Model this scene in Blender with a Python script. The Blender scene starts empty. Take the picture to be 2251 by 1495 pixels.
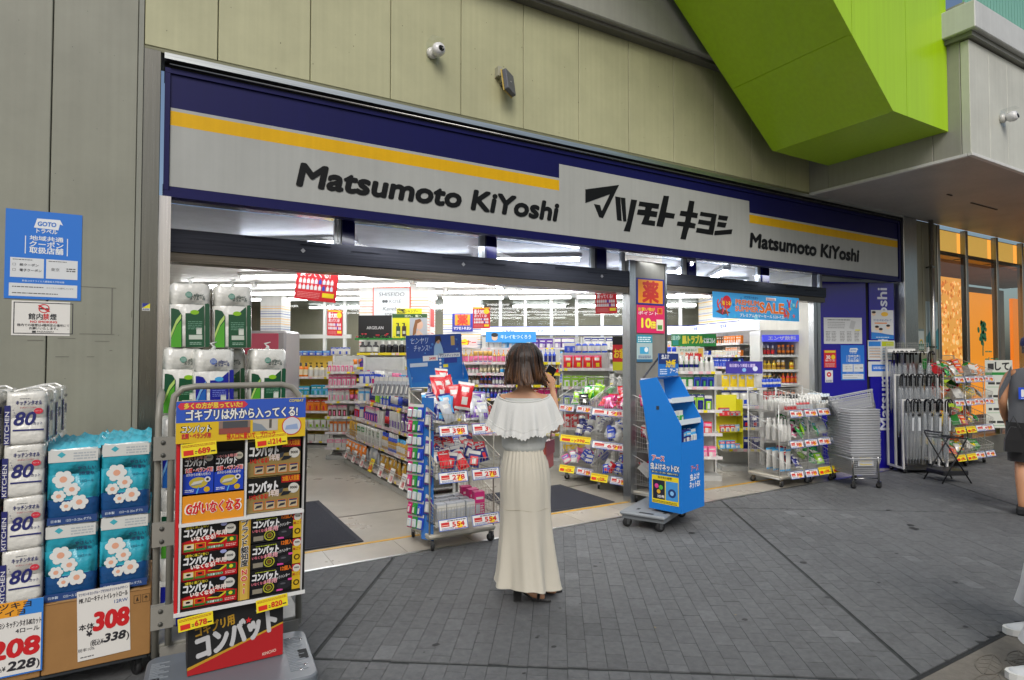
import bpy, math, random
from mathutils import Matrix, Vector, noise
R=math.radians; PI=math.pi
sc=bpy.context.scene; C=sc.collection
random.seed(7)
# ---------------- camera, sky, sun, exposure
cd=bpy.data.cameras.new('camera'); cam=bpy.data.objects.new('camera',cd); C.objects.link(cam)
cam.location=(0,-4.7,1.6); cam.rotation_euler=(R(90+1.619),0,R(-30.287))
cd.sensor_width=36; cd.lens=21.2; cd.clip_start=.05; cd.clip_end=2000; sc.camera=cam
W=bpy.data.worlds.new('World'); sc.world=W; W.use_nodes=True
nt=W.node_tree; bg=nt.nodes['Background']; sky=nt.nodes.new('ShaderNodeTexSky')
sky.sky_type='NISHITA'; sky.sun_disc=False; sky.sun_elevation=R(42); sky.sun_rotation=R(207)
sky.air_density=1.0; sky.dust_density=3; sky.ozone_density=.6
nt.links.new(sky.outputs[0],bg.inputs[0]); bg.inputs[1].default_value=.095
sd=bpy.data.lights.new('sun','SUN'); sun=bpy.data.objects.new('sun',sd); C.objects.link(sun)
sd.energy=1.5; sd.angle=R(28); sd.color=(1,.995,.97)
sv=Vector((math.sin(R(207))*math.cos(R(42)),math.cos(R(207))*math.cos(R(42)),math.sin(R(42))))
sun.rotation_euler=sv.to_track_quat('Z','Y').to_euler()
sc.view_settings.view_transform='Standard'; sc.view_settings.look='None'
sc.view_settings.exposure=.12; sc.view_settings.gamma=1; sc.view_settings.use_curve_mapping=False
sc.render.engine='CYCLES'
try:
    sc.cycles.max_bounces=8; sc.cycles.transparent_max_bounces=24; sc.cycles.use_denoising=True; sc.cycles.sample_clamp_indirect=6
except Exception: pass
# ---------------- frames: world x runs along the shop front, y into the shop; the paving and the shop inside run on a grid turned 34.6 deg
GY=R(34.6); E1=Vector((math.cos(GY),-math.sin(GY),0)); E2=Vector((math.sin(GY),math.cos(GY),0)); GO=Vector((0,-4.7,0))
def G(a,b,z=0): return GO+E1*a+E2*b+Vector((0,0,z))
def inv(x,y): v=Vector((x,y,0))-GO; return v.dot(E1),v.dot(E2)
# ---------------- colour and materials
def lin(c): return c/12.92 if c<=.04045 else ((c+.055)/1.055)**2.4
def hx(s):
    if not isinstance(s,str): return tuple(s)
    s=s.lstrip('#'); s=s if len(s)==6 else s[0]*2+s[1]*2+s[2]*2; return tuple(lin(int(s[i:i+2],16)/255) for i in (0,2,4))
MATS={}
def mat(name,col=None,rough=.5,metal=0,bump=0,bscale=60,vary=0,vscale=3,emit=0,coat=0,trans=0,alpha=1,stretch=None,attr=True,spec=.5,sheen=0,sss=0,streak=0):
    m=bpy.data.materials.new(name); m.use_nodes=True; n=m.node_tree.nodes; l=m.node_tree.links; b=n['Principled BSDF']
    src=None
    if col is None:
        a=n.new('ShaderNodeAttribute'); a.attribute_name='Col'; src=a.outputs['Color']
    else:
        r=n.new('ShaderNodeRGB'); r.outputs[0].default_value=(*hx(col),1); src=r.outputs[0]
    tc=n.new('ShaderNodeTexCoord'); crd=tc.outputs['Object']
    if stretch:
        mp=n.new('ShaderNodeMapping'); mp.inputs['Scale'].default_value=stretch; l.new(crd,mp.inputs[0]); crd=mp.outputs[0]
    if vary:
        nz=n.new('ShaderNodeTexNoise'); nz.inputs['Scale'].default_value=vscale; nz.inputs['Detail'].default_value=8; nz.inputs['Roughness'].default_value=.65; l.new(crd,nz.inputs['Vector'])
        mr=n.new('ShaderNodeMapRange'); mr.inputs[1].default_value=.3; mr.inputs[2].default_value=.7; mr.inputs[3].default_value=1-vary; mr.inputs[4].default_value=1+vary*.6
        l.new(nz.outputs[0],mr.inputs[0])
        mx=n.new('ShaderNodeVectorMath'); mx.operation='SCALE'; l.new(src,mx.inputs[0]); l.new(mr.outputs[0],mx.inputs['Scale']); src=mx.outputs[0]
        rr=n.new('ShaderNodeMapRange'); rr.inputs[3].default_value=min(1,rough*1.25); rr.inputs[4].default_value=rough*.8; l.new(nz.outputs[0],rr.inputs[0]); l.new(rr.outputs[0],b.inputs['Roughness'])
    else: b.inputs['Roughness'].default_value=rough
    if streak:   # rain streaks and dust: noise drawn out downwards
        mp2=n.new('ShaderNodeMapping'); mp2.inputs['Scale'].default_value=(26,26,.5); l.new(tc.outputs['Object'],mp2.inputs[0])
        n2=n.new('ShaderNodeTexNoise'); n2.inputs['Scale'].default_value=1; n2.inputs['Detail'].default_value=6; l.new(mp2.outputs[0],n2.inputs['Vector'])
        m2=n.new('ShaderNodeMapRange'); m2.inputs[1].default_value=.35; m2.inputs[2].default_value=.68; m2.inputs[3].default_value=1-streak; m2.inputs[4].default_value=1.04; l.new(n2.outputs[0],m2.inputs[0])
        x2=n.new('ShaderNodeVectorMath'); x2.operation='SCALE'; l.new(src,x2.inputs[0]); l.new(m2.outputs[0],x2.inputs['Scale']); src=x2.outputs[0]
    l.new(src,b.inputs['Base Color'])
    b.inputs['Metallic'].default_value=metal; b.inputs['Coat Weight'].default_value=coat; b.inputs['Specular IOR Level'].default_value=spec
    if sheen: b.inputs['Sheen Weight'].default_value=sheen
    if sss:
        b.inputs['Subsurface Weight'].default_value=sss; b.inputs['Subsurface Radius'].default_value=(.02,.008,.004); b.inputs['Subsurface Scale'].default_value=.5
    if emit: l.new(src,b.inputs['Emission Color']); b.inputs['Emission Strength'].default_value=emit
    if trans: b.inputs['Transmission Weight'].default_value=trans
    if alpha<1: b.inputs['Alpha'].default_value=alpha
    if bump:
        z=n.new('ShaderNodeTexNoise'); z.inputs['Scale'].default_value=bscale; z.inputs['Detail'].default_value=4; l.new(crd,z.inputs['Vector'])
        bp=n.new('ShaderNodeBump'); bp.inputs['Strength'].default_value=bump; bp.inputs['Distance'].default_value=.01; l.new(z.outputs[0],bp.inputs['Height']); l.new(bp.outputs[0],b.inputs['Normal'])
    MATS[name]=m; return m
mat('print',rough=.55); mat('gloss',rough=.22,coat=.2); mat('clad',rough=.3,vary=.035,vscale=.7,streak=.045,coat=.15); mat('film',rough=.17,bump=.6,bscale=30,coat=.4); mat('foil',rough=.2,metal=.55,bump=.5,bscale=30)
mat('paint',rough=.4,vary=.12,vscale=6); mat('plastic',rough=.38); mat('rubber',rough=.75)
mat('chrome',rough=.22,metal=1); mat('wire',rough=.3,metal=.35)
mat('steel',rough=.28,metal=1,vary=.15,vscale=2.2,bump=.04,bscale=8,stretch=(60,60,1))
mat('steelh',rough=.3,metal=1,vary=.3,vscale=1.6,bump=.04,bscale=8,stretch=(1,60,60))
mat('panel',rough=.48,vary=.13,vscale=1.6,bump=.05,bscale=180,streak=.035)
mat('stone',rough=.78,vary=.2,vscale=22,bump=.5,bscale=320)
mat('vinyl',rough=.28,vary=.22,vscale=1.4,bump=.02,bscale=90)
mat('mat',rough=.95,bump=.8,bscale=220)
mat('card',rough=.7,vary=.08,vscale=9)
mat('cloth',rough=.9,bump=.35,bscale=420,sheen=.2); mat('satin',rough=.6,vary=.04,vscale=5,bump=.08,bscale=160,sheen=.15)
mat('skin',rough=.5,sss=.12,vary=.05,vscale=8); mat('hair',rough=.38,vary=.45,vscale=14,stretch=(9,9,.7),bump=.3,bscale=40)
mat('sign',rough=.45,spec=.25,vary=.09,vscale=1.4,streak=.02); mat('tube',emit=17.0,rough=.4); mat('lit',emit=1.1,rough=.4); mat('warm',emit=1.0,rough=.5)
def glass(name,tint=(1,1,1),rough=0.0,a=.12,spec=1.0):
    m=bpy.data.materials.new(name); m.use_nodes=True; n=m.node_tree.nodes; l=m.node_tree.links; n.clear()
    o=n.new('ShaderNodeOutputMaterial'); t=n.new('ShaderNodeBsdfTransparent'); t.inputs[0].default_value=(*tint,1)
    g=n.new('ShaderNodeBsdfGlossy'); g.inputs['Roughness'].default_value=rough; fr=n.new('ShaderNodeFresnel'); fr.inputs[0].default_value=1.5
    mx=n.new('ShaderNodeMixShader'); ge=n.new('ShaderNodeNewGeometry'); mm=n.new('ShaderNodeMath'); mm.operation='SUBTRACT'; mm.use_clamp=True; l.new(fr.outputs[0],mm.inputs[0]); l.new(ge.outputs['Backfacing'],mm.inputs[1]); l.new(mm.outputs[0],mx.inputs[0]); l.new(t.outputs[0],mx.inputs[1]); l.new(g.outputs[0],mx.inputs[2]); l.new(mx.outputs[0],o.inputs[0])
    MATS[name]=m
glass('glass',(.93,.97,.96)); glass('bluish',(.88,.92,1.0)); glass('clear',(.97,.98,.98),.05)
def frosted(name):
    m=bpy.data.materials.new(name); m.use_nodes=True; n=m.node_tree.nodes; l=m.node_tree.links; b=n['Principled BSDF']; b.inputs['Base Color'].default_value=(.45,.48,.50,1); b.inputs['Roughness'].default_value=.12
    w=n.new('ShaderNodeTexWave'); w.inputs['Scale'].default_value=30; w.inputs['Distortion'].default_value=3; mr=n.new('ShaderNodeMapRange'); mr.inputs[3].default_value=.12; mr.inputs[4].default_value=.5; l.new(w.outputs['Fac'],mr.inputs[0]); l.new(mr.outputs[0],b.inputs['Alpha']); MATS[name]=m
frosted('frost'); glass('green_glass',(.45,.85,.72))
# ---------------- mesh builder: one colour per face in the attribute Col
_TX={}
def glyphs(s,bold,shear):
    k=(s,bold,shear)
    if k not in _TX:
        c=bpy.data.curves.new('t','FONT'); c.body=s; c.offset=bold; c.shear=shear; c.resolution_u=3
        o=bpy.data.objects.new('t',c); m=bpy.data.meshes.new_from_object(o)
        v=[tuple(q.co) for q in m.vertices]; f=[tuple(q.vertices) for q in m.polygons]
        xs=[q[0] for q in v] or [0]; _TX[k]=(v,f,min(xs),max(xs))
        bpy.data.objects.remove(o); bpy.data.curves.remove(c); bpy.data.meshes.remove(m)
    return _TX[k]
EPS=.0007
class MB:
    def __init__(s,m='print',M=None): s.v=[];s.f=[];s.c=[];s.m=[];s.mats=[];s.cur=m;s.M=M or Matrix();s.sm=[]
    def _mi(s,m):
        m=m or s.cur
        if m not in s.mats: s.mats.append(m)
        return s.mats.index(m)
    def add(s,vs,fs,col,m=None,smooth=False):
        o=len(s.v); M=s.M; s.v+=[tuple(M@Vector(q)) for q in vs]; mi=s._mi(m)
        one=not isinstance(col,list); col=hx(col) if one else col
        for i,f in enumerate(fs):
            s.f.append(tuple(o+k for k in f)); s.c.append(col if one else col[i]); s.m.append(mi); s.sm.append(smooth)
        return s
    def poly(s,pts,col,m=None): return s.add(pts,[tuple(range(len(pts)))],col,m)
    def box(s,x0,y0,z0,x1,y1,z1,col,m=None):
        v=[(x,y,z) for z in (z0,z1) for y in (y0,y1) for x in (x0,x1)]
        return s.add(v,[(0,1,5,4),(1,3,7,5),(3,2,6,7),(2,0,4,6),(4,5,7,6),(2,3,1,0)],col,m)
    def bbox(s,x0,y0,z0,x1,y1,z1,b,col,m=None):   # box with chamfered edges
        X=(x0,x0+b,x1-b,x1);Y=(y0,y0+b,y1-b,y1);Z=(z0,z0+b,z1-b,z1); v=[];ix={}
        def g(i,j,k):
            q=(X[i],Y[j],Z[k]); 
            if q not in ix: ix[q]=len(v);v.append(q)
            return ix[q]
        a,bb,c,d=0,1,2,3; f=[]
        f+=[(g(1,1,3),g(2,1,3),g(2,2,3),g(1,2,3)),(g(1,2,0),g(2,2,0),g(2,1,0),g(1,1,0)),(g(1,0,1),g(2,0,1),g(2,0,2),g(1,0,2)),(g(2,3,1),g(1,3,1),g(1,3,2),g(2,3,2)),(g(3,1,1),g(3,2,1),g(3,2,2),g(3,1,2)),(g(0,2,1),g(0,1,1),g(0,1,2),g(0,2,2))]
        f+=[(g(1,0,2),g(2,0,2),g(2,1,3),g(1,1,3)),(g(2,3,2),g(1,3,2),g(1,2,3),g(2,2,3)),(g(3,1,2),g(3,2,2),g(2,2,3),g(2,1,3)),(g(0,2,2),g(0,1,2),g(1,1,3),g(1,2,3))]
        f+=[(g(1,1,0),g(2,1,0),g(2,0,1),g(1,0,1)),(g(2,2,0),g(1,2,0),g(1,3,1),g(2,3,1)),(g(2,1,0),g(2,2,0),g(3,2,1),g(3,1,1)),(g(1,2,0),g(1,1,0),g(0,1,1),g(0,2,1))]
        f+=[(g(2,0,1),g(3,1,1),g(3,1,2),g(2,0,2)),(g(0,1,1),g(1,0,1),g(1,0,2),g(0,1,2)),(g(3,2,1),g(2,3,1),g(2,3,2),g(3,2,2)),(g(1,3,1),g(0,2,1),g(0,2,2),g(1,3,2))]
        f+=[(g(2,0,2),g(3,1,2),g(2,1,3)),(g(0,1,2),g(1,0,2),g(1,1,3)),(g(3,2,2),g(2,3,2),g(2,2,3)),(g(1,3,2),g(0,2,2),g(1,2,3)),(g(3,1,1),g(2,0,1),g(2,1,0)),(g(1,0,1),g(0,1,1),g(1,1,0)),(g(2,3,1),g(3,2,1),g(2,2,0)),(g(0,2,1),g(1,3,1),g(1,2,0))]
        return s.add(v,f,col,m)
    def tube(s,pts,r,col,m=None,n=6,closed=False,cap=True):
        P=[Vector(p) for p in pts]; N=len(P); v=[];f=[]; up=None
        for i,p in enumerate(P):
            if closed: t=(P[(i+1)%N]-P[i-1])
            else: t=(P[min(i+1,N-1)]-P[max(i-1,0)])
            t.normalize()
            if up is None:
                up=Vector((0,0,1)) if abs(t.z)<.9 else Vector((1,0,0))
            a=(up-t*up.dot(t))
            if a.length<1e-6: a=t.orthogonal()
            a.normalize(); b=t.cross(a); up=a
            rr=r[i] if isinstance(r,(list,tuple)) else r
            for k in range(n):
                q=2*PI*(k+.5)/n; v.append(tuple(p+a*(math.cos(q)*rr)+b*(math.sin(q)*rr)))
        for i in range(N if closed else N-1):
            j=(i+1)%N
            for k in range(n): f.append((i*n+k,i*n+(k+1)%n,j*n+(k+1)%n,j*n+k))
        if cap and not closed: f+=[tuple(range(n-1,-1,-1)),tuple((N-1)*n+k for k in range(n))]
        return s.add(v,f,col,m,smooth=n>5)
    def lathe(s,prof,cols,c=(0,0,0),n=12,m=None,sx=1,sy=1,axis='z'):
        v=[];f=[];cl=[]
        for (r,z) in prof:
            for k in range(n):
                q=2*PI*k/n; p=(r*math.cos(q)*sx,r*math.sin(q)*sy,z)
                if axis=='x': p=(p[2],p[0],p[1])
                elif axis=='y': p=(p[0],p[2],p[1])
                v.append((c[0]+p[0],c[1]+p[1],c[2]+p[2]))
        multi=isinstance(cols,list)
        for i in range(len(prof)-1):
            for k in range(n):
                q=(i*n+k,i*n+(k+1)%n,(i+1)*n+(k+1)%n,(i+1)*n+k); f.append(q if axis!='y' else q[::-1]); cl.append(hx(cols[i]) if multi else 0)
        if prof[-1][0]>1e-4: f.append(tuple((len(prof)-1)*n+k for k in (range(n) if axis!='y' else range(n-1,-1,-1)))); cl.append(hx(cols[-1]) if multi else 0)
        if prof[0][0]>1e-4: f.append(tuple(k for k in (range(n-1,-1,-1) if axis!='y' else range(n)))); cl.append(hx(cols[0]) if multi else 0)
        return s.add(v,f,cl if multi else cols,m,smooth=True)
    def loft(s,secs,col,m=None,close=True,caps=True,smooth=True):   # list of rings of equal length
        n=len(secs[0]); v=[tuple(q) for r in secs for q in r]; f=[]
        for i in range(len(secs)-1):
            for k in range(n if close else n-1): f.append((i*n+k,i*n+(k+1)%n,(i+1)*n+(k+1)%n,(i+1)*n+k))
        if caps: f+=[tuple(range(n-1,-1,-1)),tuple((len(secs)-1)*n+k for k in range(n))]
        return s.add(v,f,col,m,smooth)
    def prism(s,pts,y0,y1,col,m=None):   # outline in x,z pushed from y0 to y1
        n=len(pts); v=[(x,y0,z) for x,z in pts]+[(x,y1,z) for x,z in pts]
        f=[tuple(range(n)),tuple(range(2*n-1,n-1,-1))]+[(i,i+n,(i+1)%n+n,(i+1)%n) for i in range(n)]
        return s.add(v,f,col,m)
    # flat print on the plane y=0, looking along -y
    def rect(s,x0,z0,x1,z1,col,k=1,m=None): y=-k*EPS; return s.add([(x0,y,z0),(x1,y,z0),(x1,y,z1),(x0,y,z1)],[(0,1,2,3)],col,m)
    def flat(s,pts,col,k=1,m=None): return s.add([(x,-k*EPS,z) for x,z in pts],[tuple(range(len(pts)))],col,m)
    def disk(s,x,z,r,col,k=1,m=None,n=20,rz=None): rz=rz or r; return s.flat([(x+r*math.cos(2*PI*i/n),z+rz*math.sin(2*PI*i/n)) for i in range(n)],col,k,m)
    def ring(s,x,z,r,w,col,k=1,n=24,rz=None):
        q=(rz or r)/r; v=[];f=[]
        for i in range(n):
            a=2*PI*i/n
            for rr in (r,r-w): v.append((x+rr*math.cos(a),-k*EPS,z+rr*q*math.sin(a)))
        return s.add(v,[(2*i,(2*i+2)%(2*n),(2*i+3)%(2*n),2*i+1) for i in range(n)],col)
    def frame(s,x0,z0,x1,z1,w,col,k=1):
        s.rect(x0,z0,x1,z0+w,col,k);s.rect(x0,z1-w,x1,z1,col,k);s.rect(x0,z0+w,x0+w,z1-w,col,k);return s.rect(x1-w,z0+w,x1,z1-w,col,k)
    def text(s,t,x,z,h,col,k=2,al='c',bold=.02,shear=0,w=None,rot=0,m=None):   # h: letter height; w: width to fit
        if bold>.012:
            d=bold*h/.73*.72; n_=8 if h>.03 else (5 if h>.011 else 3)
            for i in range(n_): s.text(t,x+d*math.cos(2*PI*i/n_),z+d*math.sin(2*PI*i/n_),h,col,k+.6*i/n_,al,0,shear,w,rot,m)
            return s
        v,f,a,b=glyphs(t,0,shear)
        if not v or b-a<1e-6: return s
        sc_=h/.73; sx=sc_ if w is None else w/(b-a); ww=(b-a)*sx
        ox={'c':-ww/2,'l':0,'r':-ww}[al]; y=-k*EPS; c_,s_=math.cos(rot),math.sin(rot)
        q=[((p[0]-a)*sx+ox,p[1]*sc_) for p in v]
        return s.add([(x+px*c_-pz*s_,y,z+px*s_+pz*c_) for px,pz in q],f,col,m)
    def lines(s,x0,z0,x1,z1,n,col,k=2,fill=.5,jit=True,rnd=random):   # rows of small print too small to read
        dz=(z1-z0)/n
        for i in range(n):
            x=x0; z=z0+i*dz
            while x<x1-dz*.4:
                w=dz*(rnd.uniform(.5,2.2) if jit else 1); s.rect(x,z,min(x+w,x1),z+dz*fill,col,k); x+=w+dz*.28
        return s
    def mesh(s,name):
        me=bpy.data.meshes.new(name); me.from_pydata(s.v,[],s.f)
        for q in s.mats: me.materials.append(MATS[q])
        me.polygons.foreach_set('material_index',s.m); me.polygons.foreach_set('use_smooth',s.sm)
        at=me.attributes.new('Col','FLOAT_COLOR','CORNER'); d=[]
        for f,c in zip(s.f,s.c): d+=[c[0],c[1],c[2],1.0]*len(f)
        at.data.foreach_set('color',d); me.update(); return me
    def build(s,name,parent=None,loc=None,rz=0):
        o=bpy.data.objects.new(name,s.mesh(name)); C.objects.link(o)
        if parent is not None: o.parent=parent
        if loc is not None: o.location=loc
        if rz: o.rotation_euler=(0,0,rz)
        return o
def T(x=0,y=0,z=0,rz=0,rx=0,ry=0): return Matrix.Translation((x,y,z))@Matrix.Rotation(rz,4,'Z')@Matrix.Rotation(rx,4,'X')@Matrix.Rotation(ry,4,'Y')
def tag(o,label,cat,group=None):
    o['label']=label; o['category']=cat
    if group: o['group']=group
    return o
def thing(name,label,cat,loc=(0,0,0),rz=0,group=None,rx=0,ry=0):
    o=bpy.data.objects.new(name,None); C.objects.link(o); o.location=loc; o.rotation_euler=(rx,ry,rz); o.empty_display_size=.05
    return tag(o,label,cat,group)
def struct(o): o['kind']='structure'; return o
def stuff(o): o['kind']='stuff'; return o
def put(me,name,loc,rot,label,cat,group=None):
    o=bpy.data.objects.new(name,me); C.objects.link(o); o.location=loc; o.rotation_euler=rot
    return tag(o,label,cat,group)
def copy_tree(o,parent=None):
    c=o.copy(); C.objects.link(c); c.parent=parent
    for ch in list(o.children): copy_tree(ch,c)
    return c
# ================= ground, paving
def sheet(name,pts,z,col,m,parent=None):
    b=MB(m); b.poly([(x,y,z) for x,y in pts],col); return b.build(name,parent)
struct(sheet('ground',[(-300,-300),(300,-300),(300,300),(-300,300)],-.06,'#4a4b4a','stone'))
def clip(P,a,b,c):   # keep a*x+b*y<=c
    o=[]
    for i,p in enumerate(P):
        q=P[(i+1)%len(P)]; dp=a*p[0]+b*p[1]-c; dq=a*q[0]+b*q[1]-c
        if dp<=0: o.append(p)
        if dp*dq<0: t=dp/(dp-dq); o.append((p[0]+(q[0]-p[0])*t,p[1]+(q[1]-p[1])*t))
    return o
pave=struct(sheet('pavement',[(-14,-3.07),(24,-3.07),(24,-.012),(-14,-.012)],-.007,'#303333','stone'))
MA=[-1.305+3.12*k for k in range(-5,9)]; MBb=[3.16-3.44*k for k in range(3,-4,-1)]
def paver_at(a0,b0,a1,b1):
    P=[(G(a,b).x,G(a,b).y) for a,b in ((a0,b0),(a1,b0),(a1,b1),(a0,b1))]
    for h in ((0,1,-.014),(0,-1,3.068)): 
        P=clip(P,*h)
        if len(P)<3: return None
    A=abs(sum(P[i][0]*P[(i+1)%len(P)][1]-P[(i+1)%len(P)][0]*P[i][1] for i in range(len(P))))/2
    return P if A>.0012 else None
def paver(b,P,rnd):
    cx=sum(p[0] for p in P)/len(P); cy=sum(p[1] for p in P)/len(P)
    n=noise.noise(Vector((cx*.9,cy*.9,0)))*.5
    g=.116*(1+.9*n*.5+rnd.gauss(0,.05)+(.25 if rnd.random()<.03 else 0)); col=(g*.965,g*1.0,g*1.02)
    dz=rnd.uniform(-.0011,.0011); t=(rnd.uniform(-.006,.006),rnd.uniform(-.006,.006))
    top=[(cx+(x-cx)*.989,cy+(y-cy)*.991,dz+(x-cx)*t[0]+(y-cy)*t[1]) for x,y in P]; n_=len(P)
    bot=[(x,y,-.0065) for x,y in P]
    b.add(top+bot,[tuple(range(n_))]+[(i,(i+1)%n_,n_+(i+1)%n_,n_+i)[::-1] for i in range(n_)],col)
cells=[]; pr=random.Random(3)
for mi in range(len(MA)-1):
    for bi in range(-2,6):
        b0=3.16+3.44*bi
        n=30; wa=(3.12-.024)/n
        for i in range(n):
            a=MA[mi]+.012+i*wa; L=.152; off=(0 if i%2 else .5)*L+pr.uniform(-.012,.012); z=b0+.012-off
            while z<b0+3.44-.012:
                z1=z+L; lo=max(z,b0+.012); hi=min(z1,b0+3.44-.012)
                if hi-lo>.03:
                    c=G(a+wa/2,(lo+hi)/2)
                    if -8<c.x<18 and -3.15<c.y<.05: cells.append((a+.0007,lo+.0007,a+wa-.0007,hi-.0007))
                z=z1
P_=[(q,paver_at(*q)) for q in cells]; P_=[(q,p) for q,p in P_ if p]
cv=Vector((math.sin(R(30.29)),math.cos(R(30.29)),0)); cr=Vector((cv.y,-cv.x,0))
def score(p):   # nearest pavers in view come first
    v=Vector((sum(x for x,y in p)/len(p),sum(y for x,y in p)/len(p),0))-GO; d=v.dot(cv); s=v.dot(cr)
    if d<2.2 or abs(s/d)>.83 or d<2.98: return 99
    if s/d<-.30: return 50+d
    return d
P_.sort(key=lambda t:score(t[1]))
for q,p in P_[:300]:
    b=MB('stone'); paver(b,p,pr); b.build('paving_stone',pave)
b=MB('stone')
for q,p in P_[300:]: paver(b,p,pr)
stuff(b.build('paving_stones',pave))
# stamped stone path in front, leaf pattern in relief
path=struct(sheet('stone_path',[(-14,-9),(24,-9),(24,-3.095),(-14,-3.095)],-.004,'#6f6a61','stone'))
b=MB('stone')
lr=random.Random(5)
for k in range(150):
    x=lr.uniform(2.6,6.6); y=lr.uniform(-4.4,-3.15); a=lr.uniform(0,6.28); L=lr.uniform(.09,.17); wd=L*.38
    if y+abs(math.sin(a))*L>-3.11: continue
    M=T(x,y,-.004,a); pts=[(L*math.cos(q*PI/8),wd*math.sin(q*PI/8)*abs(math.sin(q*PI/8))**.5) for q in range(16)]
    b.M=M; b.tube([(px,py,0) for px,py in pts],.0045,'#6a655c',n=4,closed=True); b.tube([(-L*1.2,0,.0),(L*.9,0,0)],.0035,'#6a655c',n=4)
    for q in (-.5,-.1,.3): b.tube([(L*q,0,0),(L*(q+.22),wd*.7,0)],.0028,'#6a655c',n=3); b.tube([(L*q,0,0),(L*(q+.22),-wd*.7,0)],.0028,'#6a655c',n=3)
b.M=Matrix(); stuff(b.build('leaf_relief',path))
b=MB('stone'); b.box(-14,-3.093,-.02,24,-3.07,-.004,'#1d1f20'); b.build('joint_strip',path)
# leaf litter and gum marks on the paving
b=MB('rubber')
for x,y,r in ((1.35,-1.55,.022),(4.2,-.75,.03),(5.6,-.9,.026),(4.35,-1.75,.03),(3.1,-2.2,.02),(5.2,-2.0,.018),(6.6,-1.2,.024),(2.9,-1.0,.018),(4.9,-2.55,.02),(1.9,-1.9,.016),(6.1,-1.7,.05),(6.2,-1.62,.04)):
    b.poly([(x+r*math.cos(i*.8)*lr.uniform(.7,1.3),y+r*math.sin(i*.8)*lr.uniform(.6,1.1),.002) for i in range(8)],'#242526')
for k in range(70):
    x=lr.uniform(.8,9);y=lr.uniform(-3,-.2);r=lr.choice((.006,.008,.012,.016))*lr.uniform(.7,1.3); b.poly([(x+r*math.cos(i*.8)*lr.uniform(.7,1.3),y+r*math.sin(i*.8)*lr.uniform(.6,1.1),.0022) for i in range(8)],lr.choice(('#2b2d2f','#232426','#5e6163','#3a3b3b')))
for k in range(26):
    x=lr.uniform(.8,9);y=lr.uniform(-3,-.2);a=lr.uniform(0,6);L=lr.uniform(.006,.02); b.add([(x,y,.003),(x+L*math.cos(a),y+L*math.sin(a),.006),(x+L*math.cos(a+.5)*.6,y+L*math.sin(a+.5)*.6,.003)],[(0,1,2)],lr.choice(('#a08a58','#c9c6ba','#6b4a2a')))
stuff(b.build('gum_marks',pave))
# ================= shop floor
fl=struct(sheet('shop_floor',[(-.3,.46),(9.2,.46),(16,12),(-3,14)],0,'#928d83','vinyl'))
b=MB('vinyl')
for k in range(18):
    x=-.02+.6*k
    if x<9: b.box(x+.002,.024,-.02,min(x+.598,9.1),.425,.001,'#a39d92' if k%3 else '#a8a297')
b.build('threshold_tile',fl)
b=MB('steelh'); b.box(-.02,-.012,-.02,9.15,.022,.005,'#d2d4d4'); b.build('threshold_edge',fl)
b=MB('paint'); b.box(-.02,.43,-.01,8.2,.468,.003,'#c2930a'); b.build('yellow_line',fl)
b=MB('steelh'); b.box(-.02,1.40,0,9,1.425,.003,'#8d8a84'); b.build('floor_joint',fl)
for (x0,x1,y0,y1,l) in ((.35,1.55,.5,2.21,'charcoal ribbed door mat inside the left of the doorway behind the roach bait display'),(3.2,4.35,.5,1.55,'charcoal ribbed door mat beside the post and the right wire racks')):
    t=thing('door_mat',l,'door mat',(0,0,.002),0,'door mats at the entrance')
    b=MB('mat'); b.bbox(x0,y0,0,x1,y1,.008,.003,'#2c2e36'); b.build('border',t)
    b=MB('mat')
    n=int((y1-y0-.1)/.018)
    for i in range(n): b.box(x0+.05,y0+.05+i*.018,.006,x1-.05,y0+.05+i*.018+.010,.0115,'#34363f')
    stuff(b.build('rib',t))
# ================= facade wall of panels
fw=thing('facade_wall','olive grey metal panel wall above and beside the drugstore front','wall',(0,0,0))
OL='#b1b08c'; LG='#88897b'
def panel(x0,x1,z0,z1,col,par=fw,y=-.03,name='wall_panel'):
    b=MB('panel'); b.bbox(x0+.003,y,z0+.0015,x1-.003,.04,z1-.0015,.004,col); return b.build(name,par)
b=MB('panel'); b.box(-4,.02,0,-.12,.25,6.5,'#6a6a60'); b.box(-.119,.02,3.672,7.1,.3,6.5,'#6f6f58'); b.build('backing',fw)
for x0,x1 in ((-3.14,-2.51),(-2.51,-1.88),(-1.88,-1.25),(-1.25,-.606),(-.606,-.150)): panel(x0,x1,0,6.4,LG)
sx=[-.119]+[.324+.6315*k for k in range(11)]+[7.118]
for k in range(len(sx)-1): panel(sx[k],sx[k+1],3.69,4.86,OL)
b=MB('panel'); b.box(-.15,-.034,0,-.121,.02,6.4,'#85877c'); b.box(-.119,-.026,3.664,7.11,.03,3.688,'#77775c')
b.build('edge_strip',fw)
b=MB('panel'); b.bbox(-.14,-.19,4.88,7.11,.0,5.6,.01,'#9a9a93'); b.box(-.14,-.13,4.845,7.11,0,4.88,'#66655e'); b.build('concrete_ledge',fw)
b=MB('paint')   # old tape outlines and scuffs on the left wall
for (x0,z0,x1,z1) in ((-.44,2.045,-.25,2.049),(-.275,1.75,-.268,2.045),(-.44,1.745,-.255,1.749),(-.56,1.60,-.49,1.604),(-.40,1.60,-.36,1.604),(-.7,1.70,-.62,1.705),(-.55,1.715,-.46,1.719),(-.36,1.70,-.28,1.703),(-.28,1.64,-.265,1.645),(-.165,1.86,-.162,1.9)):
    b.rect(x0,z0,x1,z1,'#6b6a60',0)
for k in range(26): x=lr.uniform(-.95,-.2);z=lr.uniform(1.3,4.2);r=lr.uniform(.0015,.004);b.rect(x,z,x+r,z+r,'#3a3933',0)
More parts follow.
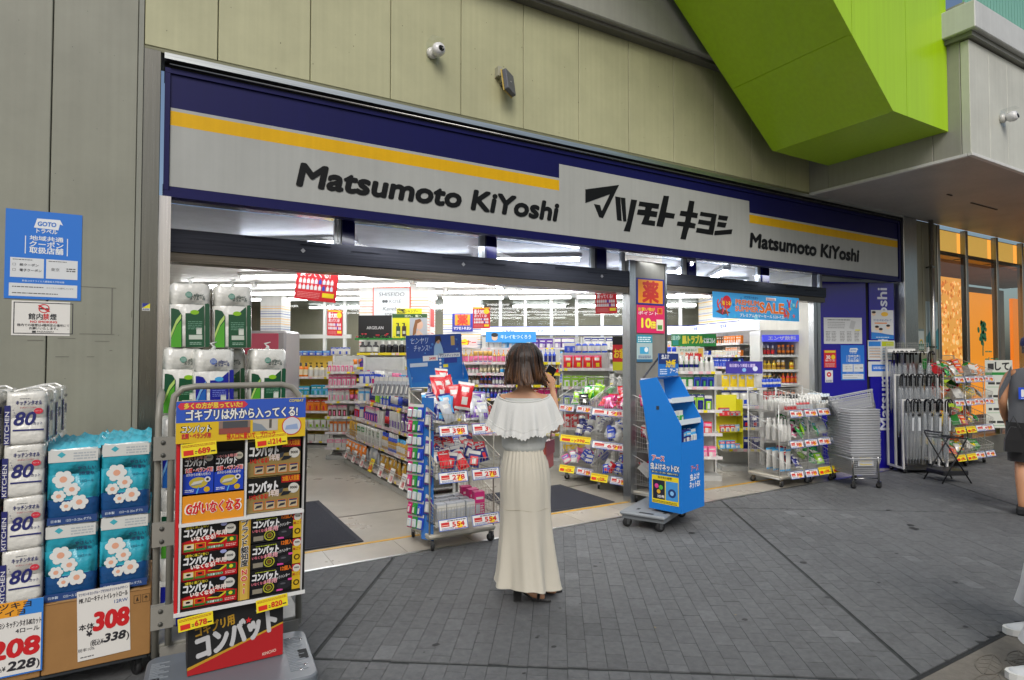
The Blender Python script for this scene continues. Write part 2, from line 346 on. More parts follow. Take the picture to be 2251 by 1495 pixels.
for k in range(60): x=lr.uniform(-.1,7);z=lr.uniform(3.7,4.6);r=lr.uniform(.003,.006);b.rect(x,z,x+r,z+r*1.5,'#4c4a38',0)
b.M=T(0,-.0315,0); 
o=MB('paint',T(0,-.0315,0)); o.v=[tuple(b.M@Vector(q)) for q in b.v]; o.f=b.f;o.c=b.c;o.m=b.m;o.mats=b.mats;o.sm=b.sm
stuff(o.build('scuff',fw))
# ================= sign
sg=thing('shop_sign','long blue and grey drugstore sign with yellow stripe and black lettering','sign',(0,0,0))
NB='#0b0c4a'; GR='#a6a8a4'; YE='#d9a806'
b=MB('sign'); b.box(.03,.004,2.735,9.24,.10,3.54,NB); b.build('sign_box',sg)
b=MB('sign'); 
for q in ((.004,-.012,2.69,9.285,.08,2.733),(.004,-.012,3.542,9.285,.30,3.575),(.004,-.012,2.735,.036,.30,3.54),(9.235,-.012,2.735,9.285,.30,3.54)): b.box(*q,NB)
b.build('sign_frame',sg)
b=MB('sign',T(0,.004,0))
b.rect(.04,2.766,9.23,3.165,GR,2); b.rect(.04,3.165,3.268,3.187,GR,2); b.rect(5.996,3.165,9.23,3.187,GR,2)
b.rect(.04,3.286,3.268,3.308,GR,2); b.rect(5.996,3.286,9.23,3.308,GR,2); b.rect(3.268,3.165,5.996,3.444,GR,2)
b.build('grey_band',sg)
b=MB('sign',T(0,.004,0)); b.rect(.04,3.187,3.268,3.286,YE,2); b.build('yellow_stripe',sg); b=MB('sign',T(0,.004,0)); b.rect(5.996,3.187,9.23,3.286,YE,2); b.build('yellow_stripe',sg)
LOGO={'ma':[(3.579,3.242),(4.003,3.348),(3.794,2.984),(3.747,2.99),(3.684,3.111),(3.758,3.109),(3.78,3.05),(3.887,3.238),(3.578,3.108)],'tu1':[(3.954,3.223),(4.019,3.223),(4.036,2.985),(3.977,2.985)],'tu2':[(4.025,3.222),(4.085,3.224),(4.098,2.986),(4.058,2.981)],'tu3':[(4.165,3.221),(4.244,3.223),(4.145,2.886),(4.063,2.884),(4.109,2.987)],'mo':[(4.277,3.215),(4.554,3.222),(4.542,3.17),(4.45,3.168),(4.44,3.137),(4.53,3.138),(4.515,3.078),(4.424,3.077),(4.405,3.034),(4.496,3.034),(4.487,2.982),(4.302,2.982),(4.347,3.077),(4.243,3.074),(4.259,3.13),(4.352,3.135),(4.362,3.168),(4.266,3.167)],'to':[(4.62,3.322),(4.698,3.326),(4.651,3.147),(4.782,3.146),(4.766,3.093),(4.639,3.09),(4.602,2.984),(4.512,2.984)],'ki':[(5.003,3.319),(5.081,3.32),(5.054,3.196),(5.135,3.193),(5.119,3.139),(5.033,3.138),(5.015,3.079),(5.098,3.074),(5.082,3.02),(4.992,3.019),(4.941,2.882),(4.863,2.882),(4.908,3.023),(4.809,3.022),(4.824,3.068),(4.931,3.075),(4.949,3.137),(4.854,3.137),(4.871,3.19),(4.967,3.195)],'yo':[(5.178,3.217),(5.438,3.219),(5.371,2.976),(5.101,2.979),(5.117,3.031),(5.304,3.031),(5.318,3.078),(5.133,3.078),(5.151,3.128),(5.334,3.129),(5.348,3.173),(5.165,3.172)],'si1':[(5.473,3.214),(5.626,3.217),(5.601,3.165),(5.456,3.163)],'si2':[(5.455,3.138),(5.6,3.139),(5.572,3.082),(5.439,3.08)],'si3':[(5.401,3.027),(5.695,3.076),(5.678,3.02),(5.392,2.976)]}
b=MB('sign',T(0,.004,0))
for k,v in LOGO.items(): b.prism(v,-.006,-.001,'#0c0d0d')
b.build('lettering',sg); b=MB('sign',T(0,.004,0))
b.text('Matsumoto KiYoshi',.875,2.895,.175,'#0b0c0c',9,'l',.062,.16,2.38); b.build('lettering',sg); b=MB('sign',T(0,.004,0)); b.text('Matsumoto KiYoshi',6.0,2.905,.168,'#0b0c0c',9,'l',.066,.10,2.24)
b.build('lettering',sg)
b=MB('steelh'); b.box(.0,-.045,3.622,9.33,.1,3.662,'#c9cdc9'); b.build('top_trim',sg)
b=MB('chrome'); b.tube([(.03,-.03,3.592),(9.25,-.03,3.592)],.010,'#8a8a88',n=6); b.build('rail',sg)
b=MB('rubber'); b.box(.0,.04,3.577,9.3,.28,3.621,'#0f1011'); b.build('gap_strip',sg)  # strip in the gap under the trim, near black for the shadow there
# ================= entrance: jamb, headers, transoms, post
en=thing('entrance_frame','wide stainless and blue automatic door frame with transom windows over the entrance','door frame',(0,0,0))
b=MB('steel'); b.bbox(-.118,-.05,0,-.019,.1,3.662,.003,'#75746c'); b.box(-.019,-.02,0,.052,.47,2.69,'#cfcac4'); b.build('jamb',en)
for k,(x0,x1,z0,z1) in enumerate(((.055,4.482,2.31,2.552),(5.055,8.12,2.37,2.575))):
    b=MB('steelh'); b.box(x0,.40,z0+.07,x1,.60,z1,'#3c3d44'); b.box(x0,.42,z0,x1,.58,z0+.068,'#6d655b')
    for q in range(9): u=x0+.5+q*.42; b.box(u,.394,z1-.02-.02*(q%3),u+.25,.40,z1-.008-.02*(q%3),'#2c2d33') if u<x1-.3 else 0
    b.build('door_header',en)
b=MB('gloss'); b.box(.05,.42,2.775,9.2,.56,2.80,NB)
for x0,x1 in ((.0,.05),(1.325,1.434),(2.715,2.825),(4.058,4.19),(5.438,5.569),(6.787,6.925)): b.box(x0,.43,2.553,x1,.52,2.775,NB)
b.box(.0,.105,2.79,9.28,.43,2.80,NB)
b.build('blue_mullion',en)
for x0,x1 in ((.052,1.323),(1.436,2.713),(2.827,4.056),(4.192,4.482),(5.06,5.436),(5.571,6.785),(6.927,8.12)):
    f=MB('gloss'); f.box(x1-.055,.46,2.556,x1-.03,.50,2.773,'#c9cfd2'); f.box(x1-.022,.46,2.556,x1-.001,.50,2.773,'#b9bfc4'); fo=f.build('sash',en)
    g=MB('bluish'); g.box(x0,.478,2.556,x1-.056,.484,2.773,'#ffffff'); g.build('pane',fo)
b=MB('steel'); b.box(4.486,.395,0,4.573,.52,2.68,'#b8bcbf'); b.box(5.03,.40,0,5.053,.52,2.68,'#8f9294'); b.build('post_edge',en)
b=MB('panel'); b.box(4.575,.41,0,5.028,.55,2.679,'#77766f'); b.build('post',en)
for x,z in ((1.0,2.47),(2.45,2.47),(4.1,2.47)): b=MB('print'); b.M=T(x,.399,z,0,0,R(45)); b.rect(-.014,-.014,.014,.014,'#a8a8ac',1); b.build('sensor_sticker',en)
for x0 in (7.9,7.99): 
    b=MB('steel'); b.box(x0,.45,0,x0+.07,.53,2.37,'#c3c7c9'); b.build('door_rail',en)
# blue panel wall set back on the slant at the right of the entrance
BP0=Vector((8.13,.50,0)); BP1=Vector((9.22,.06,0)); ba=math.atan2(BP1.y-BP0.y,BP1.x-BP0.x); BL=(BP1-BP0).length
bw=thing('blue_wall_panel','deep blue slanting wall panel with white vertical brand lettering and notices','wall panel',BP0,ba)
b=MB('gloss'); b.box(0,0,0,.72,.06,2.68,'#18138f'); b.build('panel',bw)
b=MB('gloss'); b.box(.775,0,0,BL,.06,2.68,'#18138f'); b.build('panel',bw)
b=MB('rubber'); b.box(.72,.02,0,.775,.06,2.68,'#0b0b1c'); b.build('gap',bw)
b=MB('print'); b.M=T(0,0,0); b.text('Matsumoto KiYoshi',1.06,.55,.16,'#d9dce8',2,'l',.03,0,2.05,rot=R(90)); b.build('lettering',bw)
# ================= right hand shop front with pipe and orange lit windows
rw=thing('window_wall','stainless and glass window wall of the orange lit shop next door','window wall',(0,0,0))
b=MB('steel'); b.bbox(9.30,-.05,0,9.66,.12,3.645,.004,'#b3b5b3'); b.build('steel_pier',rw)
for x0,x1 in ((9.67,9.86),(9.87,10.30)): panel(x0,x1,0,3.645,'#85836f',rw,-.02)
for x0,x1 in ((10.31,10.46),(11.21,11.48),(12.29,12.51),(13.30,13.52),(14.3,14.5),(15.3,15.5)):
    b=MB('steel'); b.bbox(x0+.02,-.02,.3,x0+.10,.06,3.645,.004,'#a3a19a'); b.build('mullion',rw)
wx=((10.41,11.23),(11.31,12.31),(12.39,13.32),(13.40,14.32),(14.4,15.32))
for x0,x1 in wx:
    g=MB('glass'); g.box(x0,.0,.36,x1,.008,3.645,'#ffffff'); g.build('pane',rw)
    g=MB('warm'); g.box(x0,.14,3.27,x1+.3,.16,3.64,'#c99a4a'); g.build('lit_fascia',rw)
    g=MB('steelh'); g.box(x0,.02,3.2,x1,.2,3.265,'#4f4435'); g.build('rail',rw)
b=MB('panel'); b.bbox(9.67,-.06,0,16,.12,.3,.004,'#5a5952'); b.build('plinth',rw)
pp=thing('drain_pipe','tall stainless drain pipe standing against the wall beside the orange windows','pipe',(9.97,-.10,0))
b=MB('steel'); b.tube([(0,0,.0),(0,0,3.65)],.034,'#c2c0ba',n=14); b.build('pipe',pp)
for z in (.7,1.75,2.95):
    b=MB('chrome'); b.tube([(0,.09,z),(0,0,z)],.012,'#55534e',n=6); b.box(-.045,-.03,z-.012,.045,.03,z+.012,'#77756e'); b.build('clamp',pp)
# next door interior: partition, curtain and counter glow in place of its lamps
ni=thing('orange_partition','bright orange partition with printed curtain behind the window glass','partition',(0,0,0))
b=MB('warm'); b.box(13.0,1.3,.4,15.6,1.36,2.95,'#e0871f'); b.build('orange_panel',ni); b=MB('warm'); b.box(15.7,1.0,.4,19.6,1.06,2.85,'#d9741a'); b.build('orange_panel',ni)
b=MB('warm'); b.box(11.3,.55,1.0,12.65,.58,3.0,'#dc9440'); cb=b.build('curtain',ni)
b=MB('warm',T(11.3,.548,0))
for k in range(420):
    x=lr.uniform(.03,1.31);z=lr.uniform(1.03,2.95);r=lr.uniform(.012,.035); b.disk(x,z,r,'#c0691c' if k%2 else '#e9b97a',1+k%3,n=6,rz=r*1.2)
b.build('printed_motif',cb)
b=MB('panel'); b.box(9.8,3.5,0,22,3.6,3.6,'#9a9182'); b.box(9.8,.25,3.66,22,3.5,3.7,'#a79c88'); b.box(9.8,.13,0,22,3.5,.01,'#8b8073'); b.box(9.8,.3,0,9.9,3.5,3.6,'#9a9182'); b.build('back_wall',ni)
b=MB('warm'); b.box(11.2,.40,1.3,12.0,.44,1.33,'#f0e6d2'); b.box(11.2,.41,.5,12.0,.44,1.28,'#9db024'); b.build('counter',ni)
tr=thing('tree_decal','green tree decal with katakana lettering on the second orange window','window decal',(11.5,-.006,0))
b=MB('print'); b.prism([(.26,1.62),(.29,1.62),(.30,1.85),(.27,1.85)],-.003,0,'#2f6f4a'); b.build('trunk',tr)
b=MB('print')
for k in range(40): x=.28+lr.gauss(0,.07);z=2.02+lr.gauss(0,.11);b.disk(x,z,.04,'#2f7a52',1+k%4,n=7)
b.build('crown',tr)
b=MB('print'); b.text('プラス',.35,1.45,.13,'#3d8a63',2,'l',.02); b.lines(.36,1.68,.6,1.73,1,'#3d8a63',2); b.build('lettering',tr)
# ================= overhanging bay on the right, coping, railing, soffit
ov=thing('overhanging_bay','pale grey overhanging building bay with flat soffit above the right shop windows','building',(7.118,0,0))
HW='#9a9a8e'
b=MB('panel'); b.box(.06,-1.74,3.70,9.5,.1,5.3,HW); b.build('core',ov)
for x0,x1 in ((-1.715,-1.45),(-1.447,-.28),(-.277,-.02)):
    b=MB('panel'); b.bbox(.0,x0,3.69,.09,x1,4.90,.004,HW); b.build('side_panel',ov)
for k in range(11):
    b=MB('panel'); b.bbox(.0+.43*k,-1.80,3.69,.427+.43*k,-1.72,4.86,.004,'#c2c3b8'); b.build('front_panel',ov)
b=MB('panel'); b.bbox(-.012,-1.815,3.655,9.5,-1.77,3.688,.003,'#d4d4d0'); b.bbox(-.012,-1.765,3.655,.03,0,3.688,.003,'#d4d4d0'); b.build('white_edge',ov)
b=MB('panel'); b.box(.034,-1.766,3.66,9.5,0,3.69,'#a2a09c'); b.build('soffit',ov)
b=MB('panel'); b.bbox(-.10,-1.9,4.92,9.5,.0,5.2,.008,'#c6c8c5'); b.box(-.05,-1.85,4.87,9.5,0,4.919,'#77786f'); b.build('coping',ov)
for k in range(70):
    b=MB('gloss'); b.box(.12+.075*k,-1.72,5.24,.185+.075*k,-1.70,6.4,'#7fb8a0'); b.build('glass_slat',ov)
b=MB('chrome'); b.box(.08,-1.74,5.2,9,-1.68,5.235,'#9db5ab'); b.box(.08,-1.74,6.4,9,-1.68,6.44,'#9db5ab'); b.build('glass_rail',ov)
b=MB('rubber'); b.box(2.2,-.9,3.652,2.95,-.88,3.6585,'#4a4844'); b.box(1.45,-.95,3.65,1.56,-.93,3.6585,'#3c3a36'); b.build('soffit_vent',ov)
# ================= green stair
st=thing('green_stair','bright lime green clad staircase descending above the drugstore wall','staircase',(0,0,0))
LI='#a6d012'
def zs(x): return 3.964+(6.05-x)*.84
def gp(x0,x1,top): return [(x0,zs(x0) if x0<6.05 else 3.964)]+([(6.05,3.964)] if x0<6.05<x1 else [])+[(x1,zs(x1) if x1<6.05 else 3.964),(x1,top(x1)),(x0,top(x0))]
top=lambda x: 5.75+(7.1-x)*.84
for x0,x1 in ((2.6,3.5),(3.506,4.42),(4.426,5.38),(5.386,6.30),(6.306,7.112)):
    b=MB('clad'); b.prism(gp(x0,x1,top),-1.60,-1.56,LI); b.build('side_panel',st)
b=MB('clad'); b.prism([(2.6,zs(2.6)),(6.05,3.97),(7.11,3.97),(7.11,5.7),(2.6,9.4)],-.278,-.30,LI); b.build('side_panel',st)
for x0,x1 in ((2.6,3.9),(3.906,5.37),(5.376,6.055)):
    b=MB('clad'); z0,z1=zs(x0),zs(x1); b.add([(x0,-1.56,z0),(x1,-1.56,z1),(x1,-.30,z1),(x0,-.30,z0),(x0,-1.56,z0+.05),(x1,-1.56,z1+.05),(x1,-.30,z1+.05),(x0,-.30,z0+.05)],[(3,2,1,0),(4,5,6,7),(0,1,5,4),(1,2,6,5),(2,3,7,6),(3,0,4,7)],LI); b.build('soffit_panel',st)
b=MB('clad'); b.box(6.06,-1.56,3.968,7.11,-.30,4.0,LI); b.build('bottom_panel',st)
b=MB('print')
for k in range(10):
    x=5.7-.3*k; b.box(x-.3,-1.55,zs(x)+.35,x,-.31,zs(x)+.45,'#8a8a85')
b.build('tread',st)
# ================= cameras, speaker
def dome(loc,rz,label):
    t=thing('security_camera',label,'security camera',loc,rz,'white security cameras on the outer walls'); t.scale=(.72,.72,.72)
    b=MB('gloss'); b.lathe([(.0,0),(.065,0),(.07,-.02),(.06,-.05),(.03,-.055)],'#c9c9c2',n=20,axis='y'); b.build('base',t)
    b=MB('gloss'); b.M=T(.03,-.13,-.0,0,R(-12)); b.lathe([(.02,.08),(.06,.05),(.078,.0),(.074,-.03),(.055,-.06),(.0,-.062)],'#dcdcdc',n=22,axis='y'); bo=b.build('camera_head',t)
    b=MB('gloss'); b.M=T(.03,-.13,0,0,R(-12)); b.lathe([(.034,-.057),(.036,-.066),(.026,-.068),(.024,-.066)],'#141414',n=18,axis='y',c=(.008,0,-.02)); b.lathe([(.0,-.064),(.013,-.068),(.001,-.07)],'#0a0a0a',n=10,axis='y',c=(.008,0,-.02)); b.build('lens',bo)
    g=MB('clear'); g.box(-.075,-.025,-.12,.085,-.022,.11,'#ffffff'); g.box(-.075,-.20,.112,.085,-.022,.115,'#ffffff'); g.build('shield',t)
dome((1.943,-.03,4.154),0,'white round security camera on the olive panels above the sign')
dome((7.81,-1.80,4.17),0,'white round security camera on the overhanging bay')
t=thing('wall_speaker','tilted grey flat floodlight with bracket on the olive panels above the sign','floodlight',(2.617,-.03,4.05))
t.scale=(.68,.68,.68)
b=MB('paint'); b.bbox(-.10,-.09,.06,-.035,0,.19,.004,'#a8a691'); b.build('junction_box',t)
b=MB('paint'); b.box(-.02,-.12,-.03,.02,0,.01,'#55544c'); b.build('bracket',t)
b=MB('paint',T(.03,-.15,-.03,R(32),R(-12))@Matrix.Rotation(R(8),4,'Y')); b.bbox(-.105,-.03,-.15,.105,.03,.15,.008,'#5d5f66'); b.box(-.11,.031,-.155,.11,.045,.155,'#c2a85a'); b.box(-.008,-.032,-.008,.008,-.03,.008,'#c9c9c9'); b.build('lamp_body',t)
# ================= shop inside: walls, ceiling, lights
def wall(name,P,Q,z0,z1,col,m='panel',th=.06,parent=None):
    P=Vector(P);Q=Vector(Q);d=(Q-P);a=math.atan2(d.y,d.x);b=MB(m,T(P.x,P.y,0,a)); b.box(0,0,z0,d.length,th,z1,col); return b.build(name,parent)
ceil=struct(sheet('shop_ceiling',[(-.1,.6),(8.4,.6),(13,9),(2,13),(-.3,10)],2.78,'#dededb','paint'))
struct(wall('shop_wall',(-.02,.56),(-.02,9.8),0,2.78,'#c9c6bd'))
cor=G(2.75,12); rj=Vector((8.1,.60,0))
swr=struct(wall('shop_wall',cor,rj,0,2.78,'#cdcac0',th=.08))
gw0=G(-6.2,12); 
struct(wall('shop_wall',G(-9.5,14.2),G(4,14.2),0,2.9,'#8a826f'))
struct(sheet('corridor_ceiling',[tuple(G(a,b).xy) for a,b in ((-9.5,12),(4,12),(4,14.2),(-9.5,14.2))],2.77,'#8a877c','panel'))
gw=thing('glazed_back_wall','white framed glass partition along the back of the shop','glass partition',gw0,-GY)
b=MB('glass'); b.box(0,.03,.0,8.95,.036,2.77,'#ffffff'); b.build('pane',gw)
for a in (-5.65,-4.75,-4.33,-3.6,-3.1,-1.62,-1.14,-.64,-.12,.38,.88,1.38,1.9,2.4):
    b=MB('gloss'); b.box(a+6.2-.03,-.01,0,a+6.2+.03,.06,2.77,'#d7d8d6'); b.build('mullion',gw)
b=MB('gloss'); b.box(0,-.02,1.98,2.0,.055,2.06,'#c9cac6'); b.build('door_rail',gw)
for a0,a1 in ((-1.5,2.7),):
    b=MB('lit'); b.box(a0+6.2,-.32,2.03,a1+6.2,-.03,2.19,'#dfe4ee'); bo=b.build('fascia',gw)
    b=MB('gloss',T(0,-.32,0)); b.rect(a0+6.2,2.185,a1+6.2,2.2,'#27378f',1); b.rect(a0+6.2,2.02,a1+6.2,2.033,'#27378f',1)
    for a,s in ((-.95,'肌着通年'),(-.3,'基礎品'),(.15,'化粧品'),(.9,'ヘアケア'),(1.9,'胃腸薬')): b.text(s,a+6.2,2.085,.045,'#3a4fae',1)
    b.build('fascia_lettering',gw)
# striped columns
def column(a,b_,w,d,label,c1='#e0a93a',c2='#2e4fa0'):
    t=thing('striped_column',label,'column',G(a,b_),-GY,'striped columns inside the shop')
    m=MB('panel'); m.box(0,0,0,w,d,2.775,'#d9d9d6'); m.build('shaft',t)
    m=MB('print')
    for k in range(26):
        z=1.5+k*.048
        if z>2.6: break
        c=c1 if (k//3)%2 else c2
        m.box(-.002,-.003,z,w+.002,d,z+.006+.006*(k%2),c)
    m.build('stripe',t); return t
column(-3.22,9.6,1.13,.6,'white column with orange stripes behind the black display board','#e08f4a','#e0674a')
column(-2.2,11.5,.72,.4,'white column with blue stripes carrying the small medicine sign')
column(-5.6,11,.40,.4,'white column with thin blue stripes near the left glass doors')
t=thing('brand_panel','pale grey panel of cosmetics brand names in a red frame on the column','sign',G(-2.99,9.593),-GY)
MP=Matrix.Scale(1.28,4)
MQ=T(0,0,1.6)@MP@T(0,0,-1.6)
m=MB('print',MQ); m.box(0,-.012,1.80,.485,-.002,2.485,'#d2503a'); m.build('frame',t)
m=MB('print',MQ@T(0,-.012,0)); m.rect(.012,1.81,.473,2.473,'#c3c8cc',1); m.build('sheet',t)
m=MB('print',MQ@T(0,-.012,0))
for s,z,h,w,sh in (('SHISEIDO',2.37,.05,.33,.12),('KOSÉ',2.285,.042,.15,0),('Kanebo',2.19,.05,.23,.3),('SOFINA',2.11,.05,.17,0)): m.text(s,.243 if s!='KOSÉ' else .29,z,h,'#4a4d50',2,'c',.0,sh,w)
m.disk(.14,2.305,.02,'#4a4d50',2); m.disk(.175,2.305,.02,'#4a4d50',2)
m.build('lettering',t)
t=thing('cosmetic_poster','narrow red and pink cosmetics poster on the side of the orange striped column','poster',G(-3.22+1.134,9.68)+Vector((0,0,0)),R(90)-GY)
m=MB('print'); m.box(.05,-.006,1.45,.40,-.002,2.45,'#e6d6d2'); m.rect(.07,2.1,.38,2.4,'#c03a30',10); m.rect(.06,1.5,.39,1.9,'#d99a96',10); m.lines(.1,1.95,.36,2.02,2,'#a05050',11); m.build('sheet',t)
# fluorescent lamps along the building grid
def lamp(a,b_,L,rot,lab):
    t=thing('ceiling_light',lab,'ceiling light',G(a,b_,2.70),-GY+rot,'fluorescent lamps on the shop ceiling')
    m=MB('gloss'); m.box(0,-.05,.035,L,.05,.079,'#dcdcda'); m.build('housing',t)
    m=MB('tube'); m.tube([(.03,0,.015),(L-.03,0,.015)],.022,'#ffffff',n=8); m.build('tube',t)
def inside(v): return v.x>.25 and v.y>.75 and (inv(v.x,v.y)[0]<2.6+(12-inv(v.x,v.y)[1])*.33)
rows=(4.75,5.75,6.9,8.1,9.15,10.25,11.3)
nn_=('one','two','three','four','five','six','seven','eight')
nm=('first','second','third','fourth','fifth','sixth','rearmost')
for r,b_ in enumerate(rows):
    a=-6.0+.3*(r%2); ct=0
    while a<4.4:
        if inside(G(a,b_)) and inside(G(a+1.2,b_)): lamp(a,b_,1.2,0,'white fluorescent lamp, number %s from the left in the %s row from the entrance'%(nn_[ct],nm[r])); ct+=1
        a+=1.27
for a,bs in ((-.04,(8.3,9.4)),(-.95,(9.3,)),(2.2,(8.0,9.2,10.4)),(1.6,(7.3,))):
    for b_ in bs: lamp(a,b_,1.0,R(90),'white fluorescent lamp pointing into the shop %s, %s one'%({-.04:'above the head of the woman',-.95:'left of the woman',2.2:'over the right doorway',1.6:'behind the door post'}[a],('nearest','middle','farthest')[bs.index(b_)] if len(bs)>1 else 'single'))
for r,b_ in enumerate(rows):
    ld=bpy.data.lights.new('shop_lamp','AREA'); ld.shape='RECTANGLE'; ld.size=7.2; ld.size_y=.12; ld.energy=23; ld.color=(.97,.985,1)
    o=bpy.data.objects.new('shop_lamp',ld); C.objects.link(o); o.location=G((.2,.2,.1,-.2,-.6,-1.2,-1.4)[r],b_,2.67); o.rotation_euler=(0,0,-GY)
    if r==0: ld.size=5.0
    if r==0: o.location=G(.75,b_,2.67)

for a in (-5.6,-4.2,-2.8,-1.0,.4,1.8): lamp(a,13.2,1.2,0,'white fluorescent lamp in the corridor behind the glass wall, %s'%{-5.6:'leftmost',-4.2:'second from the left',-2.8:'third from the left',-1.0:'third from the right',.4:'second from the right',1.8:'rightmost'}[a])
ld=bpy.data.lights.new('corridor_lamp','AREA'); ld.shape='RECTANGLE'; ld.size=8; ld.size_y=.12; ld.energy=45; ld.color=(1,.97,.9); o=bpy.data.objects.new('corridor_lamp',ld); C.objects.link(o); o.location=G(-1.9,13.2,2.67); o.rotation_euler=(0,0,-GY)
# ================= goods: one mesh per kind and colour, shared by the copies
def plur(w): return w+('es' if w.endswith(('x','ch')) else 's')
HUE={'white':'#c9c8c2','blue':'#1f45b8','navy':'#17206e','sky blue':'#4aa3d8','red':'#c81f28','pink':'#dc6a94','yellow':'#e6c51e','green':'#2b8f3c','teal':'#1a8f92','purple':'#5a3190','orange':'#e07a1c','black':'#17171a','silver':'#a9adb3','gold':'#b98f35','brown':'#5f3d24','lime':'#8fc42a','cream':'#ddd0ad','magenta':'#c0246e','clear':'#b9c4c9','grey':'#77797e'}
PR={}
def _bottle(c,d,e,h,r,b):
    H=HUE; b.lathe([(r*.92,0),(r,h*.03),(r,h*.18),(r,h*.55),(r,h*.66),(r*.5,h*.76),(r*.48,h*.78),(r*.48,h)],[H[c],H[c],H[e],H[c],H[c],H[d],H[d]],n=9)
def _pump(c,d,e,h,r,b):
    H=HUE; b.lathe([(r*.95,0),(r,h*.03),(r,h*.12),(r,h*.52),(r*.98,h*.62),(r*.4,h*.70),(r*.4,h*.78),(r*.16,h*.79),(r*.16,h*.93)],[H[c],H[c],H[e],H[c],H[c],H[d],H[d],H[d]],n=9)
    b.box(-r*.25,-r*1.0,h*.93,r*.25,r*.3,h,H[d])
def _can(c,d,e,h,r,b):
    H=HUE; b.lathe([(r*.95,0),(r,h*.02),(r,h*.3),(r,h*.5),(r,h*.76),(r*.8,h*.8),(r*.75,h*.81),(r*.75,h)],[H[c],H[c],H[e],H[c],H[c],H[d],H[d]],n=9)
def _jar(c,d,e,h,r,b):
    H=HUE; b.lathe([(r*.95,0),(r,h*.04),(r,h*.2),(r,h*.6),(r,h*.72),(r*1.03,h*.74),(r*1.03,h)],[H[c],H[c],H[e],H[c],H[d],H[d]],n=10)
def _tubep(c,d,e,h,r,b):
    H=HUE; secs=[]
    for z,rx,ry in ((0,r*.8,r*.8),(h*.16,r*.8,r*.8),(h*.2,r,r*.9),(h*.6,r,r*.7),(h,r*1.1,r*.08)): secs.append([(rx*math.cos(q*PI/4),ry*math.sin(q*PI/4),z) for q in range(8)])
    f=MB(); b.loft(secs[:2],H[d]); b.loft(secs[2:4],H[c]); b.loft(secs[3:],H[e])
def _box(c,d,e,h,r,b):
    H=HUE; w=r; dp=r*.8; b.box(-w,-dp,0,w,dp,h,H[c]); M=b.M; b.M=M@T(0,-dp,0)
    b.rect(-w,h*.62,w,h*.92,H[d],1); b.rect(-w*.7,h*.7,w*.75,h*.8,H['white'],2); b.rect(-w*.8,h*.12,w*.1,h*.5,H[e],1); b.lines(w*.2,h*.14,w*.85,h*.5,4,H['white'] if c!='white' else H['grey'],1,.5,True,random.Random(1)); b.M=M
def _packet(c,d,e,h,r,b):   # flat card pack with a blister, made to hang from a hook
    H=HUE; w=r; b.box(-w,-.003,0,w,.003,h,H[c]); M=b.M; b.M=M@T(0,-.003,0)
    b.rect(-w,h*.78,w,h*.98,H[d],1); b.disk(0,h*.94,w*.12,H['white'],2,n=8); b.rect(-w*.75,h*.81,w*.75,h*.87,H['white'],2)
    b.M=M; b.bbox(-w*.72,-.022,h*.08,w*.72,-.003,h*.62,.006,H[e],'gloss'); b.M=M@T(0,-.022,0); b.rect(-w*.3,h*.14,w*.3,h*.5,H[d],1); b.M=M
def _pouch(c,d,e,h,r,b,seed=0):   # soft bag, puffed between the two seams
    H=HUE; nx,nz=8,11; rr=random.Random(seed); V=[];F=[];K=[]; wob=[[rr.uniform(-.07,.07) for _ in range(nx+1)] for _ in range(nz+1)]
    for s in (-1,1):
        for j in range(nz+1):
            for i in range(nx+1):
                u=i/nx*2-1;v=j/nz; e_=max(0,(1-abs(u)**3))*max(0,math.sin(PI*min(1,max(0,(v-.03)/.86))))**.6 if v<.9 else 0
                V.append((u*r*(1-.06*math.sin(PI*v)),s*r*.42*e_*(1+wob[j][i]*1.5)+(.002*s if v>.88 else 0)+wob[j][0]*.02,v*h+wob[j][i]*.02))
    def colr(u,v,s):
        if v>.88: return H[d]
        if s<0:
            if .60<v<.78 and abs(u)<.62: return H['white'] if abs(u)<.5 else H[d]
            if .18<v<.46 and abs(u-.1)<.45: return H[e]
            if v<.1: return H[d]
        return H[c]
    n1=(nx+1)*(nz+1)
    for s,o in ((-1,0),(1,n1)):
        for j in range(nz):
            for i in range(nx):
                q=[o+j*(nx+1)+i,o+j*(nx+1)+i+1,o+(j+1)*(nx+1)+i+1,o+(j+1)*(nx+1)+i]
                F.append(tuple(q if s<0 else q[::-1])); K.append(hx(colr((i+.5)/nx*2-1,(j+.5)/nz,s)))
    b.add(V,F,K,None,True)
def _roll(c,d,e,h,r,b):
    H=HUE; b.bbox(-r,-r*.5,0,r,r*.5,h,r*.12,H[c]); M=b.M; b.M=M@T(0,-r*.5,0); b.rect(-r*.88,h*.55,r*.88,h*.85,H[d],1); b.rect(-r*.6,h*.63,r*.6,h*.75,H['white'],2); b.rect(-r*.88,h*.1,r*.88,h*.4,H[e],1); b.M=M
KIND={'bottle':(_bottle,.19,.030,'gloss'),'pump_bottle':(_pump,.21,.038,'gloss'),'spray_can':(_can,.20,.026,'gloss'),'jar':(_jar,.10,.032,'gloss'),'tube':(_tubep,.15,.024,'gloss'),'carton':(_box,.13,.036,'print'),'hanging_packet':(_packet,.17,.045,'print'),'pouch':(_pouch,.20,.062,'film'),'snack_bag':(_pouch,.17,.070,'foil'),'soft_pack':(_roll,.09,.085,'film'),'medicine_box':(_box,.13,.036,'print')}
WORD={'bottle':'bottle','pump_bottle':'pump bottle','spray_can':'spray can','jar':'lidded jar','tube':'squeeze tube','carton':'carton','hanging_packet':'hanging packet','pouch':'refill pouch','snack_bag':'foil snack bag','soft_pack':'soft pack','medicine_box':'medicine box'}
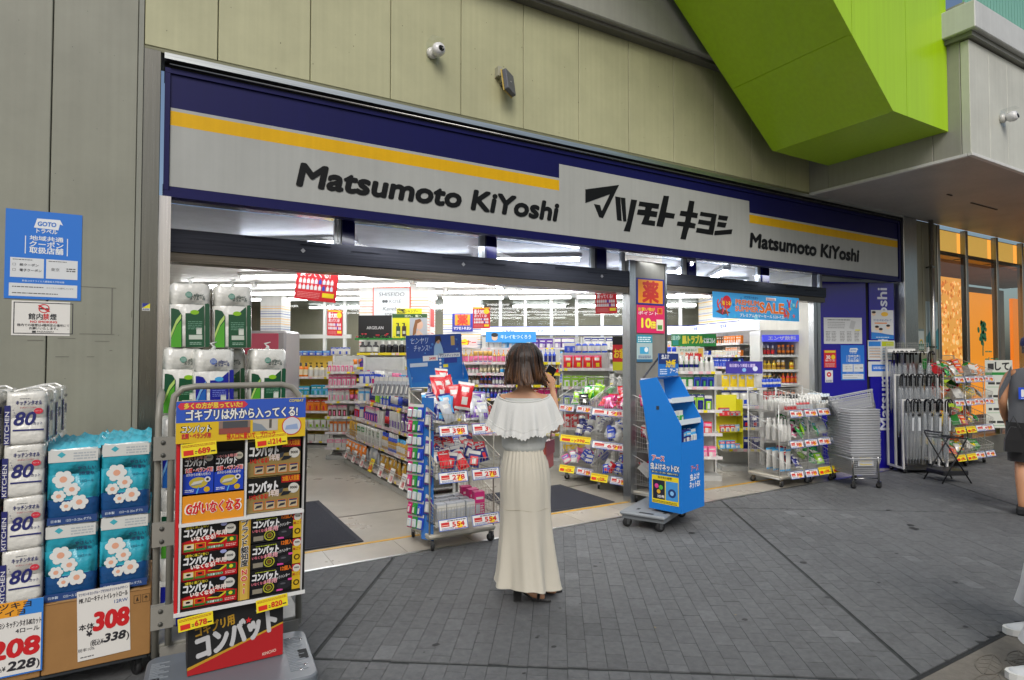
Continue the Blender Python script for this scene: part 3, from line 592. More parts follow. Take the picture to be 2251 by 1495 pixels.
def prod(kind,c,d,e,h=None,r=None,seed=0):
    f,h0,r0,m=KIND[kind]; h=h or h0; r=r or r0; k=(kind,c,d,e,round(h,3),round(r,3),seed)
    if k not in PR:
        b=MB(m); f(c,d,e,h,r,b,seed) if f is _pouch else f(c,d,e,h,r,b); PR[k]=(b.mesh(kind),r)
    return PR[k]
PAL=['white','blue','sky blue','red','pink','yellow','green','purple','orange','black','silver','gold','teal','cream','magenta','navy','lime','brown']
gr_=random.Random(11)
USED={}
def wd(kind,c,d,e):
    a='cap' if kind in('bottle','spray_can','tube') else 'lid' if kind=='jar' else 'pump' if kind=='pump_bottle' else 'top'
    s='%s %s'%(c,WORD[kind])
    if d!=c: s+=' with %s %s'%(d,a)
    if e not in(c,d): s+=' and %s label'%e
    return s
def row(M,x0,x1,kinds,place,pal=None,depth=1,dy=.075,h=None,r=None,gap=.006,run=(2,5),rnd=gr_,tilt=0,white=.0,jit=.12,grp=None):
    """set goods side by side from x0 to x1 on the surface whose frame is M (origin on the shelf front, x along it)"""
    x=x0; pal=pal or PAL
    while True:
        kind=rnd.choice(kinds); c=rnd.choice(pal) if rnd.random()>white else 'white'; d=rnd.choice(pal+['white']); e=rnd.choice(pal+['white','white'])
        hh=(h or KIND[kind][1])*rnd.uniform(.85,1.12); r0=(r or KIND[kind][2])*rnd.uniform(.88,1.1)
        me,rr=prod(kind,c,d,e,hh,r0,rnd.randrange(4)); n=rnd.randint(*run)
        if rnd.random()<.13: x+=rnd.uniform(.01,.06)
        if rnd.random()<.2 and kind in('carton','medicine_box'): hh*=.7; me,rr=prod(kind,c,d,e,hh,r0,0)
        for i in range(n):
            if x+2*rr>x1+.004: return
            for q in range(depth):
                Mx=M@T(x+rr,rnd.uniform(-.005,.008)+q*dy,0,rnd.gauss(0,jit) if kind not in('hanging_packet',) else rnd.gauss(0,.08),tilt+rnd.gauss(0,.02),rnd.gauss(0,.02))
                l_=wd(kind,c,d,e)+' '+place
                while len(l_.split())>15: l_=l_.replace(' with ',' ',1) if ' with ' in l_ else ' '.join(l_.split()[:15])
                put(me,kind,Mx.to_translation(),Mx.to_euler(),l_,WORD[kind],grp or '%s %s'%(plur(WORD[kind]),place))
            x+=2*rr+gap
def heap(M,x0,x1,y0,y1,n,kinds,place,pal,h=None,r=None,rnd=gr_,zs=.03,lean=R(-60)):
    """goods lying loosely in a bin: layers, each one turned its own way"""
    for i in range(n):
        kind=rnd.choice(kinds); c=rnd.choice(pal); d=rnd.choice(pal+['white']); e=rnd.choice(['white','white']+pal)
        me,rr=prod(kind,c,d,e,h,r,rnd.randrange(4)); t=i/max(1,n-1)
        Mx=M@T(rnd.uniform(x0,x1),y0+(y1-y0)*t,.01+zs*rnd.random()+.10*t,rnd.gauss(0,.35),lean*rnd.uniform(.25,.9),rnd.gauss(0,.25))
        l_=wd(kind,c,d,e)+' '+place
        if len(l_.split())>15: l_=' '.join(l_.replace(' with ',' ').replace(' and ',' ').split()[:15])
        put(me,kind,Mx.to_translation(),Mx.to_euler(),l_,WORD[kind],'%s %s'%(plur(WORD[kind]),place))
# ---- price card (flat card with print)
CARD={}
def card_mesh(num,w=.14,h=.065,style='white'):
    k=(num,w,h,style)
    if k in CARD: return CARD[k]
    b=MB('print'); bgc={'white':'#dedcd6','yellow':'#e6d21c','plain':'#dcdad4','pink':'#e6b9c0'}[style]
    b.box(-w/2,0,0,w/2,.0015,h,bgc)
    if style=='white':
        b.frame(-w/2,0,w/2,h,h*.06,'#2a55a8',1); b.rect(-w*.42,h*.35,-w*.14,h*.72,'#c01f22',1); b.rect(-w*.4,h*.45,-w*.16,h*.5,'#e8c8b0',2)
        b.disk(w*.22,h*.38,h*.3,'#ecd02a',1,n=12); b.lines(-w*.2,h*.78,w*.45,h*.95,1,'#44465a',1); b.lines(-w*.42,h*.1,0,h*.3,2,'#33508f',1)
        b.text(num,w*.17,h*.28,h*.42,'#c8181c',3,'c',.05,0,w*.42); b.lines(w*.02,h*.1,w*.42,h*.22,1,'#c8181c',3)
    elif style=='yellow':
        b.lines(-w*.46,h*.74,w*.46,h*.94,2,'#b05a10',1); b.rect(-w*.44,h*.12,-w*.16,h*.5,'#d02a18',1); b.text(num,w*.14,h*.18,h*.42,'#c8181c',2,'c',.05,0,w*.34); b.lines(-w*.12,h*.2,-w*.05,h*.45,2,'#222',1); b.lines(w*.33,h*.2,w*.46,h*.4,1,'#222',1)
    else:
        b.lines(-w*.42,h*.62,w*.42,h*.92,2,'#777a80',1); b.text(num,w*.1,h*.12,h*.4,'#c02630',2,'c',.03,0,w*.5)
    CARD[k]=b.mesh('price_card'); return CARD[k]
def price(parent,x,y,z,num,w=.14,h=.065,style='white',tilt=R(-18),rz=0,name='price_card'):
    o=bpy.data.objects.new(name,card_mesh(num,w,h,style)); C.objects.link(o); o.parent=parent; o.location=(x,y,z); o.rotation_euler=(tilt,0,rz); return o
# ---- wire work
def wires(b,p00,p10,p11,p01,nx,nz,r=.0016,col='#b9bab6',m='wire',edge=.0028):
    A,B_,C_,D=[Vector(p) for p in (p00,p10,p11,p01)]
    for i in range(nx+1):
        t=i/nx; b.tube([A.lerp(B_,t),D.lerp(C_,t)],edge if i in(0,nx) else r,col,m,n=4,cap=False)
    for j in range(nz+1):
        t=j/nz; b.tube([A.lerp(D,t),B_.lerp(C_,t)],edge if j in(0,nz) else r,col,m,n=4,cap=False)
def caster(parent,x,y,ang=0,r=.035,name='caster'):
    b=MB('chrome',T(x,y,0,ang)); b.box(-.012,-.028,.05,.012,.014,.085,'#8b8c8d'); b.tube([(-.016,0,r),(.016,0,r)],.006,'#999',n=6); b.box(-.017,-.016,.025,-.013,.012,.075,'#8b8c8d'); b.box(.013,-.016,.025,.017,.012,.075,'#8b8c8d')
    c=b.build(name,parent)
    b=MB('rubber',T(x,y,0,ang)); b.lathe([(.01,-.011),(r*.95,-.011),(r,-.006),(r,.006),(r*.95,.011),(.01,.011)],'#17181a',c=(0,0,r),n=16,axis='x'); b.build('wheel',c)
def wire_cart(label,loc,rz,Wd=.58,D=.46,H=1.3,tiers=(.2,.58,.96),cards=(),col='#b4b3ac',group='wire basket carts',dens=.028,lip=.13,style='white',bars=True):
    t=thing('wire_cart',label,'wire cart',loc,rz,group); w=Wd/2
    b=MB('wire')
    for x in(-w,w):
        b.tube([(x,D,.09),(x,D,H)],.008,col,n=6); b.tube([(x,0,.09),(x,0,tiers[-1]+.1)],.007,col,n=6); b.tube([(x,0,.10),(x,D,.10)],.010,col,n=6)
    b.tube([(-w,0,.10),(w,0,.10)],.010,col,n=6); b.tube([(-w,D,.10),(w,D,.10)],.010,col,n=6); b.tube([(-w,D,H),(w,D,H)],.007,col,n=6)
    b.build('frame',t)
    b=MB('plastic'); b.bbox(-w-.01,-.03,.105,w+.01,D+.01,.135,.008,'#b7b2a4'); b.build('base_tray',t)
    zz=list(tiers)+[H]
    for i,z in enumerate(tiers):
        b=MB('wire'); z2=zz[i+1]-.03; f=-.10
        n=int(Wd/dens); m_=int((D-f)/dens)
        wires(b,(-w,f,z),(w,f,z),(w,D,z),(-w,D,z),n,6,col=col)             # floor
        wires(b,(-w,D,z),(w,D,z),(w,D,z2),(-w,D,z2),n,5,col=col)           # back
        wires(b,(-w,f,z),(w,f,z),(w,f-.02,z+lip),(-w,f-.02,z+lip),n,3,col=col)   # front lip
        for x in(-w,w):                                                    # sloping sides
            P=[(x,f,z),(x,D,z),(x,D,z2),(x,f-.02,z+lip)]
            wires(b,*P,m_,5,col=col); b.tube([P[3],P[2]],.0045,col,n=5)
        b.build('wire_basket',t)
        b=MB('gloss'); b.box(-w,f-.028,z-.012,w,f-.020,z+.028,'#a9aaa5'); b.build('card_rail',t)
        if i<len(cards):
            for q,nm_ in enumerate(cards[i]):
                n_=len(cards[i]); price(t,-w+Wd*(q+.5)/n_,f-.058,z-.045,nm_,Wd/n_*.86,.09,style if nm_[0]!='y' else 'yellow')
    for x in(-w+.03,w-.03):
        for y in(.0,D-.04): caster(t,x,y,gr_.uniform(-.8,.8))
    t['M']=0; return t,T(*loc,rz)
# ================= foreground left: stacked paper goods, roll cage, bait display
# --- kitchen towel packs
def towel_pack():
    t=thing('kitchen_towel_pack','','kitchen towels'); w,h,d=.155,.240,.21
    b=MB('film'); secs=[]
    for k,(z,s) in enumerate(((0,.93),(.005,.985),(.02,1),(h*.49,1),(h*.5,.985),(h*.51,1),(h-.02,1),(h-.005,.975),(h,.92))):
        ring=[]
        for q in range(28):
            a=2*PI*q/28; c_,s_=math.cos(a),math.sin(a); ring.append((w/2*s*math.copysign(abs(c_)**.30,c_),d/2*s*math.copysign(abs(s_)**.30,s_)+d/2,z+.003*math.sin(a*5+k)))
        secs.append(ring)
    b.loft(secs,'#d4d3cb'); b.tube([(-w*.4,d*.5,h),(-w*.1,d*.45,h+.012),(w*.2,d*.55,h+.016),(w*.4,d*.5,h)],.006,'#d0d0cb',n=5); b.build('wrapped_rolls',t)
    p=MB('print',T(0,-.0012,0)); nv='#1c2168'
    p.rect(-w*.5,.0,-w*.36,h*.75,nv,1); p.text('KITCHEN',-w*.385,h*.03,.016,'#d8d8d8',2,'l',.02,0,h*.6,rot=R(90))
    p.text('キッチンタオル',w*.07,h*.76,.017,nv,1,'c',.03,.1,.095); p.text('手も魚もたっぷり吸収!',w*.05,h*.69,.006,'#b02838',1,'c',.01,0,.06)
    p.text('80',-w*.02,h*.37,.062,nv,1,'c',.035,.25,.078); p.disk(w*.30,h*.63,.017,'#c8283c',1,rz=.014); p.text('4ロール',w*.30,h*.62,.006,'#f0d0d0',2,'c',.0,0,.022)
    p.text('カット',w*.29,h*.37,.012,nv,1,'c',.02,.1,.034); p.rect(-w*.3,h*.255,w*.44,h*.285,nv,1); p.lines(-w*.15,h*.87,w*.1,h*.89,1,'#555860',1)
    for q in range(4): p.disk(-w*.3+q*.004,h*(.66-.05*q),.002,nv,1,n=6)
    p.build('print',t)
    p=MB('print',T(w/2+.0012,0,0,R(90))); p.rect(.02,h*.02,.06,h*.72,nv,1); p.text('TOWEL',.052,h*.08,.022,'#d8d8d8',2,'l',.02,0,h*.55,rot=R(90)); p.text('80',.13,h*.4,.05,nv,1,'c',.03,.2,.06); p.text('キッチンタオル',.13,h*.76,.014,nv,1,'c',.02,0,.08); p.build('print',t)
    return t
pk=towel_pack(); first=True
LV=('lowest','second lowest','second highest','topmost')
for sx_,(x,y) in enumerate(((-.533,-1.145),(-.705,-1.15),(-.53,-.90),(-.70,-.9),(-.53,-.66))):
    for k in range(4):
        o=pk if first else copy_tree(pk); first=False
        o.location=(x+gr_.uniform(-.004,.004),y+gr_.uniform(-.006,.006),.475+.241*k); o.rotation_euler=(0,0,gr_.uniform(-.03,.03))
        col=('front stack beside the teal packs','front stack at the picture edge','second stack beside the teal packs','second stack at the picture edge','rear stack against the wall')[sx_]
        tag(o,'four roll kitchen towel pack, %s in the %s'%(LV[k],col),'kitchen towels','kitchen towel packs stacked by the wall')
# --- teal toilet roll packs (plain print)
def teal_pack():
    t=thing('toilet_roll_pack','','toilet rolls'); w,h,d=.212,.355,.22
    b=MB('film'); secs=[]; TQ='#2c9fb4'
    cols=[]
    zz=((0,.9),(.012,.985),(h*.33,1),(h*.335,.99),(h*.34,1),(h*.66,1),(h*.665,.99),(h*.67,1),(h*.86,1),(h*.97,.97),(h,.9))
    for k,(z,s) in enumerate(zz):
        ring=[]
        for q in range(32):
            a=2*PI*q/32; c_,s_=math.cos(a),math.sin(a); ring.append((w/2*s*math.copysign(abs(c_)**.28,c_),d/2*s*math.copysign(abs(s_)**.28,s_)+d/2,z+.004*math.sin(a*6+k)))
        secs.append(ring)
    b.loft(secs[:3],'#1d4f86',caps=False); b.loft(secs[2:9],TQ,caps=False); b.loft(secs[8:],'#cfd3d0',caps=False); b.poly(secs[-1],'#bfd6da'); b.poly(secs[0][::-1],'#1d4f86'); b.build('wrapped_rolls',t)
    b=MB('film'); n=14   # loose gathered top of the film
    for q in range(3):
        pts=[];r_=random.Random(q)
        for i in range(n): pts.append((-w*.5+w*i/(n-1),d*(.25+.25*q)+r_.uniform(-.01,.01),h+.012+r_.uniform(0,.028)))
        b.add([(x,y-.03,h*.985) for x,y,z in pts]+pts+[(x,y+.03,h*.985) for x,y,z in pts],[(i,i+1,n+i+1,n+i) for i in range(n-1)]+[(n+i,n+i+1,2*n+i+1,2*n+i) for i in range(n-1)],'#4db4c9',None,True)
    b.build('gathered_film',t)
    p=MB('print',T(0,-.0015,0))
    p.rect(-w*.46,.0,w*.46,h*.10,'#1b3f79',1); p.text('日本製',-w*.3,h*.035,.010,'#cfdbe8',2,'c',.02); p.text('12ロール 25m ダブル',w*.12,h*.033,.011,'#cfdbe8',2,'c',.02,0,.10)
    p.rect(-w*.46,h*.83,w*.46,h*.99,'#cdcfca',1); p.flat([(-w*.30,h*.93),(-w*.22,h*.97),(-w*.14,h*.93),(-w*.22,h*.89)],'#3aa6b5',2); p.lines(w*.0,h*.86,w*.42,h*.97,3,'#a9b0b4',2)
    p.text('やさしい',w*.25,h*.72,.014,'#123f63',2,'c',.03); p.text('2枚重ね',w*.25,h*.65,.013,'#123f63',2,'c',.03); p.text('12ロール',w*.26,h*.55,.010,'#123f63',2,'c',.02)
    for q,(x,z,r) in enumerate(((-.18,.60,.042),(-.02,.46,.032),(-.26,.38,.028),(.12,.28,.036),(-.12,.24,.024))):   # plain flower print in place of the character
        for k in range(6): p.disk(w*x+r*.62*math.cos(k*PI/3),h*z+r*.62*math.sin(k*PI/3),r*.42,'#d9dcd8',2+k*.1,n=10)
        p.disk(w*x,h*z,r*.36,'#dba184',3,n=12)
    p.build('print',t); return t
tp=teal_pack(); first=True
for k in range(2):
    for i,x in enumerate((-.352,-.135)):
        for j,y in enumerate((-1.12,-.89)):
            o=tp if first else copy_tree(tp); first=False
            o.location=(x+gr_.uniform(-.003,.003),y,.445+.358*k+(.012 if i else 0)); o.rotation_euler=(0,0,gr_.uniform(-.03,.03))
            tag(o,'teal twelve roll toilet paper pack with white flowers, %s %s %s'%('front' if j==0 else 'rear',('lower','upper')[k],('nearer the kitchen towels','nearer the roll cage')[i]),'toilet rolls','teal toilet roll packs on the cardboard carton')
# --- carton and flat trolleys under the stacks
def carton(name,label,x0,x1,y0,y1,z0,z1):
    t=thing(name,label,'carton',(x0,y0,z0)); w,d,h=x1-x0,y1-y0,z1-z0
    b=MB('card'); b.bbox(0,0,0,w,d,h,.004,'#9a713f'); b.build('box',t)
    b=MB('card',T(0,-.0002,0)); b.rect(.0,h-.006,w,h-.003,'#6d4c26',1); b.box(.05,.0,h*.999,w-.05,d,h+.001,'#b08a58'); b.build('flap_seam',t)
    b=MB('print',T(0,-.0005,0)); k='#3c2a15'
    b.frame(w*.33,h*.12,w*.39,h*.86,.0025,k,1)
    for q,s in enumerate('トイレットロール'): b.text(s,w*.36,h*(.77-.082*q),.018,k,1,'c',.02)
    b.frame(w*.83,h*.80,w*.90,h*.92,.002,k,1); b.frame(w*.915,h*.80,w*.985,h*.92,.002,k,1); b.flat([(w*.93,h*.86),(w*.95,h*.9),(w*.97,h*.86)],k,1); b.rect(w*.948,h*.815,w*.952,h*.87,k,1); b.flat([(w*.85,h*.83),(w*.865,h*.9),(w*.88,h*.83)],k,1)
    b.build('print',t); return t
carton('cardboard_carton','brown cardboard carton under the teal toilet roll packs',-.455,-.02,-1.14,-.66,.115,.443)
carton('cardboard_carton','brown cardboard carton under the white kitchen towel stacks',-.80,-.459,-1.14,-.45,.115,.470)
def flat_trolley(label,x0,x1,y0,y1,z=.09):
    t=thing('flat_trolley',label,'trolley',((x0+x1)/2,(y0+y1)/2,0)); w=(x1-x0)/2;d=(y1-y0)/2
    b=MB('plastic'); b.bbox(-w,-d,z,w,d,z+.022,.006,'#3d4247'); b.build('deck',t)
    for x in(-w+.05,w-.05):
        for y in(-d+.05,d-.05): caster(t,x,y,.5,.036)
flat_trolley('dark flat trolley carrying the cardboard cartons by the wall',-.80,-.03,-1.12,-.5)
# --- handwritten price posters on the cartons
def sheet_thing(name,label,cat,loc,rz,w,h,draw,bgc='#dcdad4',rx=0,th=.0015,group=None,m='print',ry=0,lm=None):
    t=thing(name,label,cat,loc,rz,group,rx,ry); b=MB(m); b.box(0,0,0,w,th,h,bgc); b.build('sheet',t)
    p=MB(lm or m); draw(p,w,h); p.build('print',t); return t
def d308(p,w,h):
    k='#26242a'
    p.text('マツモトキヨシグループだけのオリジナルデザイン',w*.5,h*.93,h*.035,'#23366f',1,'c',.02,0,w*.94); p.text('MK ハローキティトイレットロール',w*.5,h*.83,h*.065,k,1,'c',.03,0,w*.92); p.text('12RW',w*.83,h*.74,h*.05,'#3f5c92',1,'c',.02)
    p.text('308',w*.64,h*.40,h*.26,'#c5161d',1,'c',.07,.08,w*.66); p.text('本体',w*.17,h*.44,h*.07,k,1,'c',.03); p.text('¥',w*.22,h*.33,h*.09,k,1,'c',.04)
    p.text('338',w*.70,h*.20,h*.12,k,1,'c',.06,.2,w*.42); p.text('(税込¥',w*.36,h*.19,h*.07,k,1,'c',.02,0,w*.24); p.text(')',w*.95,h*.19,h*.1,k,1,'c',.02); p.text('税率10%',w*.16,h*.13,h*.04,k,1,'c',.01); p.lines(w*.05,h*.04,w*.3,h*.07,1,'#555',1)
sheet_thing('price_poster','white paper price poster reading 308 yen taped on the cardboard carton','price poster',(-.316,-1.146,.15),R(1),.212,.33,d308,ry=R(-1.5))
def d208(p,w,h):
    k='#26242a'; p.frame(0,0,w,h,w*.03,'#2b6fc0',.5); p.rect(0,h*.80,w,h,'#2b7fd0',1); p.flat([(0,h*.80),(w*.6,h*.80),(w*.75,h),(0,h)],'#e39a22',1.5); p.text('マツキヨ',w*.45,h*.91,h*.07,k,2.5,'c',.03,0,w*.7); p.text('イイヨ',w*.45,h*.82,h*.065,k,2.5,'c',.03,0,w*.5)
    p.text('マツモトキヨシ キッチンタオル80カット',w*.5,h*.66,h*.07,k,1,'c',.02,0,w*.94); p.text('4ロール',w*.75,h*.57,h*.055,k,1,'c',.02)
    p.text('208',w*.55,h*.26,h*.24,'#c5161d',1,'c',.07,.08,w*.78); p.text('228',w*.66,h*.08,h*.12,k,1,'c',.06,.15,w*.45); p.text('(税込¥',w*.27,h*.09,h*.06,k,1,'c',.02,0,w*.28); p.text(')',w*.93,h*.08,h*.1,k,1,'c',.02)
sheet_thing('price_poster','blue bordered price poster reading 208 yen on the kitchen towel carton','price poster',(-.675,-1.152,.15),0,.225,.335,d208)
# --- grey tube roll cage with the green and blue toilet roll packs
rc=thing('roll_cage','grey painted tube roll cage loaded with toilet roll packs','roll cage',(.0,-1.30,0))
GT='#86847a'
b=MB('paint'); b.bbox(.0,0,.17,.68,.62,.215,.006,'#7d7c74'); b.box(.02,-.012,.135,.66,.0,.20,'#8b8982'); b.build('deck',rc)
def hoop(name,pts,r=.016):
    b=MB('paint'); b.tube(pts,r,GT,n=10); return b.build(name,rc)
hoop('hoop',[(.0,.0,.16),(.0,.0,1.30),(.005,.02,1.38),(.012,.08,1.41),(.012,.50,1.41),(.005,.58,1.38),(.0,.6,1.3),(.0,.6,.16)])
hoop('hoop',[(.055,-.03,.22),(.055,-.03,1.34),(.065,-.03,1.41),(.10,-.03,1.445),(.16,-.03,1.455),(.56,-.03,1.455),(.61,-.03,1.44),(.645,-.03,1.40),(.655,-.03,1.33),(.655,-.03,.22)])
for z in (1.16,.75,.36):
    b=MB('paint'); b.box(-.02,-.048,z-.055,.075,-.012,z+.055,'#8d8b83'); b.tube([(.02,-.052,z+.03),(.02,-.046,z+.03)],.011,'#55554f',n=8); b.tube([(.02,-.052,z-.03),(.02,-.046,z-.03)],.011,'#55554f',n=8); b.build('bracket',rc)
for y in (.15,.3,.45): hoop('side_rod',[(.004,y,.2),(.008,y,1.405)],.006)
for x in(.07,.61):
    for y in(.05,.55):
        b=MB('chrome'); b.box(x-.02,y-.035,.10,x+.02,y+.02,.17,'#777'); c_=b.build('caster',rc); b=MB('rubber'); b.lathe([(.02,-.016),(.058,-.016),(.062,-.008),(.062,.008),(.058,.016),(.02,.016)],'#1b2a20',c=(x,y,.062),n=18,axis='x'); b.lathe([(.01,-.018),(.04,-.018),(.04,.018),(.01,.018)],'#2f6a44',c=(x,y,.062),n=14,axis='x'); b.build('wheel',c_)
def elle_pack(g):
    t=thing('toilet_roll_pack','','toilet rolls'); w,h,d=.205,.355,.20
    dk,lt,pl=(('#0f4a30','#4a9c2c','#a9c96a') if g else ('#17208c','#1f5fb0','#6fa6d4'))
    b=MB('film'); secs=[]
    for k,(z,s) in enumerate(((0,.9),(.012,.985),(h*.33,1),(h*.335,.985),(h*.34,1),(h*.66,1),(h*.665,.985),(h*.67,1),(h*.97,.98),(h,.88))):
        ring=[]
        for q in range(32):
            a=2*PI*q/32; c_,s_=math.cos(a),math.sin(a); ring.append((w/2*s*math.copysign(abs(c_)**.4,c_),d/2*s*math.copysign(abs(s_)**.4,s_)+d/2,z+.003*math.sin(a*6+k)))
        secs.append(ring)
    b.loft(secs,'#cfcfc8'); b.tube([(0,d*.5,h*.98),(.006,d*.5,h+.02),(-.012,d*.48,h+.035),(.02,d*.5,h+.045)],[.02,.008,.007,.003],'#c4c8c4',n=6); b.build('wrapped_rolls',t)
    p=MB('gloss',T(0,-.0015,0))
    p.flat([(-w*.46,.0),(-w*.20,.0),(-w*.20,h*.50),(-w*.28,h*.58),(-w*.40,h*.60),(-w*.46,h*.60)],dk,1); p.flat([(-w*.46,h*.0),(-w*.22,h*.0),(-w*.22,h*.42),(-w*.33,h*.33),(-w*.46,h*.12)],lt,2); p.flat([(-w*.46,h*.14),(-w*.33,h*.35),(-w*.22,h*.45),(-w*.22,h*.52),(-w*.34,h*.42),(-w*.46,h*.22)],pl,3)
    p.flat([(-w*.12,0),(w*.33,0),(w*.33,h*.66),(w*.22,h*.60),(w*.10,h*.53),(-w*.12,h*.53)],dk,1); p.flat([(w*.35,0),(w*.46,0),(w*.46,h*.67),(w*.42,h*.69),(w*.35,h*.68)],dk,1)
    p.disk(w*.1,h*.545,.022,'#7fb51e' if g else '#3f9fd6',2,rz=.013,n=14); p.lines(-w*.06,h*.28,w*.28,h*.42,5,'#5f8f78' if g else '#6f7fd0',2,.4)
    p.rect(-w*.04,h*.12,w*.28,h*.19,'#b9c2b6',2); p.rect(w*.14,h*.2,w*.27,h*.3,'#c8cec4',2); p.lines(-w*.02,h*.04,w*.26,h*.09,2,'#86a895',2)
    em='#1f7a66' if g else '#2a50b0'; p.disk(-w*.04,h*.82,.017,em,1)
    for q in range(4): p.rect(-w*.04-.014,h*.82-.010+.006*q,-w*.04+.014,h*.82-.008+.006*q,'#c9d8d2',2)
    ink='#22403a' if g else '#22306e'; p.text('elleair',w*.2,h*.80,.015,ink,1,'c',.02,.15,.048); p.text('エリエール',w*.17,h*.745,.019,ink,1,'c',.03,.15,.075); p.lines(w*.0,h*.68,w*.3,h*.70,1,'#9aa09c',1)
    p.build('print',t); return t
eg=elle_pack(True); eb=elle_pack(False)
PK=[(.147,-.92,1.655,1,'top left one standing alone on the roll cage'),(.362,-.92,1.655,1,'top right one standing alone on the roll cage'),(.115,-.92,1.295,1,'left one in the second layer of the roll cage'),(.265,-1.02,1.285,0,'middle one of the second layer'),(.345,-.81,1.29,1,'one behind the blue pack'),(.552,-.92,1.29,1,'right one in the second layer of the roll cage')]
for L_,z in enumerate((.932,.572,.217)):
    for i,x in enumerate((.115,.335,.552)): PK.append((x,-1.12 if i==0 else -.98,z,(i+L_)%2,'%s one in the %s layer, roll cage'%(('left','middle','right')[i],('third','fourth','lowest')[L_])))
ug=ub=True
for x,y,z,g,l in PK:
    if g: o=eg if ug else copy_tree(eg); ug=False
    else: o=eb if ub else copy_tree(eb); ub=False
    o.location=(x,y,z); o.rotation_euler=(0,gr_.uniform(-.02,.02),gr_.uniform(-.06,.06)); tag(o,'%s and white toilet roll pack, %s'%('green' if g else 'blue',l),'toilet rolls','toilet roll packs on the roll cage')
# --- grey hand truck and the black roach bait display
ht=thing('hand_truck','grey plastic platform hand truck under the roach bait display','hand truck',(.30,-1.67,0),R(-4))
b=MB('plastic'); pts=[]
for cx_,cy_,a0 in ((.30,.20,0),(-.30,.20,90),(-.30,-.20,180),(.30,-.20,270)):
    for q in range(5): a=R(a0+q*22.5); pts.append((cx_+.045*math.cos(a),cy_+.045*math.sin(a)))
n=len(pts); b.add([(x,y,.165) for x,y in pts]+[(x,y,.195) for x,y in pts]+[(x*.985,y*.98,.203) for x,y in pts],[tuple(range(n-1,-1,-1)),tuple(range(2*n,3*n))]+[(i,(i+1)%n,n+(i+1)%n,n+i) for i in range(n)]+[(n+i,n+(i+1)%n,2*n+(i+1)%n,2*n+i) for i in range(n)],'#6a7076'); b.box(-.30,-.255,.10,.30,-.24,.165,'#62686e'); b.box(-.30,.20,.12,.30,.23,.165,'#62686e'); b.build('deck',ht)
b=MB('plastic')
for q in range(22):
    for x0 in (.235,-.325): 
        y=-.17+q*.016; b.box(x0,y,.2025,x0+.075-.02*(q%3),y+.004,.2065,'#83898e')
stuff(b.build('tread_rib',ht))
b=MB('rubber'); b.box(.285,-.07,.2005,.325,.02,.2062,'#15171a'); b.box(-.325,-.07,.2005,-.285,.02,.2062,'#15171a'); b.build('handle_slot',ht)
b=MB('chrome')
for x,y in ((.315,.14),(.305,-.13),(.265,.17),(.28,-.17)): b.lathe([(.009,.2),(.008,.206),(.0,.208)],'#c9c9c9',c=(x,y,0),n=10)
b.build('rivet',ht)
for x in(-.24,.26):
    for y in(-.17,.17): caster(ht,x,y,.7,.05)
ds=thing('bait_display','tall black cardboard display of roach bait boxes with blue and yellow header','display stand',(.068,-1.70,.208))
b=MB('print'); W0=.535
b.box(.055,.02,0,.450,.20,.32,'#131313'); b.build('plinth_box',ds)
p=MB('print',T(.055,.019,0)); w,h=.395,.32
p.flat([(0,.0),(w,.0),(w,h*.45),(0,h*.07)],'#a81218',1); p.flat([(0,h*.07),(w,h*.45),(w,h*.475),(0,h*.11)],'#b58a20',1.2)
p.text('ゴキブリ用',w*.28,h*.555,.036,'#a8801c',2,'c',.05,.12,.16,rot=R(10)); p.text('コンバット',w*.52,h*.31,.084,'#b9b9b9',2,'c',.075,.16,.335,rot=R(11)); p.text('COMBAT',w*.80,h*.70,.015,'#a9a9a9',2,'c',.02,0,.08,rot=R(8))
for (x,z,r,c_) in ((.245,.190,.015,'#c81c22'),(.224,.174,.009,'#111')): p.flat([(x+r*(1 if i%2==0 else .42)*math.sin(i*PI/5),z+r*(1 if i%2==0 else .42)*math.cos(i*PI/5)) for i in range(10)],c_,4)
p.text('KINCHO',w*.85,h*.055,.014,'#d9b9a9',2,'c',.03,.1,.06,rot=R(6)); p.build('print',ds)
ZB=.285; TL=R(4)   # shelf case leaning slightly back
def dm(x=0,y=0,z=0): return T(0,0,ZB,0,TL)@T(x,y,z)
cs=MB('print',dm()); hC=.77
cs.box(0,.10,0,W0,.13,hC,'#101010'); cs.box(0,-.02,0,.012,.13,hC,'#c4161c'); cs.box(W0-.012,-.02,0,W0,.13,hC,'#141414'); cs.box(.012,-.02,0,W0-.012,.10,.016,'#141414'); cs.box(.012,.0,.385,W0-.012,.10,.395,'#1c1c1c'); cs.build('case',ds)
cs=MB('print',dm()); cs.box(-.002,-.026,-.004,W0+.004,-.0205,.012,'#d8d8d6'); cs.box(.012,-.026,.383,W0-.01,-.0005,.397,'#d8d8d6'); cs.box(.014,-.024,.012,.022,-.0005,hC,'#d2d2d0'); cs.box(.268,-.024,.397,.276,-.0005,hC-.03,'#d2d2d0'); cs.box(W0-.016,-.024,.012,W0-.011,-.0005,hC,'#bdbdbb'); cs.build('white_edge',ds)
hd=MB('print',dm()); hd.box(-.005,-.035,.745,W0-.015,-.028,.925,'#d9b520'); ho=hd.build('header_card',ds)
p=MB('print',dm(-.005,-.035,.745)); w,h=W0-.01,.18
p.rect(0,h*.49,w,h,'#2f56b8',1); p.flat([(w*.03,h*.80),(w*.5,h*.80),(w*.53,h*.88),(w*.5,h*.965),(w*.03,h*.965),(w*.01,h*.88)],'#cc3348',2); p.text('多くの方が思っていた!',w*.27,h*.83,.019,'#e9d24a',3,'c',.05,.0,.225)
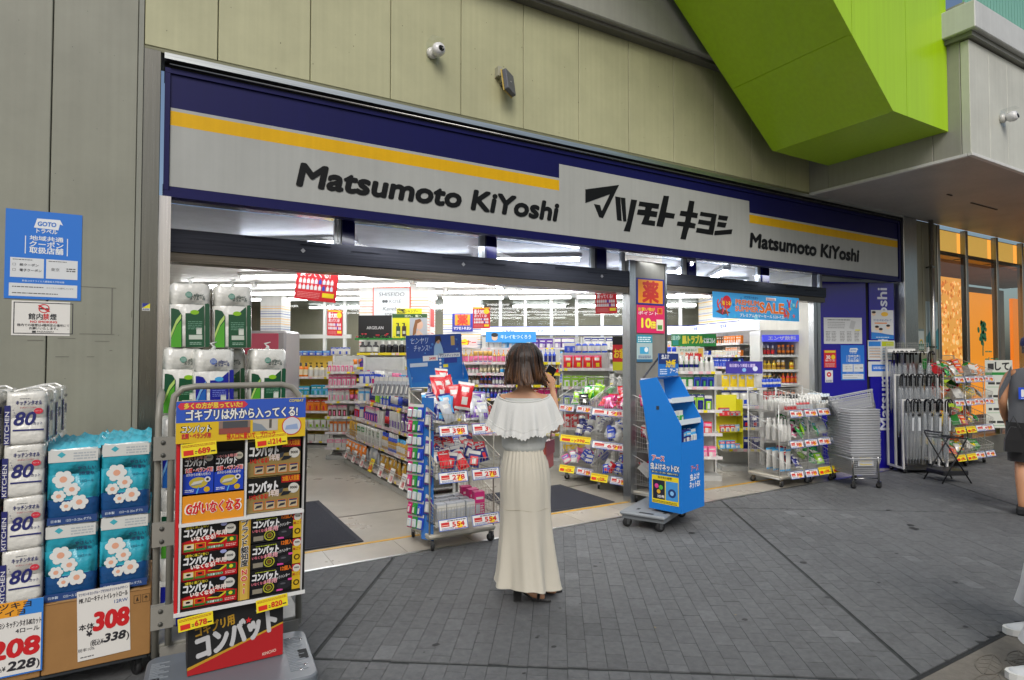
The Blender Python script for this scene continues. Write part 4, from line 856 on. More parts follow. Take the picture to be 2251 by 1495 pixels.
for (dx,dz) in ((-.0022,0),(.0022,0),(0,.0022),(0,-.0022)): p.text('ゴキブリは外から入ってくる!',w*.5+dx,h*.555+dz,.036,'#1a1a2a',2+.1,'c',.04,0,w*.86)
p.text('ゴキブリは外から入ってくる!',w*.5,h*.555,.036,'#e6e6e2',4,'c',.04,0,w*.86); 
p.text('COMBAT',w*.92,h*.90,.012,'#e0cf40',3,'c',.03,.1,w*.12)
p.text('コンバット',w*.145,h*.26,.026,'#1a1a1a',1.6,'c',.09,.16,w*.22); p.text('コンバット',w*.145,h*.262,.025,'#e6e6e2',3,'c',.03,.16,w*.205); p.text('玄関・ベランダ用',w*.145,h*.12,.018,'#c4203a',3,'c',.04,.05,w*.21)
p.rect(w*.31,h*.17,w*.55,h*.48,'#8b7468',2); p.rect(w*.31,h*.17,w*.55,h*.31,'#8f4a40',3); p.rect(w*.34,h*.30,w*.53,h*.48,'#4c4d50',3)
p.rect(w*.57,h*.20,w*.77,h*.48,'#b9b4aa',2); p.flat([(w*.57,h*.2),(w*.69,h*.2),(w*.64,h*.36),(w*.57,h*.42)],'#7f8a94',3); p.rect(w*.70,h*.26,w*.72,h*.48,'#56524c',3); p.disk(w*.885,h*.29,.043,'#cc2f22',2); p.disk(w*.885,h*.29,.039,'#c9ccd2',3); p.flat([(w*.83,h*.2),(w*.94,h*.2),(w*.93,h*.34),(w*.84,h*.30)],'#8fa4c8',4); p.text('侵入口に置いて、ブロック',w*.56,h*.05,.021,'#cc2f22',3,'c',.03,0,w*.38)
p.build('print',ho)
def bait(kind):
    t=MB('gloss'); 
    if kind=='tall':
        w,h=.118,.175; t.box(0,0,0,w,.035,h,'#121316'); p=MB('gloss'); p.rect(0,0,w,h*.58,'#1c3fb0',1); p.flat([(0,h*.50),(w,h*.60),(w,h*.70),(0,h*.60)],'#121316',2)
        p.text('いなくなる!',w*.3,h*.86,.010,'#c98a8a',2,'c',.03,0,w*.45); p.text('1年用',w*.62,h*.86,.012,'#d08a8a',2,'c',.03); p.text('コンバット',w*.40,h*.70,.026,'#cfcfcf',3,'c',.05,.14,w*.70); p.disk(w*.84,h*.88,.016,'#a9a596',2); p.text('9000',w*.84,h*.87,.007,'#222',3,'c',.02)
        p.text('玄関・ベランダ用',w*.52,h*.54,.017,'#f0f0f0',3,'c',.08,.06,w*.90); p.text('玄関・ベランダ用',w*.52,h*.54,.016,'#cc2222',4,'c',.03,.06,w*.88); p.text('お外からの侵入を防ぐ!',w*.5,h*.45,.010,'#d6d6d6',3,'c',.03,0,w*.8); p.disk(w*.5,h*.27,.036,'#b9a63c',2,rz=.024); p.flat([(w*.25,h*.22),(w*.6,h*.26),(w*.68,h*.33),(w*.34,h*.30)],'#c6c6be',3); p.flat([(w*.25,h*.19),(w*.6,h*.22),(w*.6,h*.26),(w*.25,h*.22)],'#8b8b84',3); p.disk(w*.80,h*.34,.012,'#d0d0d0',3); p.disk(w*.80,h*.34,.006,'#333',4); p.disk(w*.78,h*.09,.012,'#c9a520',3); p.lines(w*.06,h*.05,w*.35,h*.13,2,'#c9d4f0',3); p.flat([(w*.42,0),(w*.5,h*.16),(w*.53,h*.16),(w*.47,0)],'#4fa6e8',2)
    elif kind=='wide20':
        w,h=.228,.160; t.box(0,0,0,w,.035,h,'#8f7a48'); p=MB('gloss'); p.flat([(0,h),(0,h*.42),(w*.45,h*.60),(w,h*.66),(w,h)],'#141414',1); p.rect(w*.64,h*.80,w,h,'#a3161c',2); p.text('20個入大容量',w*.82,h*.855,.019,'#d98a1c',3,'c',.04,0,w*.32)
        p.text('コンバット',w*.30,h*.60,.040,'#dcdcdc',3,'c',.06,.14,w*.54); p.text('いなくなる!',w*.22,h*.40,.018,'#c81f22',3,'c',.04,.06,w*.34); p.text('1年用',w*.50,h*.45,.024,'#d9c9c0',4,'c',.06,.05,w*.18); p.disk(w*.88,h*.62,.024,'#c9c7be',3); p.text('9000',w*.88,h*.60,.012,'#222',4,'c',.04)
        p.flat([(w*.56,h*.48),(w*.66,h*.52),(w*.68,h*.66),(w*.57,h*.62)],'#3a3f46',3); p.flat([(w*.62,h*.42),(w*.78,h*.45),(w*.84,h*.53),(w*.68,h*.55)],'#23262b',4)
        for q in range(4): p.frame(w*(.12+.22*q),h*.06,w*(.31+.22*q),h*.32,.003,'#c06a2a',3); p.rect(w*(.13+.22*q),h*.08,w*(.30+.22*q),h*.30,'#b9a988',2); p.flat([(w*(.15+.22*q),h*.12),(w*(.27+.22*q),h*.15),(w*(.28+.22*q),h*.22),(w*(.18+.22*q),h*.2)],'#33333a',3); p.rect(w*(.14+.22*q),h*.26,w*(.29+.22*q),h*.30,'#23305f',3)
    elif kind=='red':
        w,h=.222,.118; t.box(0,0,0,w,.035,h,'#b5161c'); p=MB('gloss'); p.flat([(0,h),(0,h*.40),(w*.6,h*.62),(w,h*.42),(w,h)],'#131313',1); p.text('2度効く!巣ごと効く!',w*.27,h*.88,.010,'#d9c531',2,'c',.04,0,w*.4)
        p.text('コンバット',w*.30,h*.60,.030,'#e0e0e0',3,'c',.07,.14,w*.52); p.text('いなくなる!',w*.38,h*.42,.016,'#f0e0d8',3,'c',.07,.0,w*.42); p.text('1年用',w*.68,h*.54,.017,'#e9d8d0',4,'c',.05); p.disk(w*.86,h*.72,.022,'#c9c7be',3); p.text('9000',w*.86,h*.70,.010,'#222',4,'c',.04); p.disk(w*.74,h*.92,.013,'#9aa0d0',2,rz=.008)
        for q,c_ in enumerate(('#d9c9b0','#c8301f')): p.frame(w*(.04+.2*q),h*.06,w*(.22+.2*q),h*.32,.002,'#d9c531',3); p.rect(w*(.05+.2*q),h*.10,w*(.21+.2*q),h*.30,c_,2); p.disk(w*(.13+.2*q),h*.22,.009,'#2a1a12',3,rz=.005); p.rect(w*(.04+.2*q),h*.04,w*(.22+.2*q),h*.12,'#1f7a35',3)
        p.flat([(w*.46,h*.25),(w*.62,h*.45),(w*.84,h*.40),(w*.70,h*.22)],'#cfc22a',2); p.flat([(w*.48,h*.30),(w*.62,h*.45),(w*.78,h*.40),(w*.66,h*.25)],'#15171c',3); p.rect(w*.44,h*.06,w*.74,h*.16,'#1f7a35',3); p.text('大容量で効く!',w*.6,h*.08,.007,'#e8e8e8',4,'c',.02); p.rect(w*.80,h*.22,w*.97,h*.42,'#1f5a2c',3); p.disk(w*.885,h*.32,.008,'#d9d22a',4); p.lines(w*.78,h*.06,w*.97,h*.18,2,'#e8b0a8',3)
    else:
        w,h=.222,.118; t.box(0,0,0,w,.035,h,'#17171a'); p=MB('gloss'); p.rect(w*.82,0,w,h*.72,'#c9a824',1); p.rect(w*.82,h*.72,w,h,'#b5222a',1); p.text('12個入',w*.70,h*.84,.017,'#d9701c',2,'c',.05,0,w*.22); p.lines(w*.1,h*.88,w*.5,h*.94,1,'#a9b531',2)
        p.text('コンバット',w*.29,h*.60,.028,'#e0e0e0',3,'c',.07,.14,w*.50); p.text('ブラックハンター',w*.60,h*.54,.012,'#cfcfcf',3,'c',.03,.1,w*.36,rot=R(8)); p.text('1年用',w*.40,h*.42,.017,'#e0a0a8',4,'c',.05); p.text('いなくなる!',w*.17,h*.42,.011,'#e07a88',3,'c',.04,0,w*.28); p.ring(w*.36,h*.24,.024,.005,'#a9a82f',3); p.ring(w*.36,h*.24,.013,.003,'#a9a82f',3); p.disk(w*.36,h*.24,.009,'#6a4a1f',3); p.disk(w*.66,h*.26,.030,'#26262b',3,rz=.020); p.disk(w*.64,h*.31,.012,'#55565c',4,rz=.004); p.rect(w*.05,h*.08,w*.24,h*.26,'#8b8474',3); p.rect(w*.74,h*.40,w*.82,h*.48,'#d24a9a',3); p.rect(w*.52,h*.04,w*.64,h*.11,'#d24a9a',3); p.disk(w*.91,h*.84,.017,'#c9c7be',2); p.text('9000',w*.91,h*.83,.008,'#222',3,'c',.03); p.ring(w*.91,h*.26,.014,.006,'#4a3a10',2); p.text('巣ごと',w*.91,h*.55,.010,'#a3301c',2,'c',.03)
    t.M=Matrix(); o=t.v; 
    B_=MB('gloss'); B_.v=t.v+p.v; B_.f=t.f+[tuple(i+len(t.v) for i in f) for f in p.f]; B_.c=t.c+p.c; B_.sm=t.sm+p.sm; B_.mats=['gloss']; B_.m=[0]*len(B_.f)
    return B_.mesh('bait_box')
MW=Matrix.Translation(ds.location)@dm()
BM={k:bait(k) for k in('tall','wide20','red','black')}
for kind,x,y,z,l in (('tall',.026,.05,.515,'left tall blue and black roach bait box on the upper shelf of the display'),('tall',.147,.05,.515,'right tall blue and black roach bait box on the upper shelf of the display'),
  ('wide20',.280,.045,.565,'upper gold and black twenty piece roach bait box at the display top'),('wide20',.280,.043,.400,'lower gold and black twenty piece roach bait box under another'),
  ('red',.024,.04,.262,'topmost red and black roach bait box of the lower shelf stack'),('red',.024,.04,.139,'middle red and black roach bait box of the lower shelf stack'),('red',.024,.04,.018,'lowest red and black roach bait box of the lower shelf stack'),
  ('black',.300,.04,.262,'topmost black and yellow twelve piece bait box of its stack'),('black',.300,.04,.139,'middle black and yellow twelve piece bait box of its stack'),('black',.300,.04,.018,'lowest black and yellow twelve piece bait box of its stack')):
    Mx=MW@T(x,y-.045,z); put(BM[kind],'bait_box',Mx.to_translation(),Mx.to_euler(),l,'bait box','roach bait boxes in the display')
b=MB('print',dm()); b.box(.024,-.02,.398,.266,-.012,.512,'#e0921c'); so=b.build('slogan_card',ds)
p=MB('print',dm(.024,-.0205,.398)); p.text('Gがいなくなる',.121,.038,.042,'#efe6d8',1,'c',.09,.12,.218); p.text('Gがいなくなる',.121,.039,.040,'#cc1a22',2.5,'c',.045,.12,.21); p.build('print',so)
b=MB('print',dm()); b.box(.250,-.018,.014,.297,-.012,.384,'#b08a2c'); so=b.build('slogan_strip',ds)
p=MB('print',dm(.250,-.0185,.014)); p.rect(.008,0,.039,.37,'#c9a545',.6)
for q,s in enumerate('ブランド認知度'): 
    p.text(s,.0235,.338-.030*q,.024,'#dcdcdc',1,'c',.10); p.text(s,.0235,.338-.030*q,.023,'#141414',2.6,'c',.035)
for q,s in enumerate('NO・1'): 
    p.text(s,.0235,.118-.029*q,.024,'#e6dcd0',1,'c',.10); p.text(s,.0235,.118-.029*q,.023,'#cc1a1a',2.6,'c',.04)
p.build('print',so)
for x,z,n_ in ((.085,.690,'689'),(.375,.71,'1214'),(.085,-.062,'678'),(.395,-.045,'820')):
    o=price(ds,0,0,0,n_,.135,.056,'yellow'); o.matrix_local=dm(x,-.037 if z<.1 else -.042,z)@T(0,0,0,0,R(-6),R(-4))
# ================= wire carts and racks at the doorway
c1,M1=wire_cart('cream wire cart with three slanted bins in front of the woman on the threshold',(2.24,-.03,0),R(0),.60,.48,1.32,(.24,.62,1.0),(('554','554'),('278','278'),('398','398')),col='#a8a596',group='wire carts at the left doorway')
row(M1@T(0,-.03,.245),-.27,.27,['carton'],'in the lowest bin of the cart by the woman',['silver','silver','magenta','clear'],3,.12,.20,.042,run=(2,4))
heap(M1@T(0,0,.64),-.24,.24,-.06,.40,46,['hanging_packet'],'in the middle bin of the cart by the woman',['red','white','red','navy'],.15,.05,lean=R(-55),zs=.04)
heap(M1@T(0,0,1.02),-.24,-.06,-.06,.35,14,['pouch'],'at the left of the top bin of the cart by the woman',['sky blue','silver','navy'],.19,.055,lean=R(-40),zs=.06)
heap(M1@T(0,0,1.06),-.1,.08,.05,.38,7,['pouch'],'in the middle of the top bin of the cart by the woman',['red'],.24,.07,lean=R(-30),zs=.10)
heap(M1@T(0,0,1.02),.08,.25,-.06,.35,16,['pouch'],'at the right of the top bin of the cart by the woman',['silver','purple','silver'],.19,.055,lean=R(-42),zs=.07)
cs_=thing('clip_strip','tall strip display of hanging dental packs on the cart side','hanging display',(1.905,.10,0),R(-62),None)
b=MB('clear'); b.box(-.11,.0,.20,.14,.004,1.24,'#ffffff'); b.build('backing_sheet',cs_)
b=MB('gloss'); b.box(.02,-.003,.08,.15,-.001,1.26,'#2f6fb8'); b.build('blue_card',cs_)
MC=T(1.905,.10,0,R(-62))
for ci,(x,cols) in enumerate(((-.10,'magenta'),(-.04,'green'),(.02,'blue'))):
    for q in range(9):
        me,rr=prod('hanging_packet',cols,'white',cols if q%2 else 'clear',.125,.030); Mx=MC@T(x,-.012-.006*ci,.16+.115*q,gr_.gauss(0,.06),R(-8),gr_.gauss(0,.04)); put(me,'hanging_packet',Mx.to_translation(),Mx.to_euler(),'%s toothbrush pack, number %s from the bottom of its row on the clip strip'%(('pink','green','blue')[ci],'one two three four five six seven eight nine'.split()[q]),'hanging packet','toothbrush packs on the clip strip')
for q in range(4):
    me,rr=prod('hanging_packet','purple','white','silver',.16,.035); Mx=MC@T(.10,-.02,.30+.24*q,.1,R(-8),.05); put(me,'hanging_packet',Mx.to_translation(),Mx.to_euler(),'purple and white mouthwash packet, %s on the blue card of the cart side'%('lowest','second lowest','second highest','topmost')[q],'hanging packet','purple packets on the blue card')
RR=[('red','pink','white'),('green','lime','black'),('white','sky blue','blue')]
for k,(y,l) in enumerate(((1.86,'wire cart farther from the post with green and white goods facing the aisle'),(1.20,'wire cart beside the post with red and blue goods facing the aisle'))):
    c,M=wire_cart(l,(4.70,y-.30,0),R(-74),.56,.46,1.33,(.17,.56,.95),(('y228','398'),('y398',) if k==0 else ('698',),('228','138') if k==0 else ('198',)),col='#b5b4ae',group='wire carts beside the post')
    pl='in the %s bin of the wire cart '+('farther from the post' if k==0 else 'beside the post')
    heap(M@T(0,0,.19),-.2,.2,-.05,.38,18,['carton','soft_pack','pouch'],pl%'lowest',['white','blue','pink'] if k==0 else ['blue','white','red'],.12,.05)
    heap(M@T(0,0,.58),-.2,.2,-.05,.38,18,['jar','carton'],pl%'middle',['white','navy','white'] if k==0 else ['blue','white'],.14,.045)
    heap(M@T(0,0,.97),-.2,.2,-.05,.38,20,['pouch','snack_bag'],pl%'top',['lime','green','white','black'] if k==0 else ['red','red','magenta','pink'],.17,.06)
c,M=wire_cart('narrow wire cart with pink goods behind the blue insect net display',(4.86,.10,0),R(14),.50,.40,1.22,(.2,.56,.9),(('798',),('y880',),('880',)),col='#b5b4ae',group='wire carts beside the post')
for z,t_ in ((.22,'lowest'),(.58,'middle'),(.92,'top')): heap(M@T(0,0,z),-.2,.2,-.05,.32,15,['carton','hanging_packet'],'in the %s bin of the cart behind the blue display'%t_,['pink','red','white','magenta'],.15,.045)
WPOS=((6.86,.06,'left of the two white wire carts of sunscreen and sprays at the right doorway'),(7.42,.06,'right of the two white wire carts of sunscreen and sprays at the right doorway'))
for k,(x,y,l) in enumerate(WPOS):
    c,M=wire_cart(l,(x,y,0),R(-2),.55,.46,1.2,(.17,.54,.91),((('y598','y598') if k else ('898','898')),('880','880'),('498','498')),col='#c2c2be',group='white wire carts at the right doorway',dens=.026)
    pl='in the %s bin of the '+('right' if k else 'left')+' white wire cart'
    row(M@T(0,.02,.93),-.26,.26,['bottle','spray_can','pump_bottle'],pl%'top',['white','white','clear','white','brown','black'],3,.10,.19,.026,run=(3,6))
    row(M@T(0,-.07,.93),-.26,.26,['bottle','jar'],pl%'top',['white','white','red','clear'],1,.1,.13,.026,run=(2,4))
    if k==0: row(M@T(0,.0,.56),-.26,-.02,['bottle'],pl%'middle',['white','silver','pink'],3,.10,.25,.030,run=(4,6)); heap(M@T(0,0,.56),0,.22,-.05,.3,9,['pouch'],pl%'middle',['green','black','magenta','lime'],.19,.055)
    else: heap(M@T(0,0,.56),-.2,.2,-.05,.36,14,['pouch','hanging_packet'],pl%'middle',['white','green','sky blue','clear','white'],.17,.055)
    if k==0: row(M@T(0,.0,.19),-.26,-.02,['pouch'],pl%'lowest',['blue','white','sky blue'],3,.10,.26,.05,run=(4,6)); heap(M@T(0,0,.19),0,.22,-.05,.3,9,['pouch'],pl%'lowest',['brown','white','red','navy'],.18,.06)
    else: heap(M@T(0,0,.19),-.2,.2,-.05,.36,13,['pouch','tube'],pl%'lowest',['green','lime','green','white'],.16,.05)
row(T(6.6,.30,1.215),.0,.35,['spray_can'],'lined up on top of the left white wire cart',['white','blue','black'],1,.1,.14,.024,run=(5,7))
# blue cardboard insect net display on its grey dolly
bd=thing('insect_net_display','tall bright blue leaning cardboard display with insect net lettering on a grey dolly','display stand',(4.275,-.495,.175),R(15))
BB='#0d74c9'
b=MB('print'); y0,y1=-.17,.17
sid=[(y0,0),(y1,0),(y1,.62),(y1+.10,1.20),(y1-.09,1.235),(y0,.80)]
def side(x0,x1,name):
    q=MB('print'); v=[(x0,y,z) for y,z in sid]+[(x1,y,z) for y,z in sid]; n=len(sid); q.add(v,[tuple(range(n)),tuple(range(2*n-1,n-1,-1))]+[(i,n+i,n+(i+1)%n,(i+1)%n) for i in range(n)],BB); q.build(name,bd)
side(-.215,-.208,'side_panel'); side(.208,.215,'side_panel')
b.box(-.208,y0,0,.208,y0+.006,.60,BB); b.build('front_panel',bd)
b=MB('print'); b.add([(-.208,y1-.01,.3),(.208,y1-.01,.3),(.208,y1+.09,1.22),(-.208,y1+.09,1.22)],[(0,1,2,3)],'#c9cbcb'); b.add([(-.208,y1,.0),(.208,y1,.0),(.208,y1,.62),(-.208,y1,.62)],[(3,2,1,0)],BB); b.add([(-.208,y1-.09,1.235),(.208,y1-.09,1.235),(.208,y1+.10,1.20),(-.208,y1+.10,1.20)],[(0,1,2,3)],BB); b.build('back_panel',bd)
for z,ya in ((.60,y0+.005),(.80,y0+.03),(1.0,y0+.10)):
    b=MB('print'); b.box(-.207,ya,z,.207,y1+.03,z+.006,'#cfd1d1'); b.box(-.207,ya-.004,z-.004,.207,ya,z+.045,'#c9d3d8' if z>.7 else BB); b.build('shelf',bd)
MBD=T(4.275,-.495,.175,R(15))
row(MBD@T(0,y0+.06,.607),-.19,.19,['hanging_packet','carton'],'on the low shelf of the blue cardboard display',['sky blue','navy','white'],2,.06,.13,.04)
row(MBD@T(0,y0+.09,.807),-.19,.02,['hanging_packet'],'on the middle shelf of the blue cardboard display',['sky blue','green','white'],1,.06,.13,.04)
p=MB('print',T(-.216,.17,0,R(-90))); w=.34
for dx,dz in ((-.003,0),(.003,0),(0,.003),(0,-.003)): p.text('アース',w*.30+dx,.455+dz,.045,'#e6e6e6',1,'c',.06,.0,.13); p.text('虫よけネットEX',w*.50+dx,.375+dz,.050,'#123a6a',1,'c',.04,.0,.30)
p.text('アース',w*.30,.455,.044,'#c61f26',3,'c',.03,0,.13); p.text('虫よけネットEX',w*.5,.375,.05,'#e6e6e6',3,'c',.03,0,.30); p.rect(w*.08,.335,w*.92,.36,'#143c78',1); p.text('速く効く 広く効く 細部まで効く',w*.5,.342,.012,'#e0e0a0',2,'c',.02,0,w*.8)
p.rect(w*.10,.06,w*.92,.32,'#e0c81a',1); p.text('効き目の秘密',w*.5,.293,.018,'#2a2a2a',2,'c',.03); p.rect(w*.13,.10,w*.50,.275,'#141a2c',2); p.rect(w*.53,.10,w*.90,.275,'#3f8fd0',2); p.disk(w*.25,.22,.022,'#d03a8a',3,n=12); p.disk(w*.38,.21,.022,'#4fae3a',3,n=12); p.disk(w*.31,.17,.02,'#d9a52a',3,n=12); p.text('3か所',w*.38,.115,.022,'#e9e9e9',3,'c',.04); p.disk(w*.72,.17,.04,'#16346e',3); p.disk(w*.72,.17,.02,'#7fb8e8',4); p.lines(w*.12,.068,w*.88,.092,2,'#3a3a2a',2)
p.build('print',bd)
p=MB('print',T(0,y0-.001,0)); 
p.text('アース',.03,.36,.05,'#e6e6e6',1,'c',.05,0,.14); p.text('アース',.03,.36,.05,'#c61f26',2.5,'c',.02,0,.14); p.text('虫よけ',.03,.28,.05,'#e6e6e6',1,'c',.04,0,.18); p.text('ネットEX',.03,.21,.05,'#e6e6e6',1,'c',.04,0,.2); p.build('print',bd)
b=MB('rubber'); b.box(-.217,.055,.93,-.2155,.085,.965,'#2a2f33'); b.build('handle_hole',bd)
b=MB('print'); b.box(-.17,y1-.085,1.24,.20,y1-.08,1.46,'#1f6fc0'); b.add([(-.16,y1-.07,1.42),(-.16,y1+.12,1.20),(-.12,y1+.12,1.20),(-.12,y1-.07,1.42)],[(0,1,2,3)],'#a9845a'); hb=b.build('header_card',bd)
p=MB('print',T(-.17,y1-.086,1.24)); p.rect(0,.12,.37,.22,'#16306e',1); p.text('3か所',.22,.09,.06,'#e8c81c',2,'c',.06,.1,.18); p.text('虫よけ',.12,.17,.035,'#e6e6e6',2,'c',.04,.1); p.text('アース',.28,.03,.04,'#e6e6e6',2,'c',.04,.1); p.lines(.02,.02,.15,.08,3,'#cfe0f0',2); p.build('print',hb)
dl=thing('flat_dolly','grey plastic dolly under the blue insect net display','dolly',(4.195,-.315,0),R(26))
b=MB('plastic'); b.bbox(-.36,-.20,.115,.36,.24,.150,.012,'#7f8488'); b.box(-.34,-.19,.085,.34,.22,.115,'#6d7276'); b.build('deck',dl)
b=MB('rubber'); b.box(-.33,-.08,.148,-.29,.06,.1505,'#202326'); b.box(-.24,-.17,.148,-.18,-.14,.1505,'#2c2f33'); b.box(-.22,.1,.148,-.16,.13,.1505,'#2c2f33'); b.build('slot',dl)
for x,y in ((-.31,-.14),(-.31,.18),(.30,-.14),(.30,.18)): caster(dl,x,y,.8,.045)
# yellow cardboard shelf
yd=thing('cardboard_rack','slim yellow cardboard rack with three trays behind the white wire carts','display stand',(6.62,.92,.36),R(-20))
b=MB('print'); b.box(.26,0,.0,.268,.16,.66,'#c9c21a'); b.box(-.10,.15,.0,.268,.16,.72,'#d6cf2a'); b.build('frame',yd)
for z in (.0,.22,.44): b=MB('print'); b.box(-.1,0,z,.26,.15,z+.006,'#a9a99d'); b.box(-.1,-.003,z,.26,.0,z+.05,'#d6cf1e'); b.build('tray',yd)
# grey shopping baskets stacked on a chrome stand
bs=thing('basket_stand','low chrome tube stand on casters under the grey basket stack','basket stand',(7.56,-.28,0),R(-27))
b=MB('chrome')
for x in(-.16,.16): b.tube([(x,-.24,.07),(x,-.24,.36),(x,-.22,.40),(x,.22,.40),(x,.24,.36),(x,.24,.07)],.011,'#b0b0ae',n=8)
for y in(-.23,.23): b.tube([(-.16,y,.385),(.16,y,.385)],.009,'#b0b0ae',n=8); b.tube([(-.16,y,.12),(.16,y,.12)],.007,'#b0b0ae',n=6)
b.build('frame',bs)
for x in(-.16,.16):
    for y in(-.24,.24): caster(bs,x,y,.5,.033)
def basket():
    b=MB('plastic'); a0,b0,a1,b1,h=.155,.20,.185,.245,.20; g='#9c9ea1'
    def ringp(t): return [(-a0-(a1-a0)*t,-b0-(b1-b0)*t,h*t),(a0+(a1-a0)*t,-b0-(b1-b0)*t,h*t),(a0+(a1-a0)*t,b0+(b1-b0)*t,h*t),(-a0-(a1-a0)*t,b0+(b1-b0)*t,h*t)]
    lo,hi=ringp(0),ringp(.92)
    for k in range(4):
        p,q,r_,s_=lo[k],lo[(k+1)%4],hi[(k+1)%4],hi[k]; wires(b,p,q,r_,s_,18,7,.0032,g,'plastic',.005)
    wires(b,*lo,10,12,.003,g,'plastic',.004)
    t=ringp(1.0)
    for k in range(4): b.tube([t[k],t[(k+1)%4]],.009,g,n=6)
    for k in (0,2):
        p,q=Vector(hi[k]),Vector(hi[(k+1)%4]); m_=(p+q)/2; d=(q-p).normalized()
    b.box(-.10,-.236,.11,.10,-.228,.155,'#a6a8ab'); 
    p=MB('plastic',T(0,-.2365,0)); p.text('Matsumoto',0,.122,.022,'#c9b01a',1,'c',.03,.1,.15)
    o=len(b.v); b.v+=p.v; b.f+=[tuple(i+o for i in f) for f in p.f]; b.c+=p.c; b.sm+=p.sm; b.m+=[0]*len(p.f)
    return b.mesh('shopping_basket')
NW='one two three four five six seven eight nine ten eleven twelve thirteen fourteen fifteen sixteen seventeen eighteen nineteen twenty'.split()
bk=basket()
for k in range(23):
    M=T(7.56,-.28,.175+.0305*k if k else .16,R(-27)+gr_.gauss(0,.012)) if k<20 else T(7.60-.01*k+.2,-.30,.80+.045*(k-20),R(-27)+.05*k,R(-14),R(24))
    l_='grey mesh shopping basket, number %s from the bottom of the straight nested stack'%NW[min(k,19)] if 0<k<20 else ('lowest grey shopping basket hanging inside the chrome stand' if k==0 else 'grey shopping basket tipped askew on the stack, %s'%('lowest of the tipped ones','middle one','topmost')[k-20])
    put(bk,'shopping_basket',M.to_translation(),M.to_euler(),l_,'shopping basket','grey shopping baskets stacked on the stand')
# umbrella rack
ua=R(-30); UL=Vector((9.18,-.24,0))
ur=thing('umbrella_rack','white metal rack of clear umbrellas on casters before the blue panel','umbrella rack',UL,ua)
b=MB('paint'); WH='#c9c9c6'
for x in(-.30,.30):
    b.box(x-.012,-.16,.08,x+.012,-.136,1.02,WH); b.box(x-.012,.0,.08,x+.012,.024,1.36,WH); b.box(x-.012,.17,.08,x+.012,.194,1.74,WH); b.box(x-.012,-.16,.06,x+.012,.194,.084,WH)
b.build('frame',ur)
for z,y in ((1.0,-.15),(1.34,.012),(1.66,.18)): b=MB('paint'); b.box(-.30,y-.008,z,.30,y+.008,z+.016,WH); b.build('hook_rail',ur)
b=MB('wire'); wires(b,(-.3,.17,1.70),(.3,.17,1.70),(.3,.17,1.80),(-.3,.17,1.80),20,3); b.build('wire_top',ur)
b=MB('paint'); b.box(-.30,-.16,.05,.30,.19,.062,'#2b2d30'); b.build('base_tray',ur)
b=MB('print'); b.box(-.3,-.0,1.665,.1,.165,1.67,'#c9c9c6'); b.box(-.30,.155,1.66,.10,.16,1.72,'#dadad6'); b.build('price_strip',ur)
for x in(-.27,.27):
    for y in(-.13,.16): caster(ur,x,y,.4,.03)
def umbrella(tag_):
    t=thing('umbrella','','umbrella')
    b=MB('frost'); prof=[(.004,-.02),(.018,.02),(.026,.30),(.030,.52),(.022,.60),(.012,.64)]; b.lathe([(r_*1.0,z) for r_,z in prof],'#ffffff',n=9); b.build('canopy',t)
    b=MB('chrome'); b.tube([(0,0,-.05),(0,0,.66)],.005,'#c9c9c9',n=5); 
    for k in range(6): a=k*PI/3; b.tube([(.004*math.cos(a),.004*math.sin(a),.0),(.024*math.cos(a),.024*math.sin(a),.5)],.0016,'#d9d9d9',n=3)
    b.build('shaft',t)
    b=MB('gloss'); b.tube([(0,0,.66),(0,0,.78),(0,-.012,.815),(0,-.04,.83),(0,-.066,.815),(0,-.075,.78)],.009,'#141416',n=7); b.build('handle',t)
    if tag_: b=MB('print'); b.box(-.014,-.034,.40,.016,-.032,.58,'#b9bdc0'); b.lathe([(0,-.036),(.022,-.035),(.022,-.033)],'#17181a',c=(0,0,.62),n=12,axis='y'); b.build('label_tag',t)
    return t
NW='one two three four five six seven eight nine ten eleven twelve thirteen fourteen fifteen sixteen seventeen eighteen nineteen twenty'.split()
u1,u2=umbrella(True),umbrella(False); n1=n2=0
MU=T(UL.x,UL.y,0,ua)
for tr_,(z,y,nn) in enumerate(((1.0,-.17,14),(1.34,.0,13),(1.66,.16,14))):
    for i in range(nn):
        tg=(tr_==0 and i%3==1)
        if tg: o=u1 if n1==0 else copy_tree(u1); n1+=1
        else: o=u2 if n2==0 else copy_tree(u2); n2+=1
        Mx=MU@T(-.275+.55*i/(nn-1),y-.02+gr_.uniform(-.004,.004),z-.815+.01,gr_.gauss(0,.25),R(2)+gr_.gauss(0,.015),gr_.gauss(0,.02))
        o.location=Mx.to_translation(); o.rotation_euler=Mx.to_euler()
        tag(o,'clear umbrella%s, number %s from the left on the %s rail'%(' with black tag' if tg else '',NW[i],('lowest front','middle','highest rear')[tr_]),'umbrella','clear umbrellas on the rack')
# snack carts next to it
for k,(x,l) in enumerate(((9.98,'white wire cart of snacks beside the umbrella rack by the orange windows'),(10.56,'white wire cart of snacks farthest along under the orange windows'))):
    c,M=wire_cart(l,(x,-.36,0),R(-4),.55,.40,1.62,(.17,.56,.95,1.28),(('y298','y298') if k==0 else ('498','498'),('y298','y298') if k==0 else ('498',),('398','298'),('398','398')),col='#c4c4c0',group='snack carts by the orange windows')
    for z,t_ in ((.19,'lowest'),(.58,'second'),(.97,'third'),(1.30,'top')): heap(M@T(0,0,z),-.2,.2,-.05,.3,14,['snack_bag','pouch','carton'],'in the %s bin of the snack cart %s'%(t_,'beside the umbrellas' if k==0 else 'farthest along'),['red','yellow','orange','green','white'],.15,.06)
